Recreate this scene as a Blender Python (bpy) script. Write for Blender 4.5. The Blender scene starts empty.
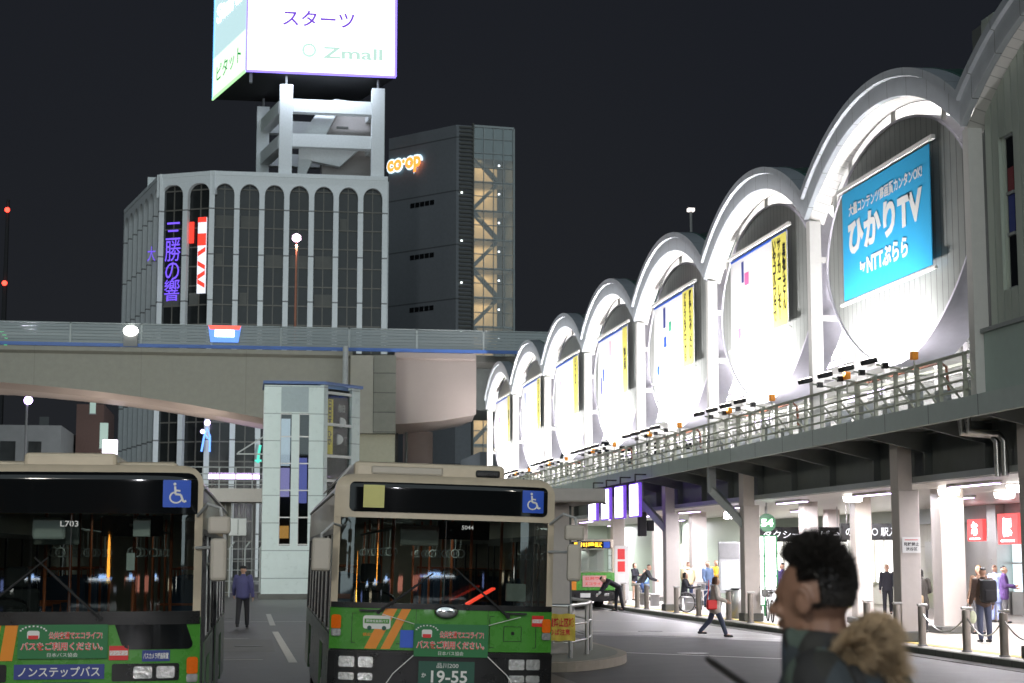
import bpy, bmesh, math, random
from mathutils import Vector, Matrix
random.seed(7)
R = math.radians
PI = math.pi
scene = bpy.context.scene
col = scene.collection

# ---------------------------------------------------------------- camera, sky, exposure
cam_d = bpy.data.cameras.new("camera")
cam = bpy.data.objects.new("camera", cam_d)
col.objects.link(cam)
cam.location = (0, 0, 2.1)
cam.rotation_euler = (R(90 + 7.158), 0, R(-8.955))
cam_d.sensor_width = 36.0
cam_d.lens = 59.77
cam_d.clip_start = 0.05
cam_d.clip_end = 3000
cam_d.dof.use_dof = True
cam_d.dof.focus_distance = 26.0
cam_d.dof.aperture_fstop = 4.6
scene.camera = cam

world = bpy.data.worlds.new("World")
scene.world = world
world.use_nodes = True
wn = world.node_tree
bg = wn.nodes["Background"]
tc = wn.nodes.new("ShaderNodeTexCoord")
sep = wn.nodes.new("ShaderNodeSeparateXYZ")
rmp = wn.nodes.new("ShaderNodeValToRGB")
rmp.color_ramp.elements[0].position = 0.0
skn = wn.nodes.new('ShaderNodeTexNoise'); skn.inputs['Scale'].default_value = 2.2; skn.inputs['Detail'].default_value = 4
skm = wn.nodes.new('ShaderNodeMath'); skm.operation = 'MULTIPLY_ADD'; skm.inputs[1].default_value = 0.45; skm.inputs[2].default_value = -0.20
ska = wn.nodes.new('ShaderNodeMath'); ska.operation = 'ADD'
rmp.color_ramp.elements[0].color = (0.0160, 0.0175, 0.0205, 1)
rmp.color_ramp.elements[1].position = 0.55
rmp.color_ramp.elements[1].color = (0.0092, 0.0108, 0.0160, 1)
wn.links.new(tc.outputs["Generated"], sep.inputs[0])
wn.links.new(tc.outputs['Generated'], skn.inputs[0]); wn.links.new(skn.outputs['Fac'], skm.inputs[0]); wn.links.new(skm.outputs[0], ska.inputs[0])
wn.links.new(sep.outputs["Z"], ska.inputs[1]); wn.links.new(ska.outputs[0], rmp.inputs[0])
wn.links.new(rmp.outputs[0], bg.inputs[0])
bg.inputs[1].default_value = 1.0

sun_d = bpy.data.lights.new("night_sky_light", 'SUN')
sun_d.energy = 1.1
sun_d.angle = R(80)
sun_d.color = (0.80, 0.95, 1.0)
sun = bpy.data.objects.new("night_sky_light", sun_d)
col.objects.link(sun)
sun.rotation_euler = (R(76), 0, R(-6))

scene.view_settings.view_transform = 'Standard'
scene.view_settings.look = 'None'
scene.view_settings.gamma = 1.0
scene.view_settings.exposure = 0.0
scene.render.resolution_x = 1024
scene.render.resolution_y = 683
try:
    scene.cycles.max_bounces = 8
    scene.cycles.transparent_max_bounces = 16
    scene.cycles.sample_clamp_indirect = 4.0
    scene.cycles.use_denoising = True
    scene.cycles.caustics_reflective = False
    scene.cycles.caustics_refractive = False
except Exception:
    pass

# ---------------------------------------------------------------- materials
def mat(name, c, rough=0.6, metal=0.0, var=0.12, scale=6.0, bump=0.0, emit=None, es=0.0, spec=0.5, coat=0.0, stretch=(1, 1, 1)):
    m = bpy.data.materials.new(name)
    m.use_nodes = True
    nt = m.node_tree
    b = nt.nodes["Principled BSDF"]
    b.inputs["Roughness"].default_value = rough
    b.inputs["Metallic"].default_value = metal
    b.inputs["Specular IOR Level"].default_value = spec
    b.inputs["Coat Weight"].default_value = coat
    b.inputs["Base Color"].default_value = (*c, 1)
    if var > 0 or bump > 0:
        t = nt.nodes.new("ShaderNodeTexCoord")
        mp = nt.nodes.new("ShaderNodeMapping")
        mp.inputs["Scale"].default_value = stretch
        n = nt.nodes.new("ShaderNodeTexNoise")
        n.inputs["Scale"].default_value = scale
        n.inputs["Detail"].default_value = 7
        n.inputs["Roughness"].default_value = 0.62
        nt.links.new(t.outputs["Object"], mp.inputs[0])
        nt.links.new(mp.outputs[0], n.inputs[0])
        if var > 0:
            mx = nt.nodes.new("ShaderNodeMix")
            mx.data_type = 'RGBA'
            mx.inputs["A"].default_value = (*[max(0, v * (1 - 1.6 * var)) for v in c], 1)
            mx.inputs["B"].default_value = (*[min(1, v * (1 + 1.6 * var)) for v in c], 1)
            nt.links.new(n.outputs["Fac"], mx.inputs["Factor"])
            nt.links.new(mx.outputs["Result"], b.inputs["Base Color"])
            mr = nt.nodes.new("ShaderNodeMapRange")
            mr.inputs["To Min"].default_value = max(0.02, rough - 0.12)
            mr.inputs["To Max"].default_value = min(1, rough + 0.12)
            nt.links.new(n.outputs["Fac"], mr.inputs["Value"])
            nt.links.new(mr.outputs[0], b.inputs["Roughness"])
        if bump > 0:
            bp = nt.nodes.new("ShaderNodeBump")
            bp.inputs["Strength"].default_value = bump
            bp.inputs["Distance"].default_value = 0.02
            nt.links.new(n.outputs["Fac"], bp.inputs["Height"])
            nt.links.new(bp.outputs[0], b.inputs["Normal"])
    if emit is not None:
        b.inputs["Emission Color"].default_value = (*emit, 1)
        b.inputs["Emission Strength"].default_value = es
    return m

def grid_mat(name, c, line, axis_scale, offset=(0, 0, 0), width=0.03, rough=0.5, metal=0.0, bump=0.3, axes=(0, 1, 2), var=0.1, spec=0.5):
    """Panel joints: c with thin dark lines every axis_scale metres (0 = no lines on that axis)."""
    m = mat(name, c, rough, metal, var, 3.0, 0, spec=spec)
    nt = m.node_tree
    b = nt.nodes["Principled BSDF"]
    t = nt.nodes.new("ShaderNodeTexCoord")
    s = nt.nodes.new("ShaderNodeSeparateXYZ")
    nt.links.new(t.outputs["Object"], s.inputs[0])
    acc = None
    for i in range(3):
        if axis_scale[i] <= 0:
            continue
        ad = nt.nodes.new("ShaderNodeMath"); ad.operation = 'ADD'; ad.inputs[1].default_value = offset[i] + 1000 * axis_scale[i]
        nt.links.new(s.outputs[i], ad.inputs[0])
        md = nt.nodes.new("ShaderNodeMath"); md.operation = 'MODULO'; md.inputs[1].default_value = axis_scale[i]
        nt.links.new(ad.outputs[0], md.inputs[0])
        lt = nt.nodes.new("ShaderNodeMath"); lt.operation = 'LESS_THAN'; lt.inputs[1].default_value = width
        nt.links.new(md.outputs[0], lt.inputs[0])
        if acc is None:
            acc = lt
        else:
            mxn = nt.nodes.new("ShaderNodeMath"); mxn.operation = 'MAXIMUM'
            nt.links.new(acc.outputs[0], mxn.inputs[0]); nt.links.new(lt.outputs[0], mxn.inputs[1])
            acc = mxn
    old = b.inputs["Base Color"].links[0].from_socket if b.inputs["Base Color"].links else None
    mx = nt.nodes.new("ShaderNodeMix"); mx.data_type = 'RGBA'
    if old: nt.links.new(old, mx.inputs["A"])
    else: mx.inputs["A"].default_value = (*c, 1)
    mx.inputs["B"].default_value = (*line, 1)
    nt.links.new(acc.outputs[0], mx.inputs["Factor"])
    nt.links.new(mx.outputs["Result"], b.inputs["Base Color"])
    if bump > 0:
        bp = nt.nodes.new("ShaderNodeBump"); bp.invert = True
        bp.inputs["Strength"].default_value = bump; bp.inputs["Distance"].default_value = 0.02
        nt.links.new(acc.outputs[0], bp.inputs["Height"])
        nt.links.new(bp.outputs[0], b.inputs["Normal"])
    return m

def emat(name, c, s):
    m = bpy.data.materials.new(name)
    m.use_nodes = True
    b = m.node_tree.nodes["Principled BSDF"]
    b.inputs["Base Color"].default_value = (*[min(0.8, v) for v in c], 1)
    b.inputs["Roughness"].default_value = 0.4
    b.inputs["Emission Color"].default_value = (*c, 1)
    b.inputs["Emission Strength"].default_value = s
    return m

def glass_mat(name, tint=(0.6, 0.68, 0.66), base=0.07, rough=0.02):
    """Pane: transparent with Fresnel reflection (real glass look, cheap to trace)."""
    m = bpy.data.materials.new(name)
    m.use_nodes = True
    nt = m.node_tree
    nt.nodes.clear()
    o = nt.nodes.new("ShaderNodeOutputMaterial")
    mix = nt.nodes.new("ShaderNodeMixShader")
    tr = nt.nodes.new("ShaderNodeBsdfTransparent"); tr.inputs[0].default_value = (*tint, 1)
    gl = nt.nodes.new("ShaderNodeBsdfGlossy"); gl.inputs["Roughness"].default_value = rough
    fr = nt.nodes.new("ShaderNodeFresnel"); fr.inputs[0].default_value = 1.5
    ad = nt.nodes.new("ShaderNodeMath"); ad.operation = 'ADD'; ad.inputs[1].default_value = base; ad.use_clamp = True
    nt.links.new(fr.outputs[0], ad.inputs[0])
    nt.links.new(ad.outputs[0], mix.inputs[0])
    nt.links.new(tr.outputs[0], mix.inputs[1]); nt.links.new(gl.outputs[0], mix.inputs[2])
    nt.links.new(mix.outputs[0], o.inputs[0])
    return m

M = {}
def add(k, *a, **kw):
    M[k] = mat(k, *a, **kw)
add('green', (0.066, 0.28, 0.034), rough=0.28, var=0.10, coat=0.4)
add('green_dark', (0.025, 0.18, 0.06), rough=0.6, var=0.08)
add('cream', (0.60, 0.52, 0.40), rough=0.35, var=0.09, coat=0.2)
add('orange', (0.80, 0.27, 0.02), rough=0.35, var=0.05)
add('black', (0.012, 0.012, 0.013), rough=0.3, var=0.1)
add('black_matt', (0.02, 0.02, 0.022), rough=0.75, var=0.15)
add('black_gloss', (0.006, 0.007, 0.008), rough=0.08, var=0.0)
add('rubber', (0.015, 0.015, 0.015), rough=0.85, var=0.2)
add('grey', (0.25, 0.25, 0.25), rough=0.6)
add('light_grey', (0.45, 0.46, 0.46), rough=0.5)
add('seat_fabric', (0.06, 0.09, 0.16), rough=0.9, scale=30)
add('interior', (0.40, 0.40, 0.37), rough=0.7)
add('pole_orange', (0.50, 0.13, 0.05), rough=0.35, var=0.05)
add('chrome', (0.8, 0.8, 0.8), rough=0.12, metal=1.0, var=0.0)
add('steel', (0.55, 0.55, 0.53), rough=0.32, metal=0.9, var=0.08)
add('mirror_housing', (0.50, 0.46, 0.40), rough=0.4, var=0.06)
add('white', (0.75, 0.75, 0.73), rough=0.5, var=0.05)
add('white_letter', (0.80, 0.80, 0.78), rough=0.5, var=0.0)
add('red', (0.70, 0.03, 0.03), rough=0.45, var=0.05)
add('red_letter', (0.75, 0.04, 0.03), rough=0.5, var=0.0)
add('blue_sign', (0.03, 0.11, 0.62), rough=0.4, var=0.03)
add('navy', (0.03, 0.05, 0.25), rough=0.5, var=0.05)
add('plate_green', (0.015, 0.09, 0.06), rough=0.5, var=0.05)
add('amber', (0.85, 0.16, 0.01), rough=0.18, var=0.1, scale=40, coat=0.6)
add('card', (0.62, 0.60, 0.22), rough=0.6, var=0.05)
M['headlight'] = mat('headlight', (0.75, 0.74, 0.70), rough=0.15, metal=0.7, var=0.35, scale=25, bump=0.5)
M['bus_glass'] = glass_mat('bus_glass', (0.80, 0.86, 0.84), 0.09)
M['side_glass'] = glass_mat('side_glass', (0.70, 0.76, 0.74), 0.06)
M['clear_glass'] = glass_mat('clear_glass', (0.80, 0.84, 0.84), 0.05)
M['led'] = emat('led', (1.0, 0.55, 0.02), 4.0)
M['red_glow'] = emat('red_glow', (1.0, 0.06, 0.03), 1.6)
M['white_glow'] = emat('white_glow', (0.95, 0.93, 1.0), 5.0)
M['warm_glow'] = emat('warm_glow', (1.0, 0.93, 0.85), 9.0)
M['tube_glow'] = emat('tube_glow', (0.72, 0.58, 1.0), 9.0)
M['violet_glow'] = emat('violet_glow', (0.26, 0.10, 1.0), 0.5)
M['station_white'] = mat('station_white', (0.74, 0.73, 0.70), rough=0.45, var=0.05)
add('station_grey', (0.34, 0.37, 0.37), rough=0.4, var=0.10, metal=0.2)
add('fascia', (0.50, 0.58, 0.55), rough=0.45, var=0.08)
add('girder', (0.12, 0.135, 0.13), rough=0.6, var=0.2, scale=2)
add('column_paint', (0.56, 0.51, 0.47), rough=0.5, var=0.06)
add('vault_green', (0.05, 0.13, 0.11), rough=0.5, var=0.15)
add('concrete', (0.21, 0.20, 0.17), rough=0.85, var=0.22, scale=1.3, bump=0.2)
add('concrete_dark', (0.12, 0.12, 0.11), rough=0.85, var=0.2, scale=1.3)
add('tile_white', (0.62, 0.66, 0.64), rough=0.3, var=0.03)
add('bld_column', (0.82, 0.84, 0.84), rough=0.55, var=0.08)
add('bld_glass', (0.02, 0.022, 0.022), rough=0.15, var=0.3, scale=0.8)
add('bld_mullion', (0.15, 0.14, 0.12), rough=0.5)
add('coop_wall', (0.11, 0.12, 0.13), rough=0.7, var=0.12, scale=0.3)
add('skin', (0.55, 0.33, 0.23), rough=0.55, var=0.05)
add('hair_black', (0.010, 0.009, 0.008), rough=0.55, var=0.2, scale=60)
add('hair_brown', (0.09, 0.04, 0.02), rough=0.6, var=0.2, scale=60)

add('rim_paint', (0.60, 0.58, 0.66), rough=0.45, var=0.08)
add('bollard_steel', (0.26, 0.23, 0.20), rough=0.42, metal=0.35, var=0.15)
add('dark_red', (0.22, 0.03, 0.04), rough=0.4, var=0.1)
add('stripe_blue', (0.07, 0.16, 0.48), rough=0.4, var=0.15, scale=1)
add('block_grey', (0.22, 0.22, 0.22), rough=0.8, var=0.15, scale=1)
# ---------------------------------------------------------------- mesh helpers
class MB:
    """Collects shapes; build() links them as ONE mesh object."""
    def __init__(s): s.v = []; s.f = []
    def add(s, vs, fs):
        o = len(s.v); s.v += [tuple(v) for v in vs]; s.f += [tuple(i + o for i in f) for f in fs]; return s
    def box(s, x0, x1, y0, y1, z0, z1, mtx=None, bev=0.0):
        if x0 > x1: x0, x1 = x1, x0
        if y0 > y1: y0, y1 = y1, y0
        if z0 > z1: z0, z1 = z1, z0
        if bev > 0:
            b = bmesh.new(); bmesh.ops.create_cube(b, size=1)
            for v in b.verts: v.co = Vector(((x0+x1)/2 + v.co.x*(x1-x0), (y0+y1)/2 + v.co.y*(y1-y0), (z0+z1)/2 + v.co.z*(z1-z0)))
            bmesh.ops.bevel(b, geom=list(b.edges), offset=bev, segments=2, affect='EDGES', profile=0.5)
            b.verts.index_update()
            vs = [v.co.copy() for v in b.verts]; fs = [[v.index for v in f.verts] for f in b.faces]; b.free()
        else:
            vs = [Vector(p) for p in ((x0,y0,z0),(x1,y0,z0),(x1,y1,z0),(x0,y1,z0),(x0,y0,z1),(x1,y0,z1),(x1,y1,z1),(x0,y1,z1))]
            fs = [(0,3,2,1),(4,5,6,7),(0,1,5,4),(1,2,6,5),(2,3,7,6),(3,0,4,7)]
        if mtx is not None: vs = [mtx @ v for v in vs]
        return s.add(vs, fs)
    def tube(s, pts, r, n=8, cap=True):
        pts = [Vector(p) for p in pts]
        rs = r if isinstance(r, (list, tuple)) else [r] * len(pts)
        vs = []; fs = []; last = None
        for i, p in enumerate(pts):
            d = (pts[min(i+1, len(pts)-1)] - pts[max(i-1, 0)]).normalized()
            if last is None:
                u = d.orthogonal().normalized()
            else:
                u = (last - d * last.dot(d)).normalized()
            last = u; w = d.cross(u)
            for k in range(n):
                a = 2*PI*k/n
                vs.append(p + (u*math.cos(a) + w*math.sin(a)) * rs[i])
        for i in range(len(pts)-1):
            for k in range(n):
                fs.append((i*n+k, i*n+(k+1) % n, (i+1)*n+(k+1) % n, (i+1)*n+k))
        if cap:
            fs.append(tuple(range(n-1, -1, -1))); fs.append(tuple((len(pts)-1)*n + k for k in range(n)))
        return s.add(vs, fs)
    def bar(s, a, b, w, h=None, up=(0,0,1)):
        a = Vector(a); b = Vector(b); h = h or w
        d = (b-a).normalized(); up = Vector(up)
        if abs(d.dot(up)) > 0.98: up = Vector((1,0,0))
        sd = d.cross(up).normalized(); uu = sd.cross(d)
        vs = [q + sd*sx*w/2 + uu*sy*h/2 for q in (a, b) for sx, sy in ((-1,-1),(1,-1),(1,1),(-1,1))]
        return s.add(vs, [(3,2,1,0),(4,5,6,7),(0,1,5,4),(1,2,6,5),(2,3,7,6),(3,0,4,7)])
    def prism(s, pts, z0, z1, mtx=None):
        """pts: ccw outline in XY, extruded in Z."""
        n = len(pts)
        vs = [Vector((p[0], p[1], z0)) for p in pts] + [Vector((p[0], p[1], z1)) for p in pts]
        if mtx is not None: vs = [mtx @ v for v in vs]
        fs = [tuple(range(n-1, -1, -1)), tuple(range(n, 2*n))] + [(i, (i+1) % n, n+(i+1) % n, n+i) for i in range(n)]
        return s.add(vs, fs)
    def sphere(s, c, r, n=12, m=8):
        rx, ry, rz = (r, r, r) if not isinstance(r, (tuple, list)) else r
        vs = [(c[0], c[1], c[2]-rz)]; fs = []
        for j in range(1, m):
            t = PI*j/m - PI/2
            for k in range(n):
                a = 2*PI*k/n; vs.append((c[0]+rx*math.cos(t)*math.cos(a), c[1]+ry*math.cos(t)*math.sin(a), c[2]+rz*math.sin(t)))
        vs.append((c[0], c[1], c[2]+rz)); top = len(vs)-1
        for k in range(n): fs.append((0, 1+(k+1) % n, 1+k)); fs.append((top, 1+(m-2)*n+k, 1+(m-2)*n+(k+1) % n))
        for j in range(m-2):
            for k in range(n):
                fs.append((1+j*n+k, 1+j*n+(k+1) % n, 1+(j+1)*n+(k+1) % n, 1+(j+1)*n+k))
        return s.add(vs, fs)
    def lathe(s, c, prof, n=16, axis='Z'):
        """prof: (radius, height) from the bottom up."""
        vs = []; fs = []
        for r_, h_ in prof:
            for k in range(n):
                a = 2*PI*k/n; x, y = r_*math.cos(a), r_*math.sin(a)
                p = (x, y, h_) if axis == 'Z' else ((h_, x, y) if axis == 'X' else (y, h_, x))
                vs.append((c[0]+p[0], c[1]+p[1], c[2]+p[2]))
        for j in range(len(prof)-1):
            for k in range(n): fs.append((j*n+k, j*n+(k+1) % n, (j+1)*n+(k+1) % n, (j+1)*n+k))
        fs.append(tuple(range(n-1, -1, -1))); fs.append(tuple((len(prof)-1)*n+k for k in range(n)))
        return s.add(vs, fs)
    def grid(s, rows):
        """rows: list of equal-length point lists."""
        n = len(rows[0]); vs = [p for r_ in rows for p in r_]
        fs = [(j*n+k, j*n+k+1, (j+1)*n+k+1, (j+1)*n+k) for j in range(len(rows)-1) for k in range(n-1)]
        return s.add(vs, fs)
    def build(s, name, m=None, parent=None, smooth=False, fix=True):
        me = bpy.data.meshes.new(name)
        me.from_pydata(s.v, [], s.f); me.update()
        if fix:
            b = bmesh.new(); b.from_mesh(me); bmesh.ops.recalc_face_normals(b, faces=b.faces); b.to_mesh(me); b.free()
        if m is not None: me.materials.append(m if not isinstance(m, str) else M[m])
        if smooth:
            me.polygons.foreach_set('use_smooth', [True]*len(me.polygons))
            try: me.set_sharp_from_angle(angle=R(40))
            except Exception: pass
        o = bpy.data.objects.new(name, me); col.objects.link(o)
        if parent is not None: o.parent = parent
        return o

def thing(name, label, cat, loc=(0,0,0), rz=0.0, group=None):
    o = bpy.data.objects.new(name, None); col.objects.link(o)
    o.empty_display_size = 0.3
    o.location = loc; o.rotation_euler = (0, 0, rz)
    o["label"] = label; o["category"] = cat
    if group: o["group"] = group
    return o
def tag(o, label=None, cat=None, group=None, kind=None):
    if label: o["label"] = label
    if cat: o["category"] = cat
    if group: o["group"] = group
    if kind: o["kind"] = kind
    return o
def copy_tree(o, parent=None):
    c = o.copy(); col.objects.link(c); c.parent = parent
    for ch in list(o.children): copy_tree(ch, c)
    return c
def boxo(name, m, parent, *a, **k):
    return MB().box(*a, **k).build(name, m, parent)

# frames for flat work: (origin, right, up, out)
def frame(o, right, up):
    r_ = Vector(right).normalized(); u = Vector(up).normalized(); n = r_.cross(u)
    m = Matrix.Identity(4)
    for i in range(3): m[i][0] = r_[i]; m[i][1] = u[i]; m[i][2] = n[i]; m[i][3] = o[i]
    return m
def text(name, s, mtx, w, h, m, parent, bold=0.0, conform=None, spacing=1.0, vertical=False, thick=0.004):
    """Lettering fitted to a w x h box centred on mtx's origin, as a mesh."""
    c = bpy.data.curves.new(name, 'FONT')
    c.body = "\n".join(s) if vertical else s
    c.align_x = 'CENTER'; c.align_y = 'CENTER'; c.size = 1.0
    c.offset = bold; c.space_character = spacing; c.space_line = 0.85 if vertical else 1.0
    c.extrude = 0.0; c.resolution_u = 3; c.fill_mode = 'FRONT'
    o = bpy.data.objects.new(name, c); col.objects.link(o)
    dg = bpy.context.evaluated_depsgraph_get()
    me = bpy.data.meshes.new_from_object(o.evaluated_get(dg))
    bpy.data.objects.remove(o); bpy.data.curves.remove(c)
    fb = bmesh.new(); fb.from_mesh(me); bmesh.ops.dissolve_degenerate(fb, dist=1e-5, edges=fb.edges); fb.normal_update()
    bmesh.ops.reverse_faces(fb, faces=[f for f in fb.faces if f.normal.z < 0])
    for f in fb.faces: f.smooth = False
    fb.to_mesh(me); fb.free()
    xs = [v.co.x for v in me.vertices]; ys = [v.co.y for v in me.vertices]
    if not xs: return None
    cx, cy = (min(xs)+max(xs))/2, (min(ys)+max(ys))/2
    sx = w/max(1e-4, max(xs)-min(xs)); sy = h/max(1e-4, max(ys)-min(ys))
    for v in me.vertices:
        p = mtx @ Vector(((v.co.x-cx)*sx, (v.co.y-cy)*sy, 0))
        if conform: p = conform(p)
        v.co = p
    me.materials.clear(); me.materials.append(M[m] if isinstance(m, str) else m)
    r_ = bpy.data.objects.new(name, me); col.objects.link(r_)
    if parent is not None: r_.parent = parent
    return r_
def quad(name, mtx, w, h, m, parent, thick=0.01, cx=0, cy=0):
    """Flat board w x h, its face at local z = 0 and its thickness behind."""
    return MB().box(cx-w/2, cx+w/2, cy-h/2, cy+h/2, -thick, 0, mtx).build(name, m, parent)

def area(name, loc, target, size, power, color=(1,1,1), parent=None, size_y=None, spread=180):
    d = bpy.data.lights.new(name, 'AREA'); d.energy = power; d.color = color; d.size = size
    d.spread = R(spread)
    if size_y: d.shape = 'RECTANGLE'; d.size_y = size_y
    o = bpy.data.objects.new(name, d); col.objects.link(o)
    o.location = loc
    o.rotation_euler = (Vector(target)-Vector(loc)).to_track_quat('-Z', 'Y').to_euler()
    if parent is not None: o.parent = parent
    return o
def spot(name, loc, target, power, angle=70, blend=0.5, color=(1,1,1), r=0.1, parent=None):
    d = bpy.data.lights.new(name, 'SPOT'); d.energy = power; d.color = color; d.spot_size = R(angle); d.spot_blend = blend; d.shadow_soft_size = r
    o = bpy.data.objects.new(name, d); col.objects.link(o)
    o.location = loc
    o.rotation_euler = (Vector(target)-Vector(loc)).to_track_quat('-Z', 'Y').to_euler()
    if parent is not None: o.parent = parent
    return o

# ---------------------------------------------------------------- the ground
asphalt = mat('asphalt', (0.082, 0.082, 0.080), rough=0.42, var=0.55, scale=1.2, bump=0.15)
nt = asphalt.node_tree
bs = nt.nodes["Principled BSDF"]
n2 = nt.nodes.new("ShaderNodeTexNoise"); n2.inputs["Scale"].default_value = 220; n2.inputs["Detail"].default_value = 4
t2 = nt.nodes.new("ShaderNodeTexCoord"); nt.links.new(t2.outputs["Object"], n2.inputs[0])
b2 = nt.nodes.new("ShaderNodeBump"); b2.inputs["Strength"].default_value = 0.35; b2.inputs["Distance"].default_value = 0.01
nt.links.new(n2.outputs["Fac"], b2.inputs["Height"]); nt.links.new(b2.outputs[0], bs.inputs["Normal"])
patch_mat = mat('asphalt_patch', (0.045, 0.045, 0.046), rough=0.6, var=0.3, scale=1.5, bump=0.2)
pale_mat = mat('concrete_lane', (0.24, 0.235, 0.22), rough=0.45, var=0.18, scale=1.0, bump=0.15)
paint = mat('road_paint', (0.55, 0.55, 0.52), rough=0.6, var=0.25, scale=8)
def sheet(name, pts, z, m, label=None):
    mb = MB(); mb.add([(x, y, z) for x, y in pts], [tuple(range(len(pts)))])
    o = mb.build(name, m, None, fix=False); o["kind"] = 'structure'; return o
sheet('ground', [(-900,-300), (1200,-300), (1200,1500), (-900,1500)], -0.02, M['concrete_dark'])
sheet('road', [(-60,-60), (14.36,-60), (14.36,160), (-60,160)], 0.0, asphalt)
sheet('road_patch', [(5.5,20), (14.3,20), (14.3,39.5), (12.6,41.5), (8.6,45), (6.0,52), (5.5,52)], 0.004, patch_mat)
sheet('concrete_lane', [(8.9,47.6), (12.4,41.3), (14.3,39.0), (14.3,64), (9.6,64)], 0.005, pale_mat)
def mark(pts): return sheet('lane_marking', pts, 0.010, paint)
def strip(a, b, w):
    a = Vector((a[0], a[1])); b = Vector((b[0], b[1])); d = (b-a).normalized(); n = Vector((-d.y, d.x))*w/2
    return mark([tuple(a+n), tuple(a-n), tuple(b-n), tuple(b+n)][::-1])
strip((0.94, 47.8), (1.03, 34.1), 0.17)
strip((0.97, 62.0), (0.95, 52.0), 0.17)
strip((-3.2, 35.3), (0.45, 35.15), 0.12)
strip((-0.9, 55.1), (3.2, 54.7), 0.15)
strip((-3.0, 44.2), (0.2, 44.1), 0.12)
strip((8.2, 48.2), (14.2, 43.8), 0.14)
strip((7.9, 46.7), (13.9, 41.4), 0.14)
strip((5.6, 39.0), (11.7, 33.0), 0.14)
strip((6.6, 58.0), (14.2, 52.0), 0.12)
pave = grid_mat('paving', (0.40, 0.37, 0.33), (0.22, 0.20, 0.18), (0.6, 0.6, 0), width=0.02, rough=0.5, bump=0.2, var=0.12)
o = MB().box(14.52, 60, -20, 150, -0.1, 0.12).build('pavement', pave); o["kind"] = 'structure'
kerbm = grid_mat('kerb_stone', (0.17, 0.18, 0.15), (0.08, 0.08, 0.07), (0, 0.9, 0), width=0.025, rough=0.75, var=0.2)
o = MB().box(14.34, 14.518, -20, 150, -0.1, 0.135, bev=0.02).build('kerb', kerbm); o["kind"] = 'structure'
o = MB().box(13.9, 14.337, -20, 150, -0.1, 0.012).build('gutter', M['concrete_dark']); o["kind"] = 'structure'
o = MB().box(14.95, 15.25, -20, 110, 0.05, 0.126).build('tactile_paving', mat('tactile', (0.50, 0.38, 0.08), rough=0.7, var=0.15, scale=20)); o["kind"] = 'structure'
# raised platform the photographer and the man stand on
o = MB().box(-4, 5, -5, 7.5, 0, 0.38, bev=0.03).build('platform', pave); o["kind"] = 'structure'

for x, y in ((0.2, 40.5), (9.6, 36.0), (11.2, 46.5), (-0.6, 58.0)):
    o = MB().lathe((x, y, 0.004), [(0.34, 0), (0.34, 0.008)], 24).build('manhole_cover', mat('manhole', (0.10, 0.10, 0.095), rough=0.4, metal=0.6, var=0.3, scale=30, bump=0.5)); o['kind'] = 'structure'
sheet('road_repair', [(-1.4, 38.0), (0.75, 38.0), (0.78, 43.5), (-1.3, 43.5)], 0.003, mat('repair', (0.10, 0.10, 0.094), rough=0.5, var=0.3, scale=2))
sheet('road_repair', [(8.0, 34.5), (9.3, 34.3), (9.6, 39.0), (8.2, 39.3)], 0.007, patch_mat)
FLOOD = 260
# ---------------------------------------------------------------- buses
def fy(x, z):
    return 0.15*abs(x/1.24)**4 + 0.0 + (max(0, z-2.82)**2)*5
def fpanel(name, m, parent, x0, x1, z0, z1, off=0.0, rb=0.0, rt=0.0, thick=0.02, nx=20, nz=12, slant=0.0):
    """Panel lying on the curved front of a bus, corners rounded rb (bottom) / rt (top)."""
    zs = set()
    for i in range(nz+1): zs.add(z0+(z1-z0)*i/nz)
    for r_, zc, s in ((rb, z0, 1), (rt, z1, -1)):
        if r_ > 0:
            for i in range(7): zs.add(round(zc+s*r_*(1-math.cos(PI/2*i/6)), 5))
    zs = sorted(zs); F = []; B = []
    for z in zs:
        ins = 0
        if rb > 0 and z < z0+rb: ins = rb-math.sqrt(max(0, rb*rb-(z0+rb-z)**2))
        if rt > 0 and z > z1-rt: ins = max(ins, rt-math.sqrt(max(0, rt*rt-(z-z1+rt)**2)))
        sl = slant*(z-z0)
        xs = [x0+ins+sl+(x1-x0-2*ins)*k/nx for k in range(nx+1)]
        F.append([(x, fy(x, z)-off, z) for x in xs]); B.append([(x, fy(x, z)-off+thick, z) for x in xs])
    mb = MB(); mb.grid(F); n = nx+1; base = len(mb.v); mb.grid(B); R_ = len(zs)
    fs = []
    for k in range(nx): fs.append((k, base+k, base+k+1, k+1)); a = (R_-1)*n; fs.append((a+k, a+k+1, base+a+k+1, base+a+k))
    for j in range(R_-1):
        fs.append((j*n, (j+1)*n, base+(j+1)*n, base+j*n)); fs.append((j*n+nx, base+j*n+nx, base+(j+1)*n+nx, (j+1)*n+nx))
    mb.f += fs
    return mb.build(name, m, parent, smooth=True)
def conf(off):
    return lambda p: Vector((p.x, fy(p.x, p.z)-off, p.z))
def ftext(s, x, z, w, h, m, parent, bold=0.0, off=0.02, name='lettering', **k):
    return text(name, s, frame((x, 0, z), (1,0,0), (0,0,1)), w, h, m, parent, bold, conf(off), **k)

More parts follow.
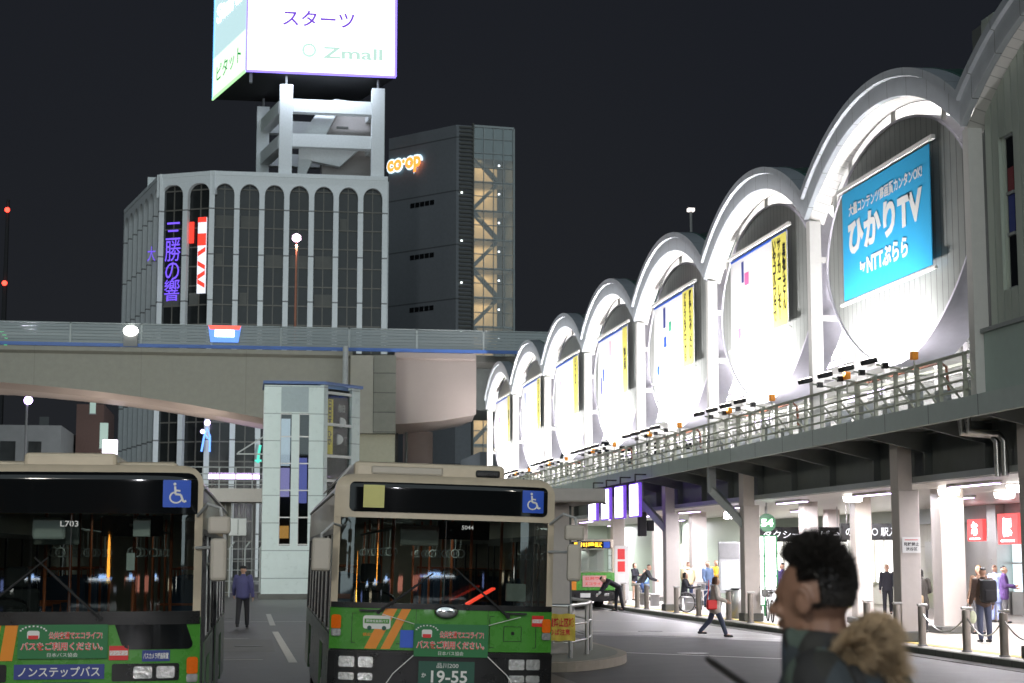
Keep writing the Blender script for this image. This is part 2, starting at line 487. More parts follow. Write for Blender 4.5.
def wheelchair(parent, cx, cz, s, o_=0.0):
    sg = fpanel('wheelchair_sign', 'blue_sign', parent, cx-s/2, cx+s/2, cz-s/2, cz+s/2, 0.022+o_, 0.01, 0.01, 0.004, nx=4, nz=4)
    mb = MB(); y = lambda x, z: fy(x, z)-0.026-o_
    def P(u, v): x = cx+u*s; z = cz+v*s; return (x, y(x, z), z)
    def line(pts, w=0.045):
        for a, b in zip(pts, pts[1:]): mb.bar(P(*a), P(*b), w*s*1.3, 0.003, up=(0,-1,0))
    line([(-0.07,0.27),(-0.05,-0.02),(0.14,-0.04),(0.24,-0.30),(0.34,-0.26)], 0.06)
    line([(-0.06,0.12),(0.12,0.10)], 0.05)
    arc = [(-0.03+0.22*math.cos(a), -0.14+0.20*math.sin(a)) for a in [R(110+i*25) for i in range(11)]]
    line(arc, 0.045)
    mb.lathe(P(-0.08, 0.35), [(0.055*s, -0.002), (0.055*s, 0.002)], 12, 'Y')
    mb.build('wheelchair_symbol', 'white_letter', sg)

def make_wheel(parent, x, y, side):
    w = MB().lathe((x, y, 0.48), [(0.30,-0.14),(0.46,-0.14),(0.48,-0.10),(0.48,0.10),(0.46,0.14),(0.30,0.14)], 28, 'X').build('wheel', 'rubber', parent, smooth=True)
    s = 0.142*side
    MB().lathe((x, y, 0.48), [(0.31, s-0.01*side),(0.29, s),(0.20, s-0.05*side),(0.10, s-0.03*side),(0.08, s+0.03*side)], 20, 'X').build('rim', 'steel', w, smooth=True)

def bus_shell(b, kind):
    """Hollow body, interior, side windows, doors, roof, wheels."""
    L = 10.4
    # roof: arched section extruded along the bus
    prof = [(-1.24,2.72),(-1.23,2.80),(-1.18,2.87),(-1.08,2.925),(-0.7,2.955),(0,2.97),(0.7,2.955),(1.08,2.925),(1.18,2.87),(1.23,2.80),(1.24,2.72)]
    rows = []
    for y in (0.20, 0.5, 3, 6, 9, L-0.1, L):
        k = 1.0 if y < L else 0.97
        rows.append([(x, max(y, fy(x, z)+0.005) if y < 0.3 else y, (z-2.72)*k+2.72) for x, z in prof])
    inner = [[(x*0.975, y, z-0.05) for x, y, z in r_] for r_ in rows]
    MB().grid(rows).grid(inner).build('roof', 'cream', b, smooth=True)
    MB().box(-1.18, 1.18, 0.5, L-0.1, 2.62, 2.66).build('ceiling_lining', 'interior', b)
    for s in (-1, 1):
        x0, x1 = s*1.205, s*1.24
        def side(*q): MB().box(*q).build('side_panel', M['side_green'], b)
        for ya, yb in ((0.16, 2.05), (3.25, 7.25), (8.45, L)):
            if s == 1 and ya < 0.2: side(x0, x1, 0.16, 0.42, 0.32, 1.2); side(x0, x1, 1.44, 2.05, 0.32, 1.2); continue
            if s == 1 and ya == 3.25: side(x0, x1, 3.25, 4.3, 0.32, 1.2); side(x0, x1, 5.6, 7.25, 0.32, 1.2); continue
            side(x0, x1, ya, yb, 0.32, 1.2)
        for ya, yb in ((2.05, 3.25), (7.25, 8.45)): side(x0, x1, ya, yb, 1.0, 1.2)
        MB().box(x0, x1, 0.22, L, 2.36, 2.74).build('upper_panel', 'cream', b)
        up = MB().box(x0, x1, 0.22, L, 2.30, 2.357)
        ys = [0.22, 1.46, 2.9, 4.25, 5.65, 7.1, 8.5, 9.9, L]
        for y in ys: up.box(x0, x1, max(0.2, y-0.05), min(L, y+0.05), 1.2, 2.36)
        up.build('window_pillars', 'black', b)
        MB().tube([(s*1.235, 0.25, 2.76), (s*1.235, L, 2.76)], 0.022, 6).build('rain_gutter', 'light_grey', b)
        for i, (ya, yb) in enumerate(zip(ys, ys[1:])):
            if s == 1 and i in (0, 3): continue
            if yb-ya < 0.6: continue
            w = MB().box(s*1.216, s*1.224, ya+0.05, yb-0.05, 1.22, 2.34).build('side_window', 'side_glass', b)
            fr = MB()
            for z in (1.22, 2.0, 2.33): fr.box(s*1.226, s*1.234, ya+0.05, yb-0.05, z-0.012, z+0.012)
            fr.box(s*1.226, s*1.234, (ya+yb)/2-0.012, (ya+yb)/2+0.012, 1.22, 2.33)
            fr.build('window_frame', 'steel', w)
        wa = MB()
        for ya, yb in ((2.05, 3.25), (7.25, 8.45)):
            wa.box(s*0.75, s*1.19, ya, ya+0.02, 0.32, 1.0); wa.box(s*0.75, s*1.19, yb-0.02, yb, 0.32, 1.0); wa.box(s*0.75, s*1.19, ya, yb, 0.98, 1.0); wa.box(s*0.75, s*0.77, ya, yb, 0.32, 1.0)
        wa.build('wheel_arch', 'black_matt', b)
        for y in (2.65, 7.85): make_wheel(b, s*1.06, y, s)
    for ya, yb in ((0.42, 1.44), (4.3, 5.6)):
        d = MB()
        d.box(1.20, 1.225, ya, ya+0.06, 0.35, 2.34); d.box(1.20, 1.225, yb-0.06, yb, 0.35, 2.34); d.box(1.20, 1.225, (ya+yb)/2-0.05, (ya+yb)/2+0.05, 0.35, 2.34)
        d.box(1.20, 1.225, ya, yb, 0.35, 0.5); d.box(1.20, 1.225, ya, yb, 2.26, 2.36)
        do = d.build('door', 'black', b)
        MB().box(1.206, 1.212, ya+0.06, yb-0.06, 0.5, 2.26).build('door_glass', 'side_glass', do)
    MB().box(-1.2, 1.2, 0.3, L-0.1, 0.3, 0.36).build('floor_pan', 'grey', b)
    rear = MB().box(-1.22, 1.22, L-0.03, L, 0.32, 2.74)
    rear.build('rear_panel', 'cream', b)
    # interior
    fr = MB(); 
    for y in (3.3, 4.1, 4.9, 6.4, 7.2, 8.1, 9.0, 9.8):
        for x in (-0.85, 0.85):
            if x > 0 and 4.0 < y < 5.8: continue
            z = 0.36 if y < 6 else 0.75
            se = MB().box(x-0.3, x+0.3, y, y+0.45, z+0.35, z+0.47, bev=0.03).box(x-0.3, x+0.3, y+0.42, y+0.5, z+0.45, z+1.05, bev=0.03).box(x-0.05, x+0.05, y+0.1, y+0.3, 0.36, z+0.35)
            sb = se.build('passenger_seat', 'seat_fabric', b)
            MB().tube([(x-0.25, y+0.46, z+1.05), (x-0.25, y+0.46, z+1.16), (x+0.25, y+0.46, z+1.16), (x+0.25, y+0.46, z+1.05)], 0.016, 6).build('seat_handle', 'pole_orange', sb)
    for x, y in ((-0.45,1.75),(0.48,1.6),(-0.35,3.2),(0.4,3.0),(-0.4,4.6),(0.42,4.4),(-0.38,5.8),(0.4,6.0),(-0.4,7.4),(0.4,7.4),(0.86,1.7),(-0.4,8.8),(0.4,8.8)):
        MB().tube([(x, y, 0.36), (x, y, 2.64)], 0.018, 8).build('grab_pole', 'pole_orange', b)
    for x in (-0.42, 0.42):
        MB().tube([(x, 1.8, 2.42), (x, 9.5, 2.42)], 0.016, 6).build('ceiling_rail', 'light_grey', b)
        st = MB()
        for k in range(12):
            y = 2.2+0.6*k
            st.bar((x, y, 2.42), (x, y, 2.18), 0.02, 0.006)
            st.tube([(x+0.05*math.cos(a), y, 2.13+0.05*math.sin(a)) for a in [2*PI*i/10 for i in range(11)]], 0.009, 5)
        st.build('hand_straps', 'white', b)
    for y in (2.5, 5.5, 8.0):  # dim lamps added to brighten the dark bus interior
        cl_ = MB().box(-0.12, 0.12, y-0.35, y+0.35, 2.595, 2.618, bev=0.008).build('added_cabin_lamp', 'white', b)
        area('cabin_fill_light', (0, y, 2.58), (0, y, 0), 0.2, 2.0 if kind == 'left' else 5.0, (0.9, 1.0, 0.92), cl_, size_y=0.6)
    # driver's cab
    ds = MB().box(-0.95, -0.48, 1.15, 1.6, 0.95, 1.08, bev=0.03).box(-0.95, -0.48, 1.55, 1.68, 1.05, 1.75, bev=0.04).box(-0.84, -0.6, 1.57, 1.66, 1.76, 1.98, bev=0.03).box(-0.85, -0.6, 1.2, 1.5, 0.5, 0.95)
    ds.build('driver_seat', 'black_matt', b)
    MB().box(-1.18, -0.42, 1.8, 1.84, 0.36, 1.5).box(-0.46, -0.42, 0.9, 1.84, 0.36, 1.25).build('cab_partition', 'interior', b)
    MB().box(-1.18, 1.18, 0.2, 0.52, 1.0, 1.46, bev=0.04).box(-1.1, -0.35, 0.45, 0.75, 1.15, 1.50, bev=0.05).build('dashboard', 'black_matt', b)
    a0 = [2*PI*i/24 for i in range(25)]
    sw = MB().tube([(-0.72+0.24*math.cos(a), 0.78+0.20*math.sin(a)*0.8, 1.56+0.24*math.sin(a)*0.45) for a in a0], 0.016, 8)
    sw.tube([(-0.72, 0.78, 1.54), (-0.72, 0.66, 1.2)], 0.03, 8); sw.bar((-0.95, 0.78, 1.55), (-0.49, 0.78, 1.55), 0.03, 0.02)
    sw.build('steering_wheel', 'black', b)
    MB().box(0.15, 0.35, 0.75, 1.0, 0.36, 1.35, bev=0.03).build('fare_box', 'light_grey', b)
    MB().box(-0.45, 0.0, 0.75, 0.80, 2.20, 2.44, bev=0.02).build('route_monitor', 'interior', b)
    MB().box(0.1, 0.75, 2.0, 2.04, 2.30, 2.52, bev=0.01).build('fare_display', 'black', b)

def mirror_pair(b, zt=2.45):
    # viewer's right: big folding double mirror; viewer's left: single
    m_ = MB()
    m_.tube([(1.18, 0.15, zt+0.02), (1.30, -0.12, zt+0.14), (1.42, -0.20, zt+0.10), (1.47, -0.20, zt-0.2), (1.47, -0.2, zt-0.55)], 0.017, 8)
    m_.tube([(1.18, 0.12, zt-0.28), (1.36, -0.15, zt-0.28), (1.47, -0.2, zt-0.30)], 0.015, 8)
    arm = m_.build('mirror_arm', 'light_grey', b)
    MB().box(1.30, 1.52, -0.26, -0.17, zt-0.15, zt+0.02, bev=0.03).build('mirror', 'mirror_housing', arm)
    MB().box(1.33, 1.49, -0.27, -0.19, zt-0.60, zt-0.19, bev=0.035).build('mirror', 'mirror_housing', arm)
    m2 = MB().tube([(-1.16, 0.1, zt-0.06), (-1.26, -0.12, zt-0.04), (-1.38, -0.16, zt-0.16), (-1.38, -0.16, zt-0.30)], 0.015, 8).build('mirror_arm', 'light_grey', b)
    MB().box(-1.48, -1.27, -0.21, -0.13, zt-0.56, zt-0.20, bev=0.03).build('mirror', 'mirror_housing', m2)

def wiper(b, x0, z0, x1, z1, off=0.05):
    P = lambda x, z, o=off: (x, fy(x, z)-o, z)
    w = MB().tube([P(x0, z0), P((x0+x1)/2, (z0+z1)/2, off+0.02), P(x1, z1, off)], [0.016, 0.012, 0.010], 6)
    w.tube([P(x0, z0, 0.0), P(x0, z0, off+0.01)], 0.022, 8)
    wo = w.build('wiper', 'black_matt', b)
    dx = (x1-x0)*0.75
    MB().bar(P(x1-dx*0.62, z1-(z1-z0)*0.45, 0.028), P(x1+dx*0.35, z1+(z1-z0)*0.28, 0.028), 0.02, 0.012).build('wiper_blade', 'rubber', wo)

def stripes(b, z0, z1, xs, slant):
    for x0, w in xs:
        fpanel('stripe', 'orange', b, x0, x0+w, z0, z1, 0.006, 0, 0, 0.003, nx=3, nz=8, slant=slant)

def eco_banner(b, x0, x1, z0, z1, o_=0.0):
    w = x1-x0; h = z1-z0
    ba = fpanel('eco_banner', 'green_dark', b, x0, x1, z0, z1, 0.030+o_, 0, 0, 0.006, nx=14, nz=8)
    M_ = ba
    for txt, zc, hh, ww, xc in (("公共交通でエコライフ!", 0.68, 0.22, 0.60, 0.64), ("バスをご利用ください。", 0.36, 0.25, 0.92, 0.49)):
        ftext(txt, x0+w*xc, z0+h*zc, w*ww, h*hh*1.06, 'white_letter', M_, 0.05, 0.034+o_)
        ftext(txt, x0+w*xc, z0+h*zc, w*ww*0.985, h*hh, 'red_letter', M_, 0.012, 0.037+o_)
    ftext("日本バス協会", x0+w*0.5, z0+h*0.11, w*0.34, h*0.12, 'white_letter', M_, 0.0, 0.034+o_)
    # little round badge of a bus with an arch of lettering
    cx, cz = x0+w*0.17, z0+h*0.70
    fpanel('badge', 'white', M_, cx-0.055*w/0.8, cx+0.055*w/0.8, cz-0.04*h/0.36, cz+0.045*h/0.36, 0.034+o_, 0.015, 0.02, 0.003, nx=4, nz=4)
    fpanel('badge', 'red', M_, cx-0.045*w/0.8, cx+0.045*w/0.8, cz-0.045*h/0.36, cz-0.005*h/0.36, 0.038+o_, 0.012, 0.0, 0.003, nx=4, nz=4)
    mb = MB()
    for i in range(9):
        a = R(160-17.5*i); px, pz = cx+0.12*w/0.8*math.cos(a), cz+0.02+0.07*h/0.36*math.sin(a)
        mb.box(px-0.008, px+0.008, fy(px, pz)-0.036-o_, fy(px, pz)-0.033-o_, pz-0.007, pz+0.007)
    mb.build('badge_dots', 'white', M_)

def city_bus(kind, label, loc, rz, roll):
    b = thing('city_bus', label, 'bus', loc, rz, 'green city buses')
    b.rotation_euler = (0, roll, rz)
    if 'side_green' not in M:
        M['side_green'] = mat('side_green', (0.10, 0.20, 0.09), rough=0.3, var=0.06, coat=0.3)
    bus_shell(b, kind)
    fpanel('windscreen', 'bus_glass', b, -1.17, 1.17, 1.55, 2.49, 0.0, 0.05, 0.08, 0.008, nx=28)
    for s in (-1, 1):
        xa, xb = (1.165, 1.24) if s > 0 else (-1.24, -1.165)
        fpanel('corner_post', 'cream' if s > 0 or kind == 'right' else 'black', b, xa, xb, 1.5, 2.52, 0.004, 0, 0, 0.08, nx=3)
    MB().bar((0, fy(0, 1.55)-0.004, 1.55), (0, fy(0, 2.48)-0.004, 2.48), 0.014, 0.006).build('windscreen_divider', 'black', b)
    fpanel('windscreen_seal', 'black', b, -1.235, 1.235, 1.50, 1.56, 0.012, 0, 0, 0.05)
    mirror_pair(b)
    if kind == 'left':
        hd = fpanel('destination_header', 'cream', b, -1.24, 1.24, 2.50, 2.975, 0.0, 0, 0.19, 0.10, nx=30)
        fpanel('display_glass', 'black_gloss', hd, -1.21, 1.19, 2.50, 2.90, 0.012, 0.0, 0.10, 0.01, nx=30)
        wheelchair(b, 0.99, 2.695, 0.265)
        fpanel('front_panel', 'green', b, -1.24, 1.24, 0.86, 1.51, 0.0, 0, 0, 0.05, nx=30)
        fpanel('lower_trim', 'black', b, -1.235, 1.235, 1.435, 1.512, 0.014, 0, 0, 0.03, nx=24)
        fpanel('lower_window', 'black_gloss', b, 0.52, 1.19, 1.20, 1.44, 0.012, 0.07, 0.0, 0.012, slant=-0.35)
        fpanel('bumper', 'black', b, -1.24, 1.24, 0.30, 0.86, 0.03, 0.04, 0, 0.08, nx=24)
        stripes(b, 1.10, 1.44, ((-0.78, 0.11), (-0.63, 0.12)), 0.14)
        eco_banner(b, -0.46, 0.375, 1.12, 1.44)
        rs = fpanel('red_notice', 'red', b, 0.39, 0.57, 1.10, 1.235, 0.012, 0, 0, 0.004, nx=4, nz=3)
        fpanel('white_bars', 'white', rs, 0.395, 0.565, 1.145, 1.19, 0.016, 0, 0, 0.003, nx=4, nz=3)
        ftext("ワンマン", 0.48, 1.167, 0.15, 0.032, 'red_letter', rs, 0.0, 0.021)
        bn = fpanel('blue_notice', 'navy', b, 0.70, 0.96, 1.085, 1.19, 0.012, 0, 0, 0.004, nx=4, nz=3)
        ftext("バスカメラ録画装置", 0.83, 1.137, 0.235, 0.06, 'white_letter', bn, 0.02, 0.018)
        ns = fpanel('non_step_sign', 'navy', b, -0.49, 0.35, 0.925, 1.065, 0.012, 0, 0, 0.006, nx=6, nz=3)
        ftext("ノンステップバス", -0.07, 0.995, 0.76, 0.095, 'white_letter', ns, 0.015, 0.018)
        hx = ((0.625, 0.80), (0.84, 1.01)); hz = (0.925, 1.04)
        for xa, xb in ((0.42, 1.05), (-1.05, -0.56)): fpanel('lamp_recess', 'black', b, xa, xb, 0.90, 1.065, 0.010, 0.02, 0.02, 0.006, nx=6)
        ftext("L703", -0.02, 2.40, 0.17, 0.055, 'white_letter', b, 0.01, 0.004, name='fleet_number')
        pl = fpanel('number_plate', 'plate_green', b, -0.22, 0.22, 0.66, 0.90, 0.045, 0, 0, 0.006, nx=3, nz=3)
        ftext("品川200", 0, 0.865, 0.20, 0.05, 'white_letter', pl, 0, 0.05); ftext("L7·03", 0, 0.755, 0.30, 0.12, 'white_letter', pl, 0.02, 0.05)
        wiper(b, -0.9, 1.50, -0.35, 1.95); wiper(b, 0.30, 1.50, -0.20, 1.95)
        tz, tx = (0.88, 1.12), (1.10, 1.215)
        MB().box(-0.55, 0.36, 0.6, 3.2, 2.95, 3.12, bev=0.04).box(-1.0, 0.95, 0.9, 4.0, 2.93, 3.05, bev=0.05).build('air_conditioner', 'cream', b)
        MB().box(0.55, 0.72, 0.42, 0.46, 2.28, 2.46, bev=0.01).build('notice_box', 'white', b)
        MB().box(-0.42, -0.10, 0.40, 0.46, 2.25, 2.47, bev=0.03).build('sun_visor', 'white', b)
        MB().box(0.50, 0.58, 0.36, 0.38, 1.95, 2.12).build('paper_notice', 'white', b)
    else:
        hd = fpanel('destination_header', 'cream', b, -1.24, 1.24, 2.49, 2.975, 0.012, 0, 0.19, 0.11, nx=30)
        fpanel('display_glass', 'black_gloss', hd, -1.08, 1.15, 2.555, 2.885, 0.024, 0.06, 0.06, 0.01, nx=30)
        wheelchair(b, 0.975, 2.72, 0.25, 0.014)
        fpanel('card', 'card', b, -0.93, -0.70, 2.60, 2.85, 0.036, 0, 0, 0.003, nx=3, nz=3)
        fpanel('front_panel', 'green', b, -1.24, 1.24, 1.05, 1.51, 0.0, 0, 0, 0.05, nx=30)
        fpanel('bumper', 'black', b, -1.245, 1.245, 0.30, 1.045, 0.03, 0.04, 0.03, 0.08, nx=24)
        fpanel('bumper_lip', 'black', b, -1.245, 1.245, 0.99, 1.03, 0.05, 0.015, 0.015, 0.03, nx=24)
        stripes(b, 1.06, 1.51, ((-0.86, 0.13), (-0.68, 0.10)), 0.50)
        eco_banner(b, -0.32, 0.50, 0.99, 1.345, 0.028)
        fpanel('blue_notice', 'blue_sign', b, -0.47, -0.325, 1.08, 1.27, 0.016, 0, 0, 0.004, nx=3, nz=3)
        # hatches: outlines of flaps in the green panel
        for xa, xb, za, zb in ((-1.0, -0.45, 1.12, 1.44), (0.52, 1.05, 1.10, 1.44), (0.68, 0.88, 1.17, 1.33)):
            mb = MB()
            for p, q in (((xa, za), (xb, za)), ((xb, za), (xb, zb)), ((xb, zb), (xa, zb)), ((xa, zb), (xa, za))):
                mb.bar((p[0], fy(*p)-0.002, p[1]), (q[0], fy(*q)-0.002, q[1]), 0.006, 0.006)
            mb.build('hatch_outline', 'black', b)
        fpanel('hatch_lock', 'black', b, 0.765, 0.80, 1.24, 1.275, 0.006, 0, 0, 0.004, nx=2, nz=2)
        bi = fpanel('bus_pictogram', 'white', b, -0.88, -0.58, 1.275, 1.42, 0.008, 0.03, 0.03, 0.004, nx=4)
        fpanel('pictogram_band', 'green', bi, -0.865, -0.595, 1.335, 1.385, 0.013, 0, 0, 0.003, nx=3, nz=3)
        ftext("環境低負荷バス", -0.73, 1.36, 0.24, 0.03, 'white_letter', bi, 0.01, 0.018)
        for x in (-0.81, -0.65):
            MB().lathe((x, fy(x, 1.285)-0.014, 1.285), [(0.025, -0.002), (0.025, 0.004)], 12, 'Y').build('pictogram_wheel', 'plate_green', bi)
        ftext("低公害車", -0.79, 1.215, 0.18, 0.035, 'orange', b, 0.02, 0.008)
        rs = fpanel('red_notice', 'red', b, 1.00, 1.14, 1.335, 1.455, 0.008, 0, 0, 0.004, nx=4, nz=3)
        fpanel('white_bars', 'white', rs, 1.005, 1.135, 1.375, 1.415, 0.012, 0, 0, 0.003, nx=4, nz=3)
        ftext("ワンマン", 1.07, 1.395, 0.115, 0.028, 'red_letter', rs, 0.0, 0.018)
        em = MB(); em.sphere((0.03, fy(0, 1.47)-0.03, 1.475), (0.135, 0.035, 0.075), 20, 10); em.build('emblem', 'chrome', b, smooth=True)
        hx = ((-1.13, -0.96), (-0.92, -0.76), (0.74, 0.92), (0.94, 1.10)); hz = (0.86, 0.975)
        for xa, xb in ((-1.17, -0.72), (0.70, 1.14)): fpanel('lamp_recess', 'black', b, xa, xb, 0.68, 0.99, 0.036, 0.02, 0.02, 0.006, nx=6)
        pl = fpanel('number_plate', 'plate_green', b, -0.26, 0.36, 0.66, 0.94, 0.045, 0, 0, 0.006, nx=3, nz=3)
        ftext("品川200", 0.06, 0.895, 0.24, 0.055, 'white_letter', pl, 0, 0.05)
        ftext("19-55", 0.08, 0.775, 0.40, 0.135, 'white_letter', pl, 0.02, 0.05); ftext("か", -0.20, 0.79, 0.05, 0.05, 'white_letter', pl, 0.02, 0.05)
        fpanel('plate_border', 'card', pl, -0.20, 0.30, 0.64, 0.675, 0.052, 0, 0, 0.004, nx=3, nz=3)
        cd = MB()
        for s in (-1, 1):
            x = 0.09+s*0.41
            cd.tube([(x, fy(x, 1)-0.05, 1.0), (x+s*0.22, fy(x, 1)-0.06, 0.80), (x+s*0.45, fy(x, 1)-0.06, 0.45)], 0.006, 5)
            cd.tube([(x, fy(x, 1.34)-0.035, 1.34), (x+s*0.36, fy(x, 1.4)-0.04, 1.44)], 0.004, 5)
        cd.build('banner_cord', 'white', b)
        for za, zb, xx in ((1.07, 1.50, -0.30), (1.07, 1.50, 0.50)):
            MB().bar((xx, fy(xx, za)-0.001, za), (xx, fy(xx, zb)-0.001, zb), 0.005, 0.004).build('panel_seam', 'black', b)
        wiper(b, -0.72, 1.46, -0.25, 1.80); wiper(b, 0.72, 1.44, 0.22, 1.86)
        for x in (-0.8, 0.8): MB().bar((x-0.13, fy(x, 1.48)-0.03, 1.475), (x+0.13, fy(x, 1.48)-0.03, 1.475), 0.03, 0.02).build('washer_nozzle', 'black', b)
        tz = (1.19, 1.42)
        ac = MB().box(-1.02, 0.72, 0.55, 3.4, 2.93, 3.14, bev=0.05).build('air_conditioner', 'cream', b)
        MB().box(-0.82, 0.0, 0.540, 0.56, 3.0, 3.09, bev=0.02).build('grille', 'mirror_housing', ac)
        MB().box(0.38, 0.66, 0.540, 0.56, 3.0, 3.08, bev=0.02).build('grille', 'black', ac)
        MB().tube([(-1.2, 0.5, 2.9), (-1.06, 0.5, 3.08), (-1.06, 9.5, 3.08)], 0.012, 6).build('roof_rail', 'light_grey', b)
        lb = MB().bar((0.30, 0.34, 1.56), (0.62, 0.52, 1.74), 0.07, 0.02).build('dashboard_lamp', 'red_glow', b)
        ftext("5044", 0.24, 2.41, 0.13, 0.045, 'white_letter', b, 0.01, 0.004, name='fleet_number')
        MB().box(0.75, 0.98, 0.42, 0.46, 1.60, 1.80, bev=0.01).build('notice_box', 'interior', b)
        MB().box(0.10, 0.95, 1.2, 1.26, 1.0, 1.95, bev=0.03).build('cab_screen', 'side_glass', b)
    for xa, xb in hx:
        h_ = fpanel('headlight', 'headlight', b, xa, xb, hz[0], hz[1], 0.046, 0.02, 0.02, 0.02, nx=4, nz=4)
    if kind != 'left':
        for xa, xb in hx: fpanel('fog_lamp', 'headlight', b, xa, xb, 0.72, 0.80, 0.046, 0.02, 0.02, 0.02, nx=4, nz=4)
    for s in (-1, 1):
        xa, xb = (1.12, 1.225) if s > 0 else (-1.225, -1.12)
        tl = fpanel('turn_signal', 'amber', b, xa, xb, tz[0]+0.08, tz[1], 0.03, 0.02, 0.03, 0.06, nx=4, nz=6)
        fpanel('side_marker', 'headlight', tl, xa, xb, tz[0], tz[0]+0.075, 0.028, 0.02, 0.01, 0.06, nx=4, nz=3)
    return b

city_bus('left', 'green city bus at left with solid black header and blue non-step sign', (-1.63, 16.95, 0), R(-0.75), 0)
city_bus('right', 'green city bus with plate 19-55 and a pale yellow card in its header', (2.17, 18.9, 0), R(-0.75), R(1.6))

# small bus far away at the stop
def small_bus():
    b = thing('city_bus', 'distant green bus with yellow lit destination board beside the bowing attendant', 'bus', (13.3, 66.0, 0), R(0), 'green city buses')
    body = MB().box(-1.18, 1.18, 0.05, 9, 0.35, 1.45, bev=0.05).box(-1.18, 1.18, 0.1, 9, 2.35, 2.72, bev=0.08)
    for x in (-1.18, 1.10): 
        for y in (0.08, 2, 4, 6, 8.9): body.box(x, x+0.08, y, y+0.1, 1.4, 2.4)
    body.build('body', 'cream', b)
    MB().box(-1.19, 1.19, 0.0, 0.06, 0.72, 1.42, bev=0.02).build('front_panel', 'green', b)
    MB().box(-1.19, 1.19, -0.03, 0.06, 0.3, 0.72, bev=0.02).build('bumper', 'black', b)
    MB().box(-1.10, 1.10, 0.03, 0.04, 1.45, 2.33).build('windscreen', 'bus_glass', b)
    MB().box(-1.0, 1.0, 1.2, 1.3, 0.6, 2.3).build('cab_partition', 'interior', b)
    d = MB().box(-1.0, 1.05, 0.04, 0.12, 2.36, 2.64, bev=0.03).build('destination_board', 'black_gloss', b)
    text('destination', "品川埠頭", frame((0.12, 0.035, 2.5), (1,0,0), (0,0,1)), 1.15, 0.18, 'led', d, 0.02)
    s = MB().box(0.76, 1.0, 0.02, 0.04, 2.38, 2.62).build('wheelchair_sign', 'blue_sign', b)
    n = MB().box(-0.1, 0.85, -0.02, 0.0, 0.86, 1.30).build('eco_notice', mat('pink_notice', (0.70, 0.35, 0.33), var=0.1), b)
    text('lettering', "公共交通", frame((0.38, -0.025, 1.19), (1,0,0), (0,0,1)), 0.8, 0.12, 'red_letter', n, 0.02)
    text('lettering', "エコライフ", frame((0.38, -0.025, 0.98), (1,0,0), (0,0,1)), 0.8, 0.12, 'red_letter', n, 0.02)
    MB().box(-1.1, -0.35, -0.005, 0.0, 0.74, 1.40).build('stripe', 'orange', b)
    for x in (-0.95, 0.75): MB().box(x, x+0.2, -0.05, -0.03, 0.5, 0.62, bev=0.02).build('headlight', 'headlight', b)
    MB().box(-0.2, 0.2, -0.045, -0.03, 0.45, 0.62).build('number_plate', 'white', b)
    for x in (-1.0, 1.0):
        for y in (2.2, 7.2): MB().lathe((x, y, 0.46), [(0.2,-0.12),(0.46,-0.12),(0.46,0.12),(0.2,0.12)], 20, 'X').build('wheel', 'rubber', b)
    for x, y in ((-0.3, 3), (0.3, 3), (0.3, 5)): MB().tube([(x, y, 0.5), (x, y, 2.4)], 0.02, 6).build('grab_pole', 'pole_orange', b)
    tub = MB().box(-0.9, 0.9, 1.6, 7, 2.28, 2.31).build('ceiling_lamp', 'white', b)
    area('cabin_fill_light', (0, 2.5, 2.25), (0, 2.5, 0), 0.5, 45, (1, 1, 1), b, size_y=3)
small_bus()
# ---------------------------------------------------------------- elevated station
V0, BAY, NB = 31.4, 9.65, 7          # valleys at V0 + k*BAY
XF = 14.0
ZV, RISE, BT = 11.35, 1.52, 0.60      # outer valley height, rise, band thickness
HW = BAY/2
RAD = (HW*HW+RISE*RISE)/(2*RISE)
CZ = ZV+RISE-RAD
clad = grid_mat('cladding', (0.42, 0.44, 0.42), (0.20, 0.21, 0.20), (0, 0.30, 0), width=0.03, rough=0.33, metal=0.35, bump=0.6, var=0.10)
soffit_mat = grid_mat('soffit', (0.72, 0.71, 0.68), (0.45, 0.45, 0.43), (0, 0.25, 0), width=0.02, rough=0.5, bump=0.2, var=0.05)
fasc_mat = grid_mat('fascia_panels', (0.46, 0.54, 0.51), (0.10, 0.12, 0.12), (0, 2.4, 0), offset=(0, 0.6, 0), width=0.03, rough=0.45, bump=0.4, var=0.08)
band_mat = grid_mat('arch_band', (0.52, 0.56, 0.60), (0.20, 0.22, 0.22), (0, 1.1, 0), width=0.02, rough=0.35, metal=0.3, bump=0.3, var=0.10)
st = thing('railway_station', 'long elevated railway station with a row of scalloped arches and oval panels over shops', 'station', (XF, V0, 0))
def SP(name, mb, m, parent=st, smooth=False):
    o = mb.build(name, m, parent, smooth=smooth)
    if parent is st: o.matrix_parent_inverse = Matrix.Translation((-XF, -V0, 0))
    return o
def S2(name, mb, m, parent, smooth=False):     # sub-part of a part (the part keeps world coordinates)
    return mb.build(name, m, parent, smooth=smooth)

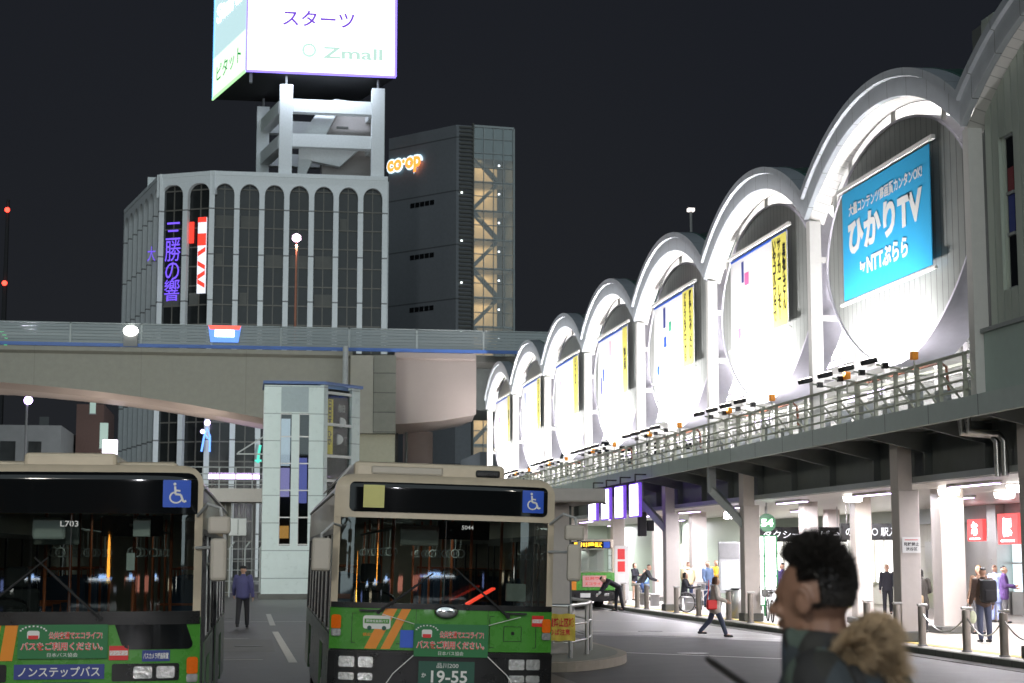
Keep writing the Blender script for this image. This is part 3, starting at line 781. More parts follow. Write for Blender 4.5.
def arch_pts(yc, r, n=28):
    A = math.asin(min(1.0, HW/r))
    return [(yc+r*math.sin(-A+2*A*i/n), CZ+r*math.cos(-A+2*A*i/n)) for i in range(n+1)]
for k in range(-4, NB):
    y0 = V0+k*BAY; yc = y0+HW
    po = arch_pts(yc, RAD); pi_ = arch_pts(yc, RAD-BT)
    # the inner arc is clipped at the valley planes so that neighbouring bands meet
    pi_ = [(max(y0, min(y0+BAY, y)), z) for y, z in pi_]
    x0, x1 = XF, XF+0.16
    pm_ = arch_pts(yc, RAD-0.17)
    rows = [[(x1+0.3, y, z) for y, z in po], [(x0-0.06, y, z) for y, z in po], [(x0-0.06, y, z) for y, z in pm_], [(x0+0.02, y, z-0.02) for y, z in pm_]]
    rows += [[(x0+0.02, y, z+0.03) for y, z in pi_], [(x0+0.03, y, z) for y, z in pi_], [(x1, y, z) for y, z in pi_]]
    SP('arch_band', MB().grid(rows), band_mat, smooth=True)
    # flared white soffit behind the band
    po2 = arch_pts(yc, RAD-BT-0.005); po3 = arch_pts(yc, RAD-BT-0.10)
    cl = lambda P, m_=0.0: [(max(y0+m_, min(y0+BAY-m_, y)), z) for y, z in P]
    SP('arch_soffit', MB().grid([[(x1+0.002, y, z) for y, z in cl(po2)], [(XF+0.55, y, z) for y, z in cl(po3)], [(XF+0.55, y, z+0.06) for y, z in cl(po3)]]), soffit_mat, smooth=True)
    # barrel vault with standing seams
    pv = arch_pts(yc, RAD-0.12)
    MBv = MB().grid([[(x, y, z) for y, z in pv] for x in (XF+0.17, XF+6, XF+13)])
    pw = arch_pts(yc, RAD-0.30)
    SP('vault_lining', MB().grid([[(x, y, z) for y, z in pw] for x in (XF+0.77, XF+6, XF+13)]), 'station_white', smooth=True)
    va = SP('vault', MBv, 'vault_green', smooth=True)
    sm = MB()
    for j in range(9):
        xx = XF+0.45+j*0.62
        pr = arch_pts(yc, RAD+0.02, 20)
        sm.grid([[(xx, y, z-0.12) for y, z in pr], [(xx, y, z) for y, z in pr], [(xx+0.05, y, z) for y, z in pr], [(xx+0.05, y, z-0.12) for y, z in pr]])
    S2('roof_seam', sm, 'vault_green', va)
    if k < 0: continue
    # oval panel
    a, bb, zc = 4.42, 2.72, 9.12
    n = 56
    tap = lambda s_: 1-0.20*max(0, -s_)**1.3
    ring = [(yc+a*math.cos(2*PI*i/n)*tap(math.sin(2*PI*i/n)), zc+bb*math.sin(2*PI*i/n)) for i in range(n)]
    mb = MB(); mb.prism([(p[0], p[1]) for p in ring], XF+0.50, XF+0.62, Matrix(((0,0,1,0),(1,0,0,0),(0,1,0,0),(0,0,0,1))))
    ov = SP('oval_panel', mb, clad)
    rim = MB()
    rim.grid([[(XF+xx, yc+(a+dr)*math.cos(2*PI*i/n)*tap(math.sin(2*PI*i/n)), zc+(bb+dr)*math.sin(2*PI*i/n)) for i in range(n+1)] for xx, dr in ((0.46, 0.0), (0.46, 0.06), (1.35, 0.06), (1.35, 0.0), (0.46, 0.0))])
    S2('rim', rim, 'rim_paint', ov, True)
    for t in (25, 50, 90, 130, 155):
        y = yc+4.3*math.cos(R(t)); z = zc+2.70*math.sin(R(t))
        r2 = (RAD-BT-0.10); dy = y-yc; zt = CZ+math.sqrt(max(0.1, r2*r2-dy*dy))
        S2('bracket', MB().bar((XF+0.56, y, z-0.1), (XF+0.56, y+0.15*math.cos(R(t)), zt+0.05), 0.10, 0.08), 'station_white', ov)

# valley columns
for k in range(0, NB+1):
    y = V0+k*BAY
    c = MB().box(XF+0.12, XF+0.42, y-0.13, y+0.13, 5.15, ZV-0.8)
    if k > 0: c.box(XF+1.30, XF+1.55, y-0.12, y+0.12, 5.15, ZV-0.8)
    for z in (6.5, 8.0, 9.5):
        if k > 0: c.box(XF+0.42, XF+1.30, y-0.05, y+0.05, z, z+0.14)
    SP('arch_column', c, 'station_white')
# metal clad wall closing the nearest bay
w = MB()
for i in range(97):
    y = 2.0+i*0.30
    if 29.9 < y+0.15 < 30.35: w.box(XF+0.40, XF+0.47, y+0.02, y+0.28, 6.5, 7.15); w.box(XF+0.40, XF+0.47, y+0.02, y+0.28, 10.15, 12.6); continue
    w.box(XF+0.40, XF+0.47, y+0.02, y+0.28, 6.5, 12.7)
w.box(XF+0.47, XF+0.48, 1.9, 29.9, 6.5, 12.7).box(XF+0.47, XF+0.48, 30.35, 31.25, 6.5, 12.7)
cw = SP('clad_wall', w, 'wall_metal' if 'wall_metal' in M else mat('wall_metal', (0.50, 0.56, 0.50), rough=0.36, metal=0.3, var=0.05, scale=1, stretch=(1, 4, 0.3)))
S2('wall_backing', MB().box(XF+0.50, XF+0.56, 1.9, 31.75, 5.2, 12.7), 'girder', cw)
S2('window', MB().box(XF+0.47, XF+0.49, 30.0, 30.31, 7.15, 10.15), 'black_gloss', cw)
fr = MB()
for z in (7.15, 8.2, 9.0, 10.12): fr.box(XF+0.42, XF+0.52, 30.0, 30.31, z-0.03, z+0.03)
S2('window_frame', fr, 'station_grey', cw)
S2('pane_glint', MB().box(XF+0.455, XF+0.465, 30.03, 30.28, 8.25, 8.96), 'navy', cw)  # coloured panels painted in for glints on the window
S2('pane_glint', MB().box(XF+0.455, XF+0.465, 30.03, 30.28, 9.04, 9.5), 'dark_red', cw)
MBs = MB().box(XF+0.30, XF+0.50, 1.9, 31.25, 5.17, 6.42)
SP('parapet_panel', MBs, mat('parapet_green', (0.42, 0.53, 0.49), rough=0.5, var=0.06))
SP('cornice', MB().box(XF+0.22, XF+0.52, 1.9, 31.25, 6.42, 6.50), 'station_grey')
# deck
SP('fascia', MB().box(XF-0.16, XF-0.02, -4, 99, 4.76, 5.16), fasc_mat)
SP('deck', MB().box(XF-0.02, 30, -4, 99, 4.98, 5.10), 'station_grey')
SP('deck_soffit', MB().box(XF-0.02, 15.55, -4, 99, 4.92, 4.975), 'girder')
SP('girder', MB().box(15.60, 15.66, -4, 99, 3.80, 4.92).box(15.42, 15.86, -4, 99, 3.78, 3.84).box(15.42, 15.86, -4, 99, 4.86, 4.915), 'girder')
y = 1.68
while y < 98:
    stf = MB()
    stf.box(15.42, 15.60, y-0.03, y+0.03, 3.82, 4.86)
    stf.add([(XF, y+0.04, 4.90), (15.6, y+0.04, 4.90), (15.6, y+0.04, 4.40), (XF, y+0.04, 4.76), (XF, y-0.04, 4.90), (15.6, y-0.04, 4.90), (15.6, y-0.04, 4.40), (XF, y-0.04, 4.76)],
            [(0,1,2,3),(7,6,5,4),(0,4,5,1),(1,5,6,2),(2,6,7,3),(3,7,4,0)])
    y += 3.22
    SP('bracket', stf, 'girder')
SP('lower_rail', MB().box(15.36, 15.41, -4, 99, 3.76, 3.90), 'station_grey')
SP('ceiling', MB().box(15.87, 27, -4, 99, 3.80, 3.86), grid_mat('ceiling_panels', (0.62, 0.60, 0.58), (0.35, 0.34, 0.33), (1.2, 1.2, 0), width=0.02, rough=0.35, bump=0.1))
# ground floor columns
for i, y in enumerate((31.2, 37.9, 50.3, 60.0, 69.8, 79.0, 88.5, 24.4, 17.5, 10.5, 3.5)):
    x = 15.0 if i != 4 else 15.2
    c = MB().box(x, x+0.50, y-0.24, y+0.24, 0.14, 3.60, bev=0.02).box(x, x+0.34, y-0.24, y+0.24, 3.60, 4.90)
    co = SP('front_column', c, 'column_paint')
    S2('column_base', MB().box(x-0.06, x+0.56, y-0.30, y+0.30, 0.12, 0.36, bev=0.03), 'concrete_dark', co)
for y in (60.0, 50.3): 
    SP('diagonal_brace', MB().bar((15.1, y, 3.0), (14.3, y+0.8, 4.1), 0.22, 0.22).bar((14.3, y+0.8, 4.02), (14.3, y+0.8, 4.9), 0.22, 0.22), 'station_grey')
for x, y, w_ in ((18.0, 41.9, 0.65), (18.0, 48.2, 0.5), (18.0, 52.9, 0.5), (18.2, 60.2, 0.5), (18.0, 66.5, 0.6), (18.0, 73.0, 0.5), (18.0, 81, 0.5), (18.0, 90, 0.5), (22.0, 62, 0.5), (22.0, 75, 0.5)):
    co = SP('inner_column', MB().box(x-w_/2, x+w_/2, y-w_/2, y+w_/2, 0.14, 3.86, bev=0.03), 'column_paint')
    S2('column_base', MB().box(x-w_/2-0.12, x+w_/2+0.12, y-w_/2-0.12, y+w_/2+0.12, 0.12, 0.30, bev=0.03), 'concrete_dark', co)
# shops behind
wallm = grid_mat('shop_wall', (0.55, 0.54, 0.48), (0.35, 0.34, 0.3), (0, 1.5, 1.2), width=0.02, rough=0.5, bump=0.15)
greenw = mat('wall_green', (0.42, 0.50, 0.40), rough=0.6, var=0.05)
SP('back_wall', MB().box(25.6, 25.9, -4, 130, 0.12, 3.86), wallm)
SP('end_wall', MB().box(15.7, 25.6, 99, 99.3, 0.12, 3.86), greenw)
for ya, yb in ((54.9, 58.4), (46.4, 49.4)):
    sh = MB().box(25.52, 25.55, ya, yb, 0.13, 3.05)
    for i in range(34): z = 0.14+i*0.085; sh.box(25.50, 25.56, ya, yb, z, z+0.07)
    SP('shutter', sh, 'steel')
for ya, yb in ((54.0, 54.7), (58.4, 58.8)): SP('shop_post', MB().box(24.9, 25.5, ya, yb, 0.12, 3.78), 'steel')
SP('shop_header', MB().box(25.2, 25.58, 44, 99, 3.25, 3.86), 'station_grey')
kio = SP('kiosk_window', MB().box(25.40, 25.46, 49.6, 53.9, 0.9, 2.9), emat('kiosk_glow', (0.70, 0.92, 1.0), 1.1))
S2('kiosk_frame', MB().box(25.34, 25.5, 49.6, 53.9, 0.12, 0.9).box(25.36, 25.5, 51.7, 51.8, 0.9, 2.9).box(25.36, 25.5, 49.6, 53.9, 1.8, 1.86), 'steel', kio)
dr = SP('staff_door', MB().box(25.36, 25.44, 59.6, 61.2, 0.12, 2.6), 'steel')
S2('handle', MB().bar((25.30, 59.8, 0.9), (25.30, 59.8, 1.9), 0.05), 'white', dr)
for ya, yb, s_ in ((62.5, 66.5, 2.4), (67.0, 72.0, 2.4), (73.5, 80.0, 2.2), (81, 90, 2.0), (91, 98, 2.0)):
    wd = SP('shop_window', MB().box(25.48, 25.54, ya, yb, 1.0, 2.75), emat('shop_glow', (1.0, 0.97, 0.90), s_))
    f_ = MB()
    yy = ya
    while yy <= yb+0.01: f_.box(25.40, 25.5, yy-0.04, yy+0.04, 0.9, 2.8); yy += (yb-ya)/4
    f_.box(25.40, 25.5, ya, yb, 0.9, 1.0).box(25.40, 25.5, ya, yb, 2.75, 2.82)
    S2('window_frame', f_, 'steel', wd)
SP('counter', MB().box(22.5, 23.4, 63, 70, 0.12, 1.05, bev=0.03), mat('counter_yellow', (0.45, 0.50, 0.18), rough=0.5))
SP('partition', MB().box(21.4, 21.5, 72, 82, 0.12, 3.86).box(21.3, 21.6, 83, 99, 0.12, 3.86), greenw)
# fluorescent and round ceiling lamps, each with its light
def ceil_strip(x, y, L, power):
    b = thing('ceiling_lamp', LBL[0], 'ceiling lamp', (x, y, 3.80), 0, LBL[1])
    MB().box(-0.13, 0.13, -L/2, L/2, -0.07, -0.004, bev=0.01).build('lamp_housing', 'white', b)
    MB().box(-0.10, 0.10, -L/2+0.05, L/2-0.05, -0.085, -0.072).build('tube', 'tube_glow', b)
    area('strip_light', (0, 0, -0.12), (0, 0, -3), 0.25, power, (0.96, 0.93, 1.0), b, size_y=L)
LBL = ['white fluorescent strip lamp on the ceiling of the shop arcade under the station', 'fluorescent strip lamps on the arcade ceiling']
ORD = ('first', 'second', 'third', 'fourth', 'fifth', 'sixth', 'seventh', 'eighth', 'ninth', 'tenth', 'last')
for i, y in enumerate((24, 31, 38, 44.5, 51.5, 57.5, 64, 70.5, 77, 84, 91)):
    LBL[0] = 'white strip lamp on the arcade ceiling, street-side row, %s from the right' % ORD[i]
    ceil_strip(17.0, y, 2.6, 420)
for i, y in enumerate((28, 35, 47.5, 61, 68.5, 80, 94)):
    LBL[0] = 'white strip lamp on the arcade ceiling, shop-side row, %s from the right' % ORD[i]
    ceil_strip(20.6, y, 2.6, 460)
for i, (x, y, lb) in enumerate(((17.85, 41.4, 'round glaring ceiling lamp seen between two beige columns near the shutter'), (18.4, 38.6, 'round glaring ceiling lamp nearest the right edge above the red shop signs'),
                 (17.3, 46.9, 'round ceiling lamp above the beige column behind the standing man'), (20.2, 43.2, 'round ceiling lamp low above the backpack man, set back from the columns'))):
    b = thing('round_ceiling_lamp', lb, 'ceiling lamp', (x, y, 3.80), 0, 'round ceiling lamps')
    MB().lathe((0,0,0), [(0.30,-0.03),(0.32,-0.002)], 20).build('lamp_housing', 'white', b)
    MB().lathe((0,0,0), [(0.16,-0.20),(0.26,-0.17),(0.28,-0.035)], 20).build('diffuser', 'warm_glow', b, smooth=True)
    area('lamp_light', (0, 0, -0.24), (0, 0, -3), 0.5, 90, (1.0, 0.93, 0.86), b)
# upper level: platform behind the oval panels
upl = grid_mat('platform_wall', (0.66, 0.66, 0.64), (0.4, 0.4, 0.4), (0, 1.2, 0.8), width=0.02, rough=0.5, bump=0.1)
SP('platform_wall', MB().box(26.6, 26.8, -4, 99, 5.1, 12), upl)
tb = MB()
y = 33
while y < 98:
    tb.box(15.4, 26.6, y-0.08, y+0.08, 8.70, 8.98); y += 2.4
for x in (17, 20, 23): tb.box(x-0.06, x+0.06, 31.6, 99, 8.55, 8.70)
SP('roof_beam', tb, 'station_white')
# balustrade of the upper platform and white lattice behind
lt = MB()
y = 32.2
while y < 98:
    lt.box(16.4, 16.5, y-0.05, y+0.05, 5.1, 7.2); y += 1.61
for z in (5.7, 6.3, 7.0): lt.box(16.42, 16.48, 31.6, 99, z, z+0.07)
SP('lattice_screen', lt, 'station_white')
for i in range(NB):
    y = V0+HW+i*BAY
    b = thing('platform_lamp', 'fluorescent lamp row inside the vault behind the %s arch from the right' % ORD[i], 'ceiling lamp', (19.5, y, 8.5), 0, 'lamp rows of the upper platform')
    MB().box(-0.1, 0.1, -3.8, 3.8, -0.10, 0.0).build('tube', 'tube_glow', b)
    MB().box(-0.16, 0.16, -3.9, 3.9, 0.003, 0.05).build('lamp_housing', 'white', b)
    area('row_light', (0, 0, -0.15), (0, 0, -3), 0.3, 1200, (1.0, 0.97, 0.95), b, size_y=7.6)
    area('up_light', (0, 0, 0.10), (0, 0, 3), 0.3, 2000, (1.0, 0.97, 0.95), b, size_y=7.6)
    b = thing('platform_lamp', 'violet-white lamp tube behind the deck railing, %s from the right' % ORD[i], 'ceiling lamp', (17.2, y-0.4, 6.55), 0, 'tube lamps behind the railing')
    MB().box(-0.04, 0.04, -1.6, 1.6, -0.05, 0.05).build('tube', 'tube_glow', b)
    MB().box(0.045, 0.12, -1.7, 1.7, -0.08, 0.08).build('lamp_housing', 'white', b)

# railing on the deck edge
rl = thing('deck_railing', 'grey-green pipe railing along the edge of the station deck, above the fascia', 'railing', (XF-0.05, V0, 5.16))
pm = mat('railing_paint', (0.46, 0.48, 0.40), rough=0.5, var=0.1)
rb = MB()
for z in (0.16, 0.36, 0.56, 0.88): rb.tube([(0, -0.2, z), (0, 67, z)], 0.026 if z < 0.8 else 0.035, 6)
rb.tube([(1.2, 0.3, 1.0), (1.2, 67, 1.0)], 0.04, 6).tube([(1.2, 0.3, 0.5), (1.2, 67, 0.5)], 0.03, 6)
rb.build('rail', pm, rl)
for k in range(NB):
    a = k*BAY
    MB().tube([(0.35, a+1.6, 0.30), (0.35, a+1.7, 0.8), (0.35, a+2.0, 0.92), (0.35, a+6.8, 0.92)], 0.032, 6).build('handrail', mat('handrail_brown', (0.30, 0.12, 0.07), rough=0.4), rl)
for i in range(56):
    MB().box(-0.04, 0.04, i*1.2-0.03, i*1.2+0.03, 0.0, 0.90).bar((0, i*1.2, 0.6), (0.5, i*1.2, 0.0), 0.04).build('post', pm, rl)
for i in range(44):
    y = 0.9+i*1.5
    MB().box(0.5, 0.75, y, y+0.3, 0.02, 0.35+0.3*random.random()).build('cable_box', 'station_grey', rl)

# floodlights on arms from the railing
fl_n = 0
def floodlight(y, z, label, grp, lit=True):
    b = thing('floodlight', label, 'floodlight', (XF-0.05, y, 6.06), 0, grp)
    MB().tube([(0.10, 0, -0.5), (0.10, 0, 0.0), (-0.55, 0, 0.10)], 0.022, 6).box(-0.1, 0.3, -0.04, 0.04, -0.06, 0.0).build('arm', pm, b)
    m = Matrix.Translation((-0.72, 0, 0.16)) @ Matrix.Rotation(R(-12), 4, 'Y')
    MB().box(-0.14, 0.14, -0.17, 0.17, -0.05, 0.06, m, bev=0.03).build('lamp_head', 'black_matt', b)
    MB().box(-0.11, 0.12, -0.14, 0.14, 0.062, 0.07, m).build('lamp_glass', 'warm_glow', b)
    MB().box(-0.42, -0.30, -0.06, 0.06, 0.02, 0.14).build('ballast', 'black', b)
    kk_ = int(label[0]); b['label'] = label[1:]
    lg = area('flood_beam', (-0.66, 0, 0.27), (1.05, 0.1, 2.9), 0.24, FLOOD*(1.3 if kk_ else 0.6), (1.0, 0.97, 0.98), b, size_y=0.2, spread=165)
    return b
for k in range(NB):
    yc = V0+HW+k*BAY
    which = ['nearest', 'second', 'third', 'fourth', 'fifth', 'sixth', 'farthest'][k]
    for j, dy in enumerate((-1.35, 0.05, 1.45, 2.85)):
        floodlight(yc+dy-0.2, 0, '%d%s of four small black floodlights under the %s oval panel' % (k, ('right-hand one', 'second from right', 'second from left', 'left-hand one')[j], which), 'floodlights below the %s oval panel' % which)
    for j, dy in enumerate((-2.9, 1.1)):
        b = thing('signal_lamp', '%s small orange lamp box on the railing below the %s oval panel' % (('right', 'left')[j], which), 'lamp', (XF-0.3, yc+dy, 6.2), 0, 'orange lamp boxes of the %s arch' % which)
        MB().box(-0.07, 0.07, -0.08, 0.08, -0.08, 0.09, bev=0.02).build('lamp_box', mat('signal_orange', (0.9, 0.30, 0.03), rough=0.4, emit=(1, 0.35, 0.03), es=0.12) if 'so' not in M else M['so'], b)
        MB().tube([(0, 0, -0.1), (0, 0, -0.4), (0.25, 0, -0.4)], 0.018, 6).build('arm', pm, b)

# banners hanging on the oval panels
def banner(k, label):
    yc = V0+HW+k*BAY+0.1
    o = thing('banner', label, 'banner', (XF+0.3, yc, 9.5), 0, None)
    return o
FR = lambda y, z, x=0.0: frame((x, y, z), (0,-1,0), (0,0,1))
W_, H_ = 5.35, 2.62
def bars(b):
    MB().bar((0, -W_/2-0.25, H_/2+0.10), (0, W_/2+0.25, H_/2+0.10), 0.09).bar((0, -W_/2-0.2, -H_/2-0.08), (0, W_/2+0.2, -H_/2-0.08), 0.06).build('hanging_bar', 'station_white', b)
b = banner(0, 'bright blue banner with large white lettering on the nearest oval panel')
quad('cloth', FR(0, 0), W_, H_, mat('banner_blue', (0.04, 0.43, 0.78), rough=0.5, var=0.03), b, 0.02)
text('lettering', "大量コンテンツ高画質カンタンOK!", FR(-0.05, 0.82, -0.012), 4.5, 0.30, 'white_letter', b, 0.03)
text('lettering', "ひかりTV", FR(0.0, 0.15, -0.012), 4.55, 0.85, 'white_letter', b, 0.05)
text('lettering', "by", FR(1.35, -0.66, -0.012), 0.36, 0.26, 'white_letter', b, 0.04)
text('lettering', "NTTぷらら", FR(-0.15, -0.66, -0.012), 2.5, 0.46, 'white_letter', b, 0.045)
bars(b)
yel = mat('banner_yellow', (0.88, 0.78, 0.16), rough=0.5, var=0.03)
wht = mat('banner_white', (0.80, 0.80, 0.80), rough=0.5, var=0.03)
info = [('white banner with wide yellow lettered right edge on the second oval panel', ("長深さん", "サッカーした!", "いやゴルフやで"), 0.9),
        ('white banner with green and blue picture on the third oval panel', ("野球も観たい", "ドラマもビデオも"), 0.95),
        ('white banner with narrow yellow edge on the fourth oval panel', ("映画",), 0.55),
        ('nearly blank white banner with a yellow strip on the fifth oval panel', ("ビデオサービス",), 0.75),
        ('pale banner with a yellow strip on the sixth oval panel', ("テレビの時代",), 0.6),
        ('small pale banner on the farthest oval panel of the arch row', ("電話",), 0.5)]
pk = mat('banner_pink', (0.75, 0.15, 0.35), rough=0.5); gn = mat('banner_green', (0.05, 0.45, 0.25), rough=0.5)
for k, (lb, cols_, wy) in enumerate(info, 1):
    b = banner(k, lb)
    quad('cloth', FR(0, 0), W_, H_, wht, b, 0.02)
    quad('yellow_strip', FR(0, 0, -0.006), wy*1.4, H_*0.96, yel, b, 0.004, cx=W_/2-wy*0.7-0.05)
    n = len(cols_)
    for i, s in enumerate(cols_):
        text('lettering', s, FR(-(W_/2-0.05-wy*1.4*(i+0.5)/n), 0.05, -0.012), min(0.32, wy*1.4/n*0.75), H_*0.86*min(1, len(s)/5), 'black', b, 0.03, vertical=True)
    bars(b)
    rnd = random.Random(k)
    # printed pictures: small rectangles and pale lines of print
    lay = [[('navy', -1.45, 0.80, 0.22, 0.62), (pk, -1.05, 0.55, 0.42, 0.36), (pk, -1.85, -0.95, 0.30, 0.30)],
           [('navy', -1.2, 0.75, 0.30, 0.70), (gn, -0.55, 0.35, 0.55, 0.32), ('blue_sign', -1.1, -0.1, 0.35, 0.35), (wht, -0.7, 0.35, 0.3, 0.3), ('blue_sign', -2.1, -1.0, 0.35, 0.30)],
           [(pk, -0.4, 0.75, 0.15, 0.6), ('blue_sign', -1.7, -0.2, 0.30, 0.5), (pk, 0.3, -0.3, 0.15, 0.5), ('navy', -2.1, -0.6, 0.25, 0.7)],
           [(pk, -1.6, 0.4, 0.2, 0.2)], [('blue_sign', -1.8, 0.5, 0.2, 0.8)], [(pk, -1.0, 0.2, 0.3, 0.3)]][k-1]
    for j, (mm, cx, cy, w, h) in enumerate(lay):
        quad('printed_picture', FR(0, 0, -0.004-0.002*j), w, h, mm, b, 0.002, cx=cx, cy=cy)
    for j in range(3):
        text('small_print', rnd.choice(("番組案内", "毎日更新中", "ただいま受付中", "見放題プラン")), FR(0.9-0.9*j*0.6, -0.25-0.3*j, -0.006), 1.2, 0.13, bpy.data.materials.get('pale_print') or mat('pale_print', (0.45, 0.50, 0.62), var=0), b, 0.0)
    quad('blue_edge', FR(0, 0, -0.004), W_, 0.07, 'blue_sign', b, 0.003, cy=H_/2-0.05)

# four violet-white light boxes hanging from the fascia
for i, lb in enumerate(('leftmost of the four tall violet-edged light boxes under the deck edge', 'second from left of the four tall violet-edged light boxes', 'third from left of the four tall violet-edged light boxes', 'rightmost and largest looking of the four violet-edged light boxes')):
    y = 65.0-i*2.38
    b = thing('light_box', lb, 'light box', (13.45, y, 4.0), R(0), 'violet light boxes under the deck')
    MB().box(-0.05, 0.05, -0.80, 0.80, -0.60, 0.58, bev=0.02).build('box_frame', 'violet_glow', b)
    MB().box(-0.065, -0.054, -0.62, 0.62, -0.55, 0.53).build('lit_face', 'white_glow', b)
    MB().box(-0.02, 0.02, -0.05, 0.05, 0.62, 0.9).bar((0, 0, 0.88), (0.5, 0, 0.88), 0.05).build('hanger', 'black', b)
# drain pipes by the right edge
b = thing('drain_pipe', 'pair of bent metal drain pipes on the dark girder at the right edge', 'pipe', (15.3, 32.8, 3.8))
for dy in (0.0, 0.35):
    MB().tube([(-0.7, dy, 1.1), (-0.7, dy, 0.8), (-0.1, dy-0.1, 0.75), (0.0, dy-0.15, 0.6), (0.0, dy-0.15, -0.1)], 0.07, 10).build('pipe', 'steel', b, smooth=True)
# number sign and lit poster below it
b = thing('number_sign', 'round green lit sign reading 54 above the tall white light panel', 'sign', (17.0, 54.1, 3.15))
MB().lathe((0,0,0), [(0.30, 0.0), (0.30, 0.10)], 28, 'Y').build('disc', emat('green_disc', (0.02, 0.10, 0.04), 0.15), b)
text('number', "54", frame((0, -0.008, 0), (1,0,0), (0,0,1)), 0.42, 0.26, emat('green_num', (0.45, 1.0, 0.5), 2.5), b, 0.05)
MB().tube([(0, 0.05, 0.3), (0, 0.05, 0.7)], 0.03, 8).build('hanger', 'steel', b)
b = thing('lit_poster_stand', 'tall white lit panel in a green frame beneath the round number sign', 'light panel', (17.0, 54.3, 0.12))
f = MB()
for x in (-0.36, -0.06, 0.36): f.box(x-0.025, x+0.025, -0.04, 0.04, 0, 2.62)
for z in (0.35, 1.3, 1.95, 2.6): f.box(-0.36, 0.36, -0.035, 0.035, z-0.02, z+0.02)
f.build('panel_frame', 'green_dark', b)
MB().box(-0.34, 0.34, 0.0, 0.02, 0.37, 2.58).build('lit_face', emat('poster_glow', (0.95, 0.97, 1.0), 2.6), b)
M['sign_dim'] = emat('sign_dim', (0.9, 0.92, 1.0), 0.7)
# overhead direction signs
for i, (x, y, w, s, lb) in enumerate(((19.5, 58.0, 3.3, "タクシーのりば →", 'dark hanging direction sign with white letters and an arrow behind the man in front'), (19.5, 51.0, 2.2, "のりば ○ 駅入口", 'dark hanging direction sign with white letters right of the beige column'))):
    b = thing('hanging_sign', lb, 'sign', (x, y, 2.82))
    MB().box(-w/2, w/2, 0, 0.14, -0.26, 0.26, bev=0.01).build('sign_board', 'black', b)
    text('lettering', s, frame((0, -0.006, 0), (1,0,0), (0,0,1)), w*0.86, 0.27, 'sign_dim', b, 0.01)
    MB().tube([(-w*0.4, 0.07, 0.26), (-w*0.4, 0.07, 1.04)], 0.02, 6).tube([(w*0.4, 0.07, 0.26), (w*0.4, 0.07, 1.04)], 0.02, 6).build('hanger', 'steel', b)
# red lit shop signs
for x, y, w, h, z, lb, ch in ((25.0, 55.9, 1.25, 0.75, 2.95, 'red lit shop sign with a white blob character on the shutter', "お"), (24.7, 52.7, 1.5, 1.0, 2.95, 'larger red lit shop sign above the bright kiosk window', "ほ")):
    b = thing('shop_sign', lb, 'sign', (x, y, z), 0)
    MB().box(0, 0.15, -w/2, w/2, -h/2, h/2, bev=0.02).build('sign_box', emat('shop_red', (1.0, 0.10, 0.10), 1.1), b)
    text('character', ch, FR(0, 0.05, -0.006), w*0.45, h*0.62, 'white_glow', b, 0.06)
    MB().box(-0.012, -0.004, -w*0.33, w*0.33, -h*0.42, -h*0.36).build('underline', 'white_glow', b)
# small notice on the front column
b = thing('column_notice', 'small white notice with a red line fixed to the nearest beige column', 'notice', (15.27, 37.64, 2.33))
MB().box(-0.22, 0.22, -0.01, 0.0, -0.18, 0.18).build('notice_board', 'white', b)
text('lettering', "駐輪禁止", frame((0, -0.014, 0.02), (1,0,0), (0,0,1)), 0.36, 0.09, 'black', b, 0.02)
text('lettering', "渋谷区", frame((0, -0.014, -0.09), (1,0,0), (0,0,1)), 0.28, 0.08, 'black', b, 0.02)
MB().box(-0.16, 0.16, -0.014, -0.011, 0.11, 0.125).build('red_line', 'red', b)
# ---------------------------------------------------------------- elevated expressway
eb_ = thing('expressway_bridge', 'elevated concrete expressway crossing behind the station with a glass-like noise barrier and blue stripe', 'bridge', (0, 100, 0))
wall_c = grid_mat('bridge_concrete', (0.36, 0.34, 0.29), (0.31, 0.295, 0.25), (6.0, 0, 0), width=0.05, rough=0.8, bump=0.1, var=0.10)
wall_p = mat('bridge_pink', (0.36, 0.30, 0.275), rough=0.75, var=0.10, scale=0.35)
metal_s = mat('soffit_metal', (0.50, 0.42, 0.38), rough=0.35, metal=0.45, var=0.04, scale=1.2)
def bz(x):      # lower edge of the left span
    t = (x+13.8)/14.7
    return 11.9-1.85*t+0.25*math.sin(PI*max(0, min(1, t)))
xs = [-60+i*2 for i in range(23)]+[-14+i for i in range(15)]+[0.9]
xs += [2, 3, 4, 5, 6.2]
def bzz(x): return bz(x) if x > -14 else bz(-14)+(-14-x)*0.02
F = MB()
F.grid([[(x, 0, bzz(x)) for x in xs], [(x, -0.02, 13.6) for x in xs], [(x, -0.30, 13.75) for x in xs], [(x, -0.30, 14.0) for x in xs], [(x, 0.5, 14.0) for x in xs]])
F.build('girder_wall', wall_c, eb_)
G = MB().grid([[(x, 0.005, bzz(x)+0.01) for x in xs], [(x, 1.5, bzz(x)-0.25) for x in xs], [(x, 8.0, bzz(x)-0.05) for x in xs], [(x, 9.0, 13.6) for x in xs]])
G.build('underside', metal_s, eb_)
xr = [8.7, 10, 11.5, 13.5]
zr = [9.75, 9.85, 10.0, 10.35]
MB().grid([[(x, 0, z) for x, z in zip(xr, zr)], [(x, -0.02, 13.6) for x in xr], [(x, -0.30, 13.7) for x in xr], [(x, -0.30, 14.0) for x in xr], [(x, 0.5, 14.0) for x in xr]]).box(13.48, 13.6, 0.01, 9, 10.4, 14.0).build('girder_wall', wall_p, eb_)
MB().grid([[(x, 0.005, z+0.01) for x, z in zip(xr, zr)], [(x, 1.2, z-0.28) for x, z in zip(xr, zr)], [(x, 8, z-0.1) for x, z in zip(xr, zr)], [(x, 9.0, 13.6) for x in xr]]).build('underside', metal_s, eb_, smooth=True)
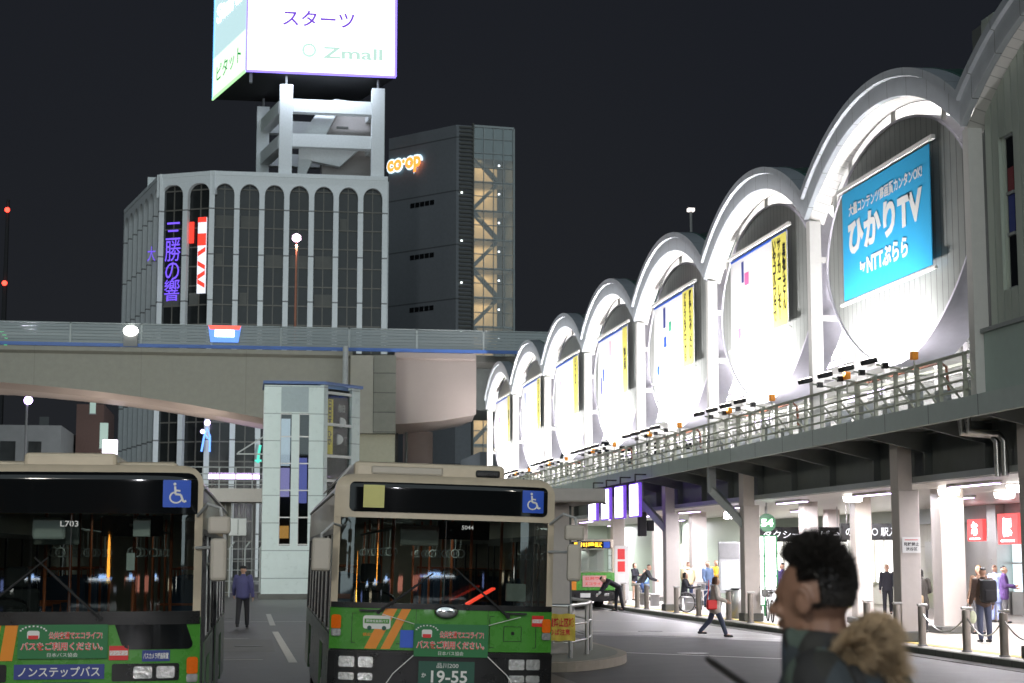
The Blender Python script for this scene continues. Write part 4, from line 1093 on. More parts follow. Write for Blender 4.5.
MB().box(-60, 40, 0.6, 14, 13.62, 13.98).build('road_deck', 'concrete_dark', eb_)
MB().box(13.62, 40, 4, 12, 11.0, 13.6).build('dark_girder', 'girder', eb_)
bar = MB()
bar.box(-60, 16.85, -0.34, -0.26, 14.02, 14.22)
bar.build('blue_stripe', 'stripe_blue', eb_)
MB().box(16.86, 40, -0.33, -0.26, 14.02, 14.15).build('blue_stripe', 'navy', eb_)
nb = mat('noise_barrier', (0.22, 0.235, 0.235), rough=0.2, metal=0.6, var=0.2, scale=0.5, stretch=(0.25, 1, 6))
nbo = MB()
for i in range(6): nbo.box(-60, 34, -0.22+0.012*(i % 2), -0.16, 14.23+i*0.185, 14.40+i*0.185)
nbo.build('noise_barrier', nb, eb_)
ps = MB()
x = -58
while x < 34: ps.box(x-0.05, x+0.05, -0.26, -0.12, 14.22, 15.40); x += 4.0
ps.box(-60, 34, -0.26, -0.10, 15.345, 15.41)
ps.build('barrier_posts', 'station_grey', eb_)
stone = grid_mat('pier_stone', (0.20, 0.20, 0.17), (0.07, 0.07, 0.06), (0, 0, 1.15), width=0.05, rough=0.8, bump=0.5, var=0.15)
MB().box(6.05, 7.40, -0.9, 3, 9.15, 13.72).build('pier_shaft', wall_c, eb_)
MB().box(7.42, 8.72, -0.95, 3, 9.15, 13.74).build('pier_shaft', stone, eb_)
MB().box(5.9, 8.74, -0.4, 3, 0, 9.13).build('pier_base', mat('pier_base', (0.42, 0.40, 0.30), rough=0.7, var=0.08), eb_)
MB().tube([(5.75, -1.05, 9.2), (5.75, -1.05, 14.2)], 0.17, 12).build('down_pipe', 'light_grey', eb_)
MB().lathe((11.0, 8.5, 0), [(0.95, 0), (0.95, 9.9)], 24).build('round_pier', wall_p, eb_, smooth=True)
MB().lathe((-22.0, 5.5, 0), [(1.1, 0), (1.1, 11.9)], 24).build('round_pier', wall_c, eb_, smooth=True)
MB().box(9.0, 9.5, 6, 7, 0, 9.8).box(9.9, 10.0, 5, 6, 0, 9.8).build('dark_column', 'girder', eb_)
# lamps and signs up on the bridge
def bridge_light(x, z, r, c, s, power, label, cat='lamp', w=None):
    b = thing('road_light', label, cat, (x, 101.5, 13.98))
    MB().tube([(0, 0, 0), (0, 0, z-13.98)], 0.05, 8).build('pole', 'grey', b)
    MB().sphere((0, -0.1, z-13.98), r, 14, 10).build('lamp_head', emat('bl_'+str(round(x)), c, s), b, smooth=True)
    if power: area('lamp_light', (0, -0.6, z-13.98), (0, -8, z-13.98-3), 0.5, power, (1, 1, 0.9), b)
b = thing('headlamp_pair', 'dazzling white lamp standing on the expressway behind its barrier at left', 'lamp', (-6.6, 99.55, 14.95))
MB().sphere((0, 0, 0), (0.42, 0.12, 0.30), 16, 10).build('lamp_glass', emat('dazzle', (1, 1, 0.92), 14), b, smooth=True)
MB().box(-0.4, 0.4, 0.02, 0.12, -0.9, 0.2).build('bracket', 'grey', b)
b = thing('traffic_sign', 'lit white sign with red and blue trim on the expressway barrier', 'sign', (-1.25, 99.6, 15.0))
MB().prism([(-0.8, -0.62), (0.8, -0.62), (0.95, 0.32), (-0.95, 0.32)], 0, 0.06, frame((0,0,0),(1,0,0),(0,0,1))).build('sign_panel', emat('sign_blue', (0.15, 0.35, 1.0), 0.8), b)
MB().prism([(-0.85, 0.12), (0.85, 0.12), (0.95, 0.36), (-0.95, 0.36)], 0.061, 0.08, frame((0,0,0),(1,0,0),(0,0,1))).build('red_trim', emat('sign_red', (1.0, 0.12, 0.08), 1.2), b)
MB().box(-0.55, 0.55, -0.085, -0.062, -0.30, 0.10).build('white_field', 'white_glow', b)
b = thing('street_lamp', 'tall street lamp with a pinkish glowing head in front of the arched white building', 'street lamp', (3.2, 113, 14.0))
MB().tube([(0, 0, 0), (0, 0, 8.9)], [0.09, 0.06], 10).build('pole', mat('lamp_pole_red', (0.55, 0.22, 0.14), rough=0.5), b)
MB().lathe((0, 0, 8.9), [(0.10, 0), (0.30, 0.15), (0.28, 0.42), (0.08, 0.55)], 16).build('lamp_head', emat('pink_lamp', (1.0, 0.65, 0.95), 6), b, smooth=True)
area('lamp_light', (0, 0, 8.7), (0, 0, 0), 0.4, 120, (1, 0.6, 0.5), b)
b = thing('street_lamp', 'violet glowing street lamp below the expressway at the left edge', 'street lamp', (-16.0, 130, 0))
MB().tube([(0, 0, 0), (0, 0, 13.3), (0.3, 0, 13.6)], 0.09, 8).build('pole', 'grey', b)
area('lamp_light', (0.1, -0.6, 13.0), (6, -14, 9), 0.6, 500, (0.85, 0.8, 1.0), b)
MB().sphere((0.1, -0.1, 13.5), (0.32, 0.2, 0.32), 12, 8).build('lamp_head', emat('violet_lamp', (0.65, 0.45, 1.0), 8), b, smooth=True)
b = thing('radio_mast', 'thin dark mast with two red warning lights at the left edge of the sky', 'mast', (-29.6, 215, 0))
MB().tube([(0, 0, 0), (0.0, 0, 46)], [0.5, 0.2], 8).build('mast_pole', 'black_matt', b)
for z in (35.4, 44.6): MB().sphere((0.0, -0.5, z), 0.32, 10, 8).build('warning_light', emat('mast_red', (1, 0.05, 0.03), 5), b)
b = thing('green_neon_sign', 'curved green neon stroke cut by the left edge of the picture', 'sign', (-15.9, 116, 16.2))
MB().tube([(-0.6+0.75*math.cos(a), 0, 0.75*math.sin(a)) for a in [R(-70+14*i) for i in range(11)]], 0.10, 8).build('neon_tube', emat('neon_green', (0.05, 1.0, 0.25), 2.0), b)
MB().box(-1.6, -1.3, 0.1, 0.2, -2.2, 0.9).build('support', 'black_matt', b)
b = thing('lamp_post', 'thin lamp post with a small white head rising above the station vaults', 'street lamp', (20, 74.3, 10.0))
MB().tube([(0, 0, 0), (0, 0, 7.7)], 0.06, 8).build('pole', 'grey', b)
MB().box(-0.16, 0.16, -0.14, 0.14, 7.7, 7.86, bev=0.03).build('lamp_head', emat('small_head', (1, 0.9, 0.85), 1.5), b)

# ---------------------------------------------------------------- white tiled lift tower
tile = grid_mat('tower_tiles', (0.66, 0.74, 0.72), (0.28, 0.33, 0.33), (0, 0, 1.32), offset=(0, 0, 0.35), width=0.04, rough=0.3, bump=0.3, var=0.05)
tw = thing('lift_tower', 'pale tiled glass-fronted lift tower between the two large buses', 'tower', (0, 83, 0))
def P_(n, mb, m, smooth=False): return mb.build(n, m, tw, smooth=smooth)
slots = ((1.72, 2.26), (2.62, 3.10))
ft = MB()
ft.box(0.92, 1.72, 0, 0.3, 0.25, 10.3).box(2.26, 2.62, 0, 0.3, 0.25, 8.95).box(3.10, 3.80, 0, 0.3, 0.25, 10.3)
ft.box(1.72, 3.10, 0, 0.3, 8.95, 10.3)
for xa, xb in slots: ft.box(xa, xb, 0, 0.3, 0.25, 2.55)
P_('front_cladding', ft, tile)
P_('grey_panel', MB().box(1.74, 3.05, -0.012, -0.002, 9.0, 10.2), mat('grey_panel', (0.36, 0.42, 0.44), rough=0.4))
lift_pic = (('violet_lit_poster', emat('lift_violet', (0.55, 0.45, 1.0), 0.75), 4.9, 6.3, slots[0]), ('white_lit_poster', emat('lift_white', (0.75, 0.8, 1.0), 0.85), 6.4, 8.7, slots[0]),
            ('blue_lit_poster', emat('lift_blue', (0.30, 0.30, 0.95), 0.6), 4.6, 6.8, slots[1]), ('amber_lamp', emat('lift_amber', (1.0, 0.45, 0.12), 0.7), 2.9, 3.5, slots[0]))
for n, m, za, zb, (xa, xb) in lift_pic: P_(n, MB().box(xa+0.05, xb-0.05, 0.5, 0.55, za, zb), m)
for xa, xb in slots:
    g = P_('slot_window', MB().box(xa, xb, 0.12, 0.14, 2.55, 8.95), 'side_glass')
    f = MB().box(xa, xa+0.03, 0.07, 0.10, 2.55, 8.95)
    for z in (2.6, 3.9, 5.2, 6.5, 7.8, 8.9): f.box(xa, xb, 0.06, 0.11, z-0.03, z+0.03)
    f.build('slot_frame', 'steel', g)
# canted right side with the poster window
cr = Matrix.Translation((3.86, 0.1, 0)) @ Matrix.Rotation(R(48), 4, 'Z')
P_('corner_post', MB().box(-0.06, 0.22, 0, 0.25, 0.25, 10.35, cr), tile)
P_('corner_post', MB().box(2.10, 2.75, 0, 0.25, 0.25, 10.35, cr), tile)
fb = MB()
for z in (0.3, 1.4, 3.0, 4.4, 5.7, 6.9, 8.45, 10.0): fb.box(0.22, 2.10, 0.02, 0.12, z-0.07, z+0.07, cr)
P_('window_frame', fb, 'white')
P_('stair_window', MB().box(0.22, 2.10, 0.13, 0.15, 0.3, 10.2, cr), 'clear_glass')
P_('stair_flight', MB().add([cr @ Vector(p) for p in ((0.2,0.9,3.2),(2.1,0.9,4.3),(2.1,1.8,4.3),(0.2,1.8,3.2),(0.2,0.9,3.5),(2.1,0.9,4.6),(2.1,1.8,4.6),(0.2,1.8,3.5))], [(0,3,2,1),(4,5,6,7),(0,1,5,4),(1,2,6,5),(2,3,7,6),(3,0,4,7)]), 'light_grey')
P_('rear_wall', MB().box(0.95, 5.2, 3.2, 3.4, 0.25, 10.3).box(0.93, 1.1, 0.3, 3.2, 0.25, 10.3), tile)
P_('inner_wall', MB().box(1.2, 3.7, 0.9, 1.0, 0.25, 10.2), 'black_matt')
P_('tower_roof', MB().prism([(0.86, -0.08), (3.9, -0.08), (5.85, 2.1), (5.3, 3.45), (0.86, 3.45)], 10.36, 10.50), mat('roof_blue', (0.10, 0.16, 0.35), rough=0.5))
P_('plinth', MB().prism([(0.8, -0.12), (3.95, -0.12), (5.9, 2.0), (5.3, 3.5), (0.8, 3.5)], 0, 0.25), 'concrete_dark')
wp = P_('poster', MB().box(0.30, 2.02, 0.16, 0.18, 6.95, 9.75, cr), mat('poster_blue', (0.35, 0.62, 0.85), rough=0.4, emit=(0.30, 0.55, 0.8), es=0.20))
MB().box(0.32, 0.82, 0.150, 0.158, 7.0, 9.7, cr).build('poster_strip', mat('poster_yellow', (0.85, 0.75, 0.12), rough=0.4, emit=(0.8, 0.7, 0.1), es=0.18), wp)
crf = cr @ frame((0, 0, 0), (1,0,0), (0,0,1))
def tp(n, s, x, z, w, h, m, **k): return text(n, s, cr @ frame((x, 0.145, z), (1,0,0), (0,0,1)), w, h, m, wp, 0.03, **k)
tp('lettering', ("日", "日", "本"), 0.57, 9.0, 0.3, 1.3, 'black', vertical=True)
tp('lettering', ("ひ", "か"), 0.57, 7.8, 0.3, 0.7, 'black', vertical=True)
tp('lettering', "VT", 1.62, 7.7, 0.6, 0.4, 'black')
tp('lettering', "毎日", 1.5, 9.3, 0.5, 0.4, 'white')
for px_, pz_ in ((1.2, 7.75), (1.4, 8.6)): MB().sphere(tuple(cr @ Vector((px_, 0.15, pz_))), (0.28, 0.03, 0.26), 12, 8).build('printed_shape', 'white', wp)
area('stair_lamp', tuple(cr @ Vector((1.2, 1.0, 9.9))), tuple(cr @ Vector((1.2, 1.0, 0))), 0.6, 70, (1, 1, 0.95), tw)
area('stair_lamp', tuple(cr @ Vector((1.2, 1.0, 5.4))), tuple(cr @ Vector((1.2, 1.0, 0))), 0.6, 50, (1, 1, 0.95), tw)
# small awning bracket left of the tower
P_('awning', MB().bar((0.92, 0.3, 7.8), (-0.3, 0.3, 7.0), 0.06).bar((0.92, 0.3, 6.95), (-0.35, 0.3, 6.95), 0.12, 0.06), 'light_grey')

# ---------------------------------------------------------------- footbridge and fence under the expressway
fbk = thing('footbridge', 'grey footbridge with pipe railing left of the tiled tower', 'footbridge', (0, 90, 0))
MB().box(-14, 1.6, 0, 2.6, 4.85, 5.55).build('deck', 'column_paint', fbk)
rr = MB()
for z in (5.75, 6.0, 6.3, 6.65): rr.tube([(-14, 0.1, z), (1.6, 0.1, z)], 0.03, 6)
x = -14
while x < 1.6: rr.box(x-0.03, x+0.03, 0.06, 0.14, 5.55, 6.66); x += 0.85
rr.build('railing', 'light_grey', fbk)
MB().box(-1.2, -0.6, 0.8, 1.6, 0, 4.84).box(-9, -8.4, 0.8, 1.6, 0, 4.84).build('pier', 'concrete', fbk)
for i in range(5): MB().bar((-0.9+i*0.35, 0.6, 0.2), (-0.9+i*0.35, 0.6, 4.8), 0.06).build('pipe', 'grey', fbk)
fn = thing('wire_fence', 'white wire fence with bent post tops beside the tiled tower', 'fence', (0, 87, 0))
for i in range(9):
    x = -5.1+i*0.75
    MB().tube([(x, 0, 0), (x, 0, 2.45), (x+0.22, -0.1, 2.75)], 0.04, 6).build('post', 'light_grey', fn)
f = MB()
for z in (0.25, 0.8, 1.35, 1.9, 2.4): f.tube([(-5.1, 0, z), (0.9, 0, z)], 0.018, 5)
f.build('wire', 'light_grey', fn)
b = thing('utility_cabinet', 'pale wall mounted cabinet below the footbridge', 'cabinet', (-0.2, 90.2, 3.1))
MB().box(-0.5, 0.4, 0, 0.4, 0, 0.9, bev=0.03).build('cabinet_body', 'white', b)
MB().box(-0.05, -0.02, -0.01, 0.0, 0.05, 0.85).build('door_gap', 'black', b)
b = thing('platform_sign', 'small white lit sign above the roof of the left bus', 'sign', (-9.9, 130, 10.1))
MB().box(-0.55, 0.55, 0, 0.3, -0.55, 0.55, bev=0.03).build('lit_face', emat('sign_pinkwhite', (0.95, 0.85, 1.0), 3), b)
MB().box(-0.05, 0.05, 0.1, 0.2, -10.1, -0.55).build('post', 'grey', b)
b = thing('neon_sign', 'bright blue neon figure on the white columned building seen over the left bus', 'neon sign', (-3.55, 163, 13.6))
MB().tube([(-0.6, 0, -2.6), (-0.3, 0, -0.6), (0.1, 0, 0.6), (0.5, 0, -0.5), (0.5, 0, -2.6)], 0.13, 6).tube([(-0.3, 0, -0.2), (0.6, 0, -1.2)], 0.10, 6).build('neon_tube', emat('neon_blue', (0.15, 0.35, 1.0), 1.8), b)
lil = emat('neon_lilac', (0.6, 0.5, 1.0), 5)
MB().sphere((0.1, 0, 1.3), 0.42, 10, 8).build('neon_head', lil, b)
MB().sphere((-0.5, 0, 0.1), 0.3, 10, 8).build('neon_ball', lil, b)
b = thing('neon_sign', 'small green neon sign low on the columned building, right of the blue one', 'neon sign', (1.3, 163, 11.6))
MB().tube([(0, 0, -1.2), (0.1, 0, 0), (0.3, 0, 1.2)], 0.18, 6).tube([(-0.4, 0, -0.9), (0.5, 0, -0.9)], 0.15, 6).build('neon_tube', emat('neon_teal', (0.1, 0.8, 0.6), 0.8), b)
for o_ in col.objects:
    if o_.parent is None and o_.name.startswith('neon_sign') and abs(o_.location.y-163) < 1: o_.scale = (0.7, 0.7, 0.7)
b = thing('lit_strip', 'violet-white lit strip sign behind the footbridge railing', 'lit sign', (0.2, 120, 7.3))
MB().box(-2.6, 0.9, 0, 0.2, 0.05, 0.45, bev=0.03).build('lit_face', emat('strip_violet', (0.75, 0.5, 1.0), 4), b)
MB().box(-2.4, -2.2, 0.05, 0.2, -7.3, 0.05).box(0.5, 0.7, 0.05, 0.2, -7.3, 0.05).build('post', 'grey', b)

# ---------------------------------------------------------------- white columned building
bd = thing('office_building', 'pale office building of tall white columns with arched tops and dark windows', 'building', (0, 165, 0))
bcol = grid_mat('bld_column_jointed', (0.80, 0.82, 0.82), (0.20, 0.20, 0.20), (0, 0, 4.5), offset=(0, 0, 0.5), width=0.13, rough=0.55, bump=0.2, var=0.08)
ZT = 39.3; ZA = 37.0
def face(p0, p1, n, wcol, name_prefix=''):
    """One facade from p0 to p1 (XY, relative to the building root) with n window bays between n+1 columns."""
    p0 = Vector((p0[0], p0[1], 0)); p1 = Vector((p1[0], p1[1], 0)); d = (p1-p0); L = d.length; d.normalize(); nn = Vector((d.y, -d.x, 0))
    m = Matrix.Identity(4)
    for i in range(3): m[i][0] = d[i]; m[i][1] = -nn[i]; m[i][2] = (0,0,1)[i]; m[i][3] = p0[i]
    bw = L/n
    MB().box(0, L, 0.55, 0.75, 0, ZT-0.3, m).build('glazing', 'bld_glass', bd)
    mu = MB()
    z = 1.5; j = 0
    while z < ZA+1:
        mu.box(0, L, 0.45, 0.54, z-0.06, z+0.06, m)
        z += 1.9; j += 1
    for i in range(n): mu.box((i+0.5)*bw-0.05, (i+0.5)*bw+0.05, 0.46, 0.54, 0, ZT-0.4, m)
    mu.build('mullions', 'bld_mullion', bd)
    for i in range(n):     # some blinds behind the panes
        for q in range(4):
            z = 3.3+3.8*random.randint(0, 8)
            if random.random() < 0.6:
                MB().box(i*bw+0.4, (i+0.5+0.5*random.randint(0, 1))*bw-0.1, 0.50, 0.545, z, z+1.3, m).build('blind', 'concrete_dark', bd)
    for i in range(n+1):
        if n == 2 and i != 1: continue
        c = MB().box(i*bw-wcol/2, i*bw+wcol/2, 0, 0.5, 0, ZA, m).build('column', bcol, bd)
    ar = MB()
    for i in range(n):
        xa, xb = i*bw+wcol/2, (i+1)*bw-wcol/2; r_ = min(1.0, (xb-xa)/2); K = 7
        pts = [(xa, ZA)]
        for k in range(K+1): a = PI-PI/2*k/K; pts.append((xa+r_+r_*math.cos(a), ZA+r_*math.sin(a)*1.15))
        for k in range(K+1): a = PI/2-PI/2*k/K; pts.append((xb-r_+r_*math.cos(a), ZA+r_*math.sin(a)*1.15))
        top = [(p[0], ZT) for p in pts]
        fr_, bk = 0.0, 0.5
        ar.grid([[m @ Vector((p[0], bk, p[1])) for p in pts], [m @ Vector((p[0], fr_, p[1])) for p in pts], [m @ Vector((p[0], fr_, ZT)) for p in pts], [m @ Vector((p[0], bk, ZT)) for p in pts]])
    for i in range(n+1):
        ar.box(i*bw-wcol/2, i*bw+wcol/2, 0, 0.5, ZA, ZT, m)
    ar.box(-0.1, L+0.1, -0.06, 0.6, ZT-0.42, ZT-0.02, m)
    ar.build('arcade_head', 'bld_column', bd)
    return m, bw
mF, bwF = face((-3.55, 0.0), (13.3, 0.0), 7, 0.52)
mC, bwC = face((-8.75, 2.6), (-3.55, 0.0), 2, 0.52)
mL, bwL = face((-13.3, 20.6), (-8.75, 2.6), 7, 0.52)
MB().prism([(-13.2, 20.4), (-8.6, 2.9), (-3.5, 0.4), (13.2, 0.4), (13.4, 21), (-13.2, 21)], ZT-0.9, ZT-0.35).build('roof', 'concrete_dark', bd)
MB().box(13.3, 13.7, 0.5, 21, 0, ZT-0.4).build('side_wall', 'bld_column', bd)
MB().box(-10.2, -4.5, 8, 14, ZT-0.3, ZT+0.9).build('plant_room', 'bld_column', bd)
# neon seen in the windows of the canted face
def facem(m, x, z, off=-0.02): return m @ frame((x, off, z), (1,0,0), (0,0,1))
neon = thing('neon_sign', 'vertical purple neon characters on the canted corner of the columned building', 'neon sign', (0, 165, 0))
text('characters', ("三", "勝", "の", "響"), facem(mC, bwC*0.5, 30.6, 0.40), 1.7, 7.8, emat('neon_purple', (0.20, 0.10, 1.0), 1.1), neon, 0.0, vertical=True)
text('character', "大", facem(mC, -0.9, 31.5, 0.40), 0.9, 1.5, emat('neon_purple2', (0.20, 0.10, 1.0), 0.8), neon, 0.0)
ns = thing('vertical_sign', 'tall white lit sign with red strokes on the canted corner of the columned building', 'sign', (0, 165, 0))
m_ = mC
MB().box(bwC*1.5-0.15, bwC*1.5+0.75, 0.30, 0.42, 27.3, 34.8, m_).build('lit_face', emat('vs_white', (0.85, 0.88, 1.0), 0.95), ns)
rd = emat('vs_red', (1.0, 0.05, 0.03), 1.1)
for za, zb in ((34.3, 34.8), (32.0, 33.2)): MB().box(bwC*1.5-0.15, bwC*1.5+0.75, 0.27, 0.296, za, zb, m_).build('red_stroke', rd, ns)
for z, s_ in ((31.2, 1), (29.8, -1), (28.9, 1), (28.0, -1)):
    MB().add([m_ @ Vector((px_, py_, pz_)) for py_ in (0.27, 0.296) for px_, pz_ in ((bwC*1.5-0.1, z-s_*0.25), (bwC*1.5+0.7, z+s_*0.2), (bwC*1.5+0.7, z+s_*0.2+0.45), (bwC*1.5-0.1, z-s_*0.25+0.45))], [(0,1,2,3),(7,6,5,4),(0,4,5,1),(1,5,6,2),(2,6,7,3),(3,7,4,0)]).build('red_stroke', rd, ns)
MB().box(bwC*1.0+0.36, bwC*1.0+0.82, 0.30, 0.42, 32.3, 34.4, m_).build('red_strip', rd, ns)

# billboard frame on the roof
rf = thing('roof_scaffold', 'pale concrete post and beam frame on the roof carrying the billboard', 'roof frame', (0, 165, 0))
def fx_(n, mb): return mb.build(n, 'bld_column', rf)
for x, y in ((3.45, 0.8), (12.55, 0.8), (1.3, 9.6), (10.8, 9.8)): fx_('post', MB().box(x-0.65, x+0.65, y-0.65, y+0.65, ZT-0.5, 48.3, bev=0.04))
for za, zb in ((45.6, 46.9), (42.1, 43.4)):
    fx_('beam', MB().box(4.12, 11.88, 0.3, 1.3, za, zb))
    fx_('beam', MB().bar((3.2, 1.47, (za+zb)/2), (1.55, 8.93, (za+zb)/2), 1.0, zb-za))
    fx_('beam', MB().bar((12.4, 1.47, (za+zb)/2), (11.0, 9.1, (za+zb)/2), 1.0, zb-za))
    fx_('beam', MB().box(1.97, 10.13, 9.2, 10.2, za, zb))
pent = mat('penthouse', (0.44, 0.40, 0.38), rough=0.7, var=0.08)
MB().box(7.2, 12.2, 3.6, 8.0, ZT-0.4, 47.1).build('penthouse', pent, rf)
MB().prism([(7.0, 47.12), (8.4, 47.9), (12.3, 47.5), (12.3, 47.12)], -8.2, -3.4, frame((0,0,0),(1,0,0),(0,0,1))).build('penthouse_roof', 'bld_column', rf)
MB().prism([(4.7, ZT), (5.3, ZT), (8.6, 46.3), (8.6, 47.2), (7.2, 47.2), (4.9, 43.5)], -3.5, -2.6, frame((0,0,0),(1,0,0),(0,0,1))).build('stair_stringer', 'bld_column', rf)
MB().prism([(6.0, 41.2), (8.9, 40.7), (11.5, 43.2), (11.5, 43.9), (6.0, 42.6)], -3.3, -2.4, frame((0,0,0),(1,0,0),(0,0,1))).build('stair_stringer', 'bld_column', rf)
MB().box(8.6, 9.8, 3.5, 3.59, 44.9, 45.1).build('vent', 'concrete_dark', rf)
# billboard
bb = thing('billboard', 'huge white lit rooftop billboard with purple characters and a pale side face', 'billboard', (0, 165, 0))
bx0, bx1, by0 = -0.55, 14.2, -0.3
lit = emat('billboard_lit', (0.93, 0.96, 1.0), 2.2)
sk = Vector((-3.9, 10.8, 0))-Vector((bx0, by0, 0)); sl = sk.length; sk.normalize()
MB().prism([(bx0, by0+0.02), (bx1, by0+0.02), (bx1-3.5, 10.8), (-3.9, 10.8)], 49.3, 62).build('box_body', 'black_matt', bb)
MB().box(bx0+0.12, bx1-0.15, by0-0.06, by0, 49.5, 61.8).build('front_face', lit, bb)
vf = emat('billboard_edge', (0.28, 0.20, 1.0), 1.6)
MB().box(bx0-0.02, bx1+0.02, by0-0.10, by0+0.01, 49.25, 49.48).box(bx1-0.14, bx1+0.10, by0-0.10, by0+0.01, 49.4, 62).box(bx0-0.05, bx0+0.11, by0-0.10, by0+0.01, 49.4, 62).build('edge_tube', vf, bb)
pur = mat('bb_purple', (0.10, 0.02, 0.55), rough=0.5, emit=(0.30, 0.12, 0.85), es=0.6)
text('characters', "スターツ", frame((6.5, by0-0.08, 54.95), (1,0,0), (0,0,1)), 7.1, 1.65, pur, bb, 0.02)
pale = mat('bb_pale', (0.4, 0.6, 0.5), rough=0.5, emit=(0.62, 0.86, 0.76), es=0.75)
text('lettering', "Zmall", frame((9.9, by0-0.08, 51.55), (1,0,0), (0,0,1)), 6.0, 1.2, pale, bb, 0.03)
MB().tube([(5.6+0.6*math.cos(a), by0-0.09, 51.7+0.6*math.sin(a)) for a in [2*PI*i/20 for i in range(21)]], 0.13, 5).build('ring_logo', pale, bb)
MB().box(4.3, 4.38, by0-0.075, by0-0.061, 49.5, 53.4).box(bx0+0.2, 14, by0-0.075, by0-0.061, 53.4, 53.46).build('panel_joint', pale, bb)
mS = frame((-3.9, 10.8, 0), (-sk.x*-1*-1, -sk.y, 0), (0,0,1))
# left face: viewer's right runs from the far corner to the near corner
lf = Matrix.Identity(4); rr_ = -sk; nn = rr_.cross(Vector((0,0,1)))
for i in range(3): lf[i][0] = rr_[i]; lf[i][1] = (0,0,1)[i]; lf[i][2] = nn[i]; lf[i][3] = (-3.9, 10.8, 0)[i]
MB().box(0.15, sl-0.15, 49.5, 61.8, 0.005, 0.06, lf).build('side_face', emat('billboard_side', (0.62, 0.88, 0.92), 0.85), bb)
MB().box(0.15, sl-0.15, 49.5, 53.6, 0.062, 0.09, lf).build('side_lower', emat('billboard_side2', (0.75, 1.0, 0.72), 1.3), bb)
MB().box(-0.05, 0.14, 49.3, 62, 0.0, 0.12, lf).build('edge_tube', emat('edge_cyan', (0.15, 0.45, 1.0), 1.5), bb)
MB().box(-0.05, sl, 49.2, 49.48, 0.0, 0.12, lf).build('edge_tube', emat('edge_green', (0.5, 1.0, 0.45), 1.2), bb)
text('characters', "ピタット", lf @ frame((sl*0.5, 51.6, 0.10), (1,0,0), (0,1,0)), sl*0.75, 1.7, mat('bb_green', (0.02, 0.35, 0.08), emit=(0.05, 0.5, 0.12), es=0.5), bb, 0.01)
text('characters', "Starts", lf @ frame((sl*0.5, 58.0, 0.10), (1,0.0,0), (0,1,0)), sl*0.8, 1.9, 'white_glow', bb, 0.03)
MB().box(-0.2, 0.1, 0, 0.5, 48.3, 49.3).tube([(3.45, 0.8, 48.2), (3.45, 0.8, 49.4)], 0.12, 8).tube([(12.55, 0.8, 48.2), (12.55, 0.8, 49.4)], 0.12, 8).tube([(1.3, 9.6, 48.2), (1.3, 9.6, 49.4)], 0.12, 8).tube([(10.0, 9.8, 48.2), (10.0, 9.8, 49.4)], 0.12, 8).build('support', 'grey', bb)
area('board_glow', (6.8, -1.0, 49.1), (6.8, 1.5, 40), 9, 700, (0.75, 0.85, 1.0), bb, size_y=0.3)

# ---------------------------------------------------------------- dark tower with lit stair
cb = thing('office_tower', 'tall dark grey office block with a glazed lit stairwell', 'building', (0, 200, 0))
panel = grid_mat('coop_panels', (0.20, 0.21, 0.225), (0.09, 0.095, 0.10), (0, 0, 6.6), offset=(0, 0, 0.5), width=0.16, rough=0.7, bump=0.2, var=0.12)
A = Vector((24.7, 0.0)); B_ = Vector((31.9, 0.9)); D_ = Vector((17.2, 8.2)); Cc = B_+D_-A
TZ = 53.9
MB().prism([(A.x, A.y), (B_.x-5.1, B_.y-0.63), (Cc.x-5.1, Cc.y-0.6), (D_.x, D_.y)], 0, TZ).build('block', panel, cb)
# facade frames
dv = (A-D_); LL = dv.length; dv.normalize()
def side(x, z, off=0.0):
    n_ = Vector((dv.x, dv.y, 0)).cross(Vector((0,0,1)))
    p = Vector((D_.x+dv.x*x, D_.y+dv.y*x, z))+n_*off
    return frame(p, (dv.x, dv.y, 0), (0,0,1))
for zz in (11.0, 17.5, 24, 30.5, 37, 43.5):
    s_ = MB()
    for i in range(5): s_.box(-1.7+i*0.8, -1.7+i*0.8+0.68, -0.30, 0.30, -0.02, 0.03)
    mt = side(5.4, zz+1.3)
    q = MB(); q.v = [mt @ Vector(v) for v in s_.v]; q.f = s_.f
    q.build('window_strip', 'black_gloss', cb)
fv = (B_-A); FL = fv.length; fv.normalize()
mf = Matrix.Identity(4); nf = Vector((fv.x, fv.y, 0)).cross(Vector((0,0,1)))
for i in range(3): mf[i][0] = (fv.x, fv.y, 0)[i]; mf[i][1] = -nf[i]; mf[i][2] = (0,0,1)[i]; mf[i][3] = (A.x, A.y, 0)[i]
lv = MB()
z = 20
while z < TZ: lv.box(0.35, 1.95, -0.25, -0.02, z, z+0.22, mf); z += 0.5
lv.box(1.95, 2.15, -0.3, 0.3, 0, TZ+0.3, mf)
lv.build('louvres', 'concrete_dark', cb)
for zz in (22.5, 27.6, 33.5, 38.6, 44.5): MB().box(0.5, 0.72, -0.36, -0.26, zz+0.9, zz+1.1, mf).build('stair_light', emat('st_light', (0.9, 1.0, 0.95), 2.5), cb)
core = emat('stair_glow', (1.0, 0.66, 0.32), 0.40)
cr1 = MB(); z = 1.0
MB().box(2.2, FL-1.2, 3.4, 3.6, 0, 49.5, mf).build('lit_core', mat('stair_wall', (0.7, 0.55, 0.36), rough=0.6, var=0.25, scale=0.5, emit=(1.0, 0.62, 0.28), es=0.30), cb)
fl = MB(); sf = MB()
z = 15.0; j = 0
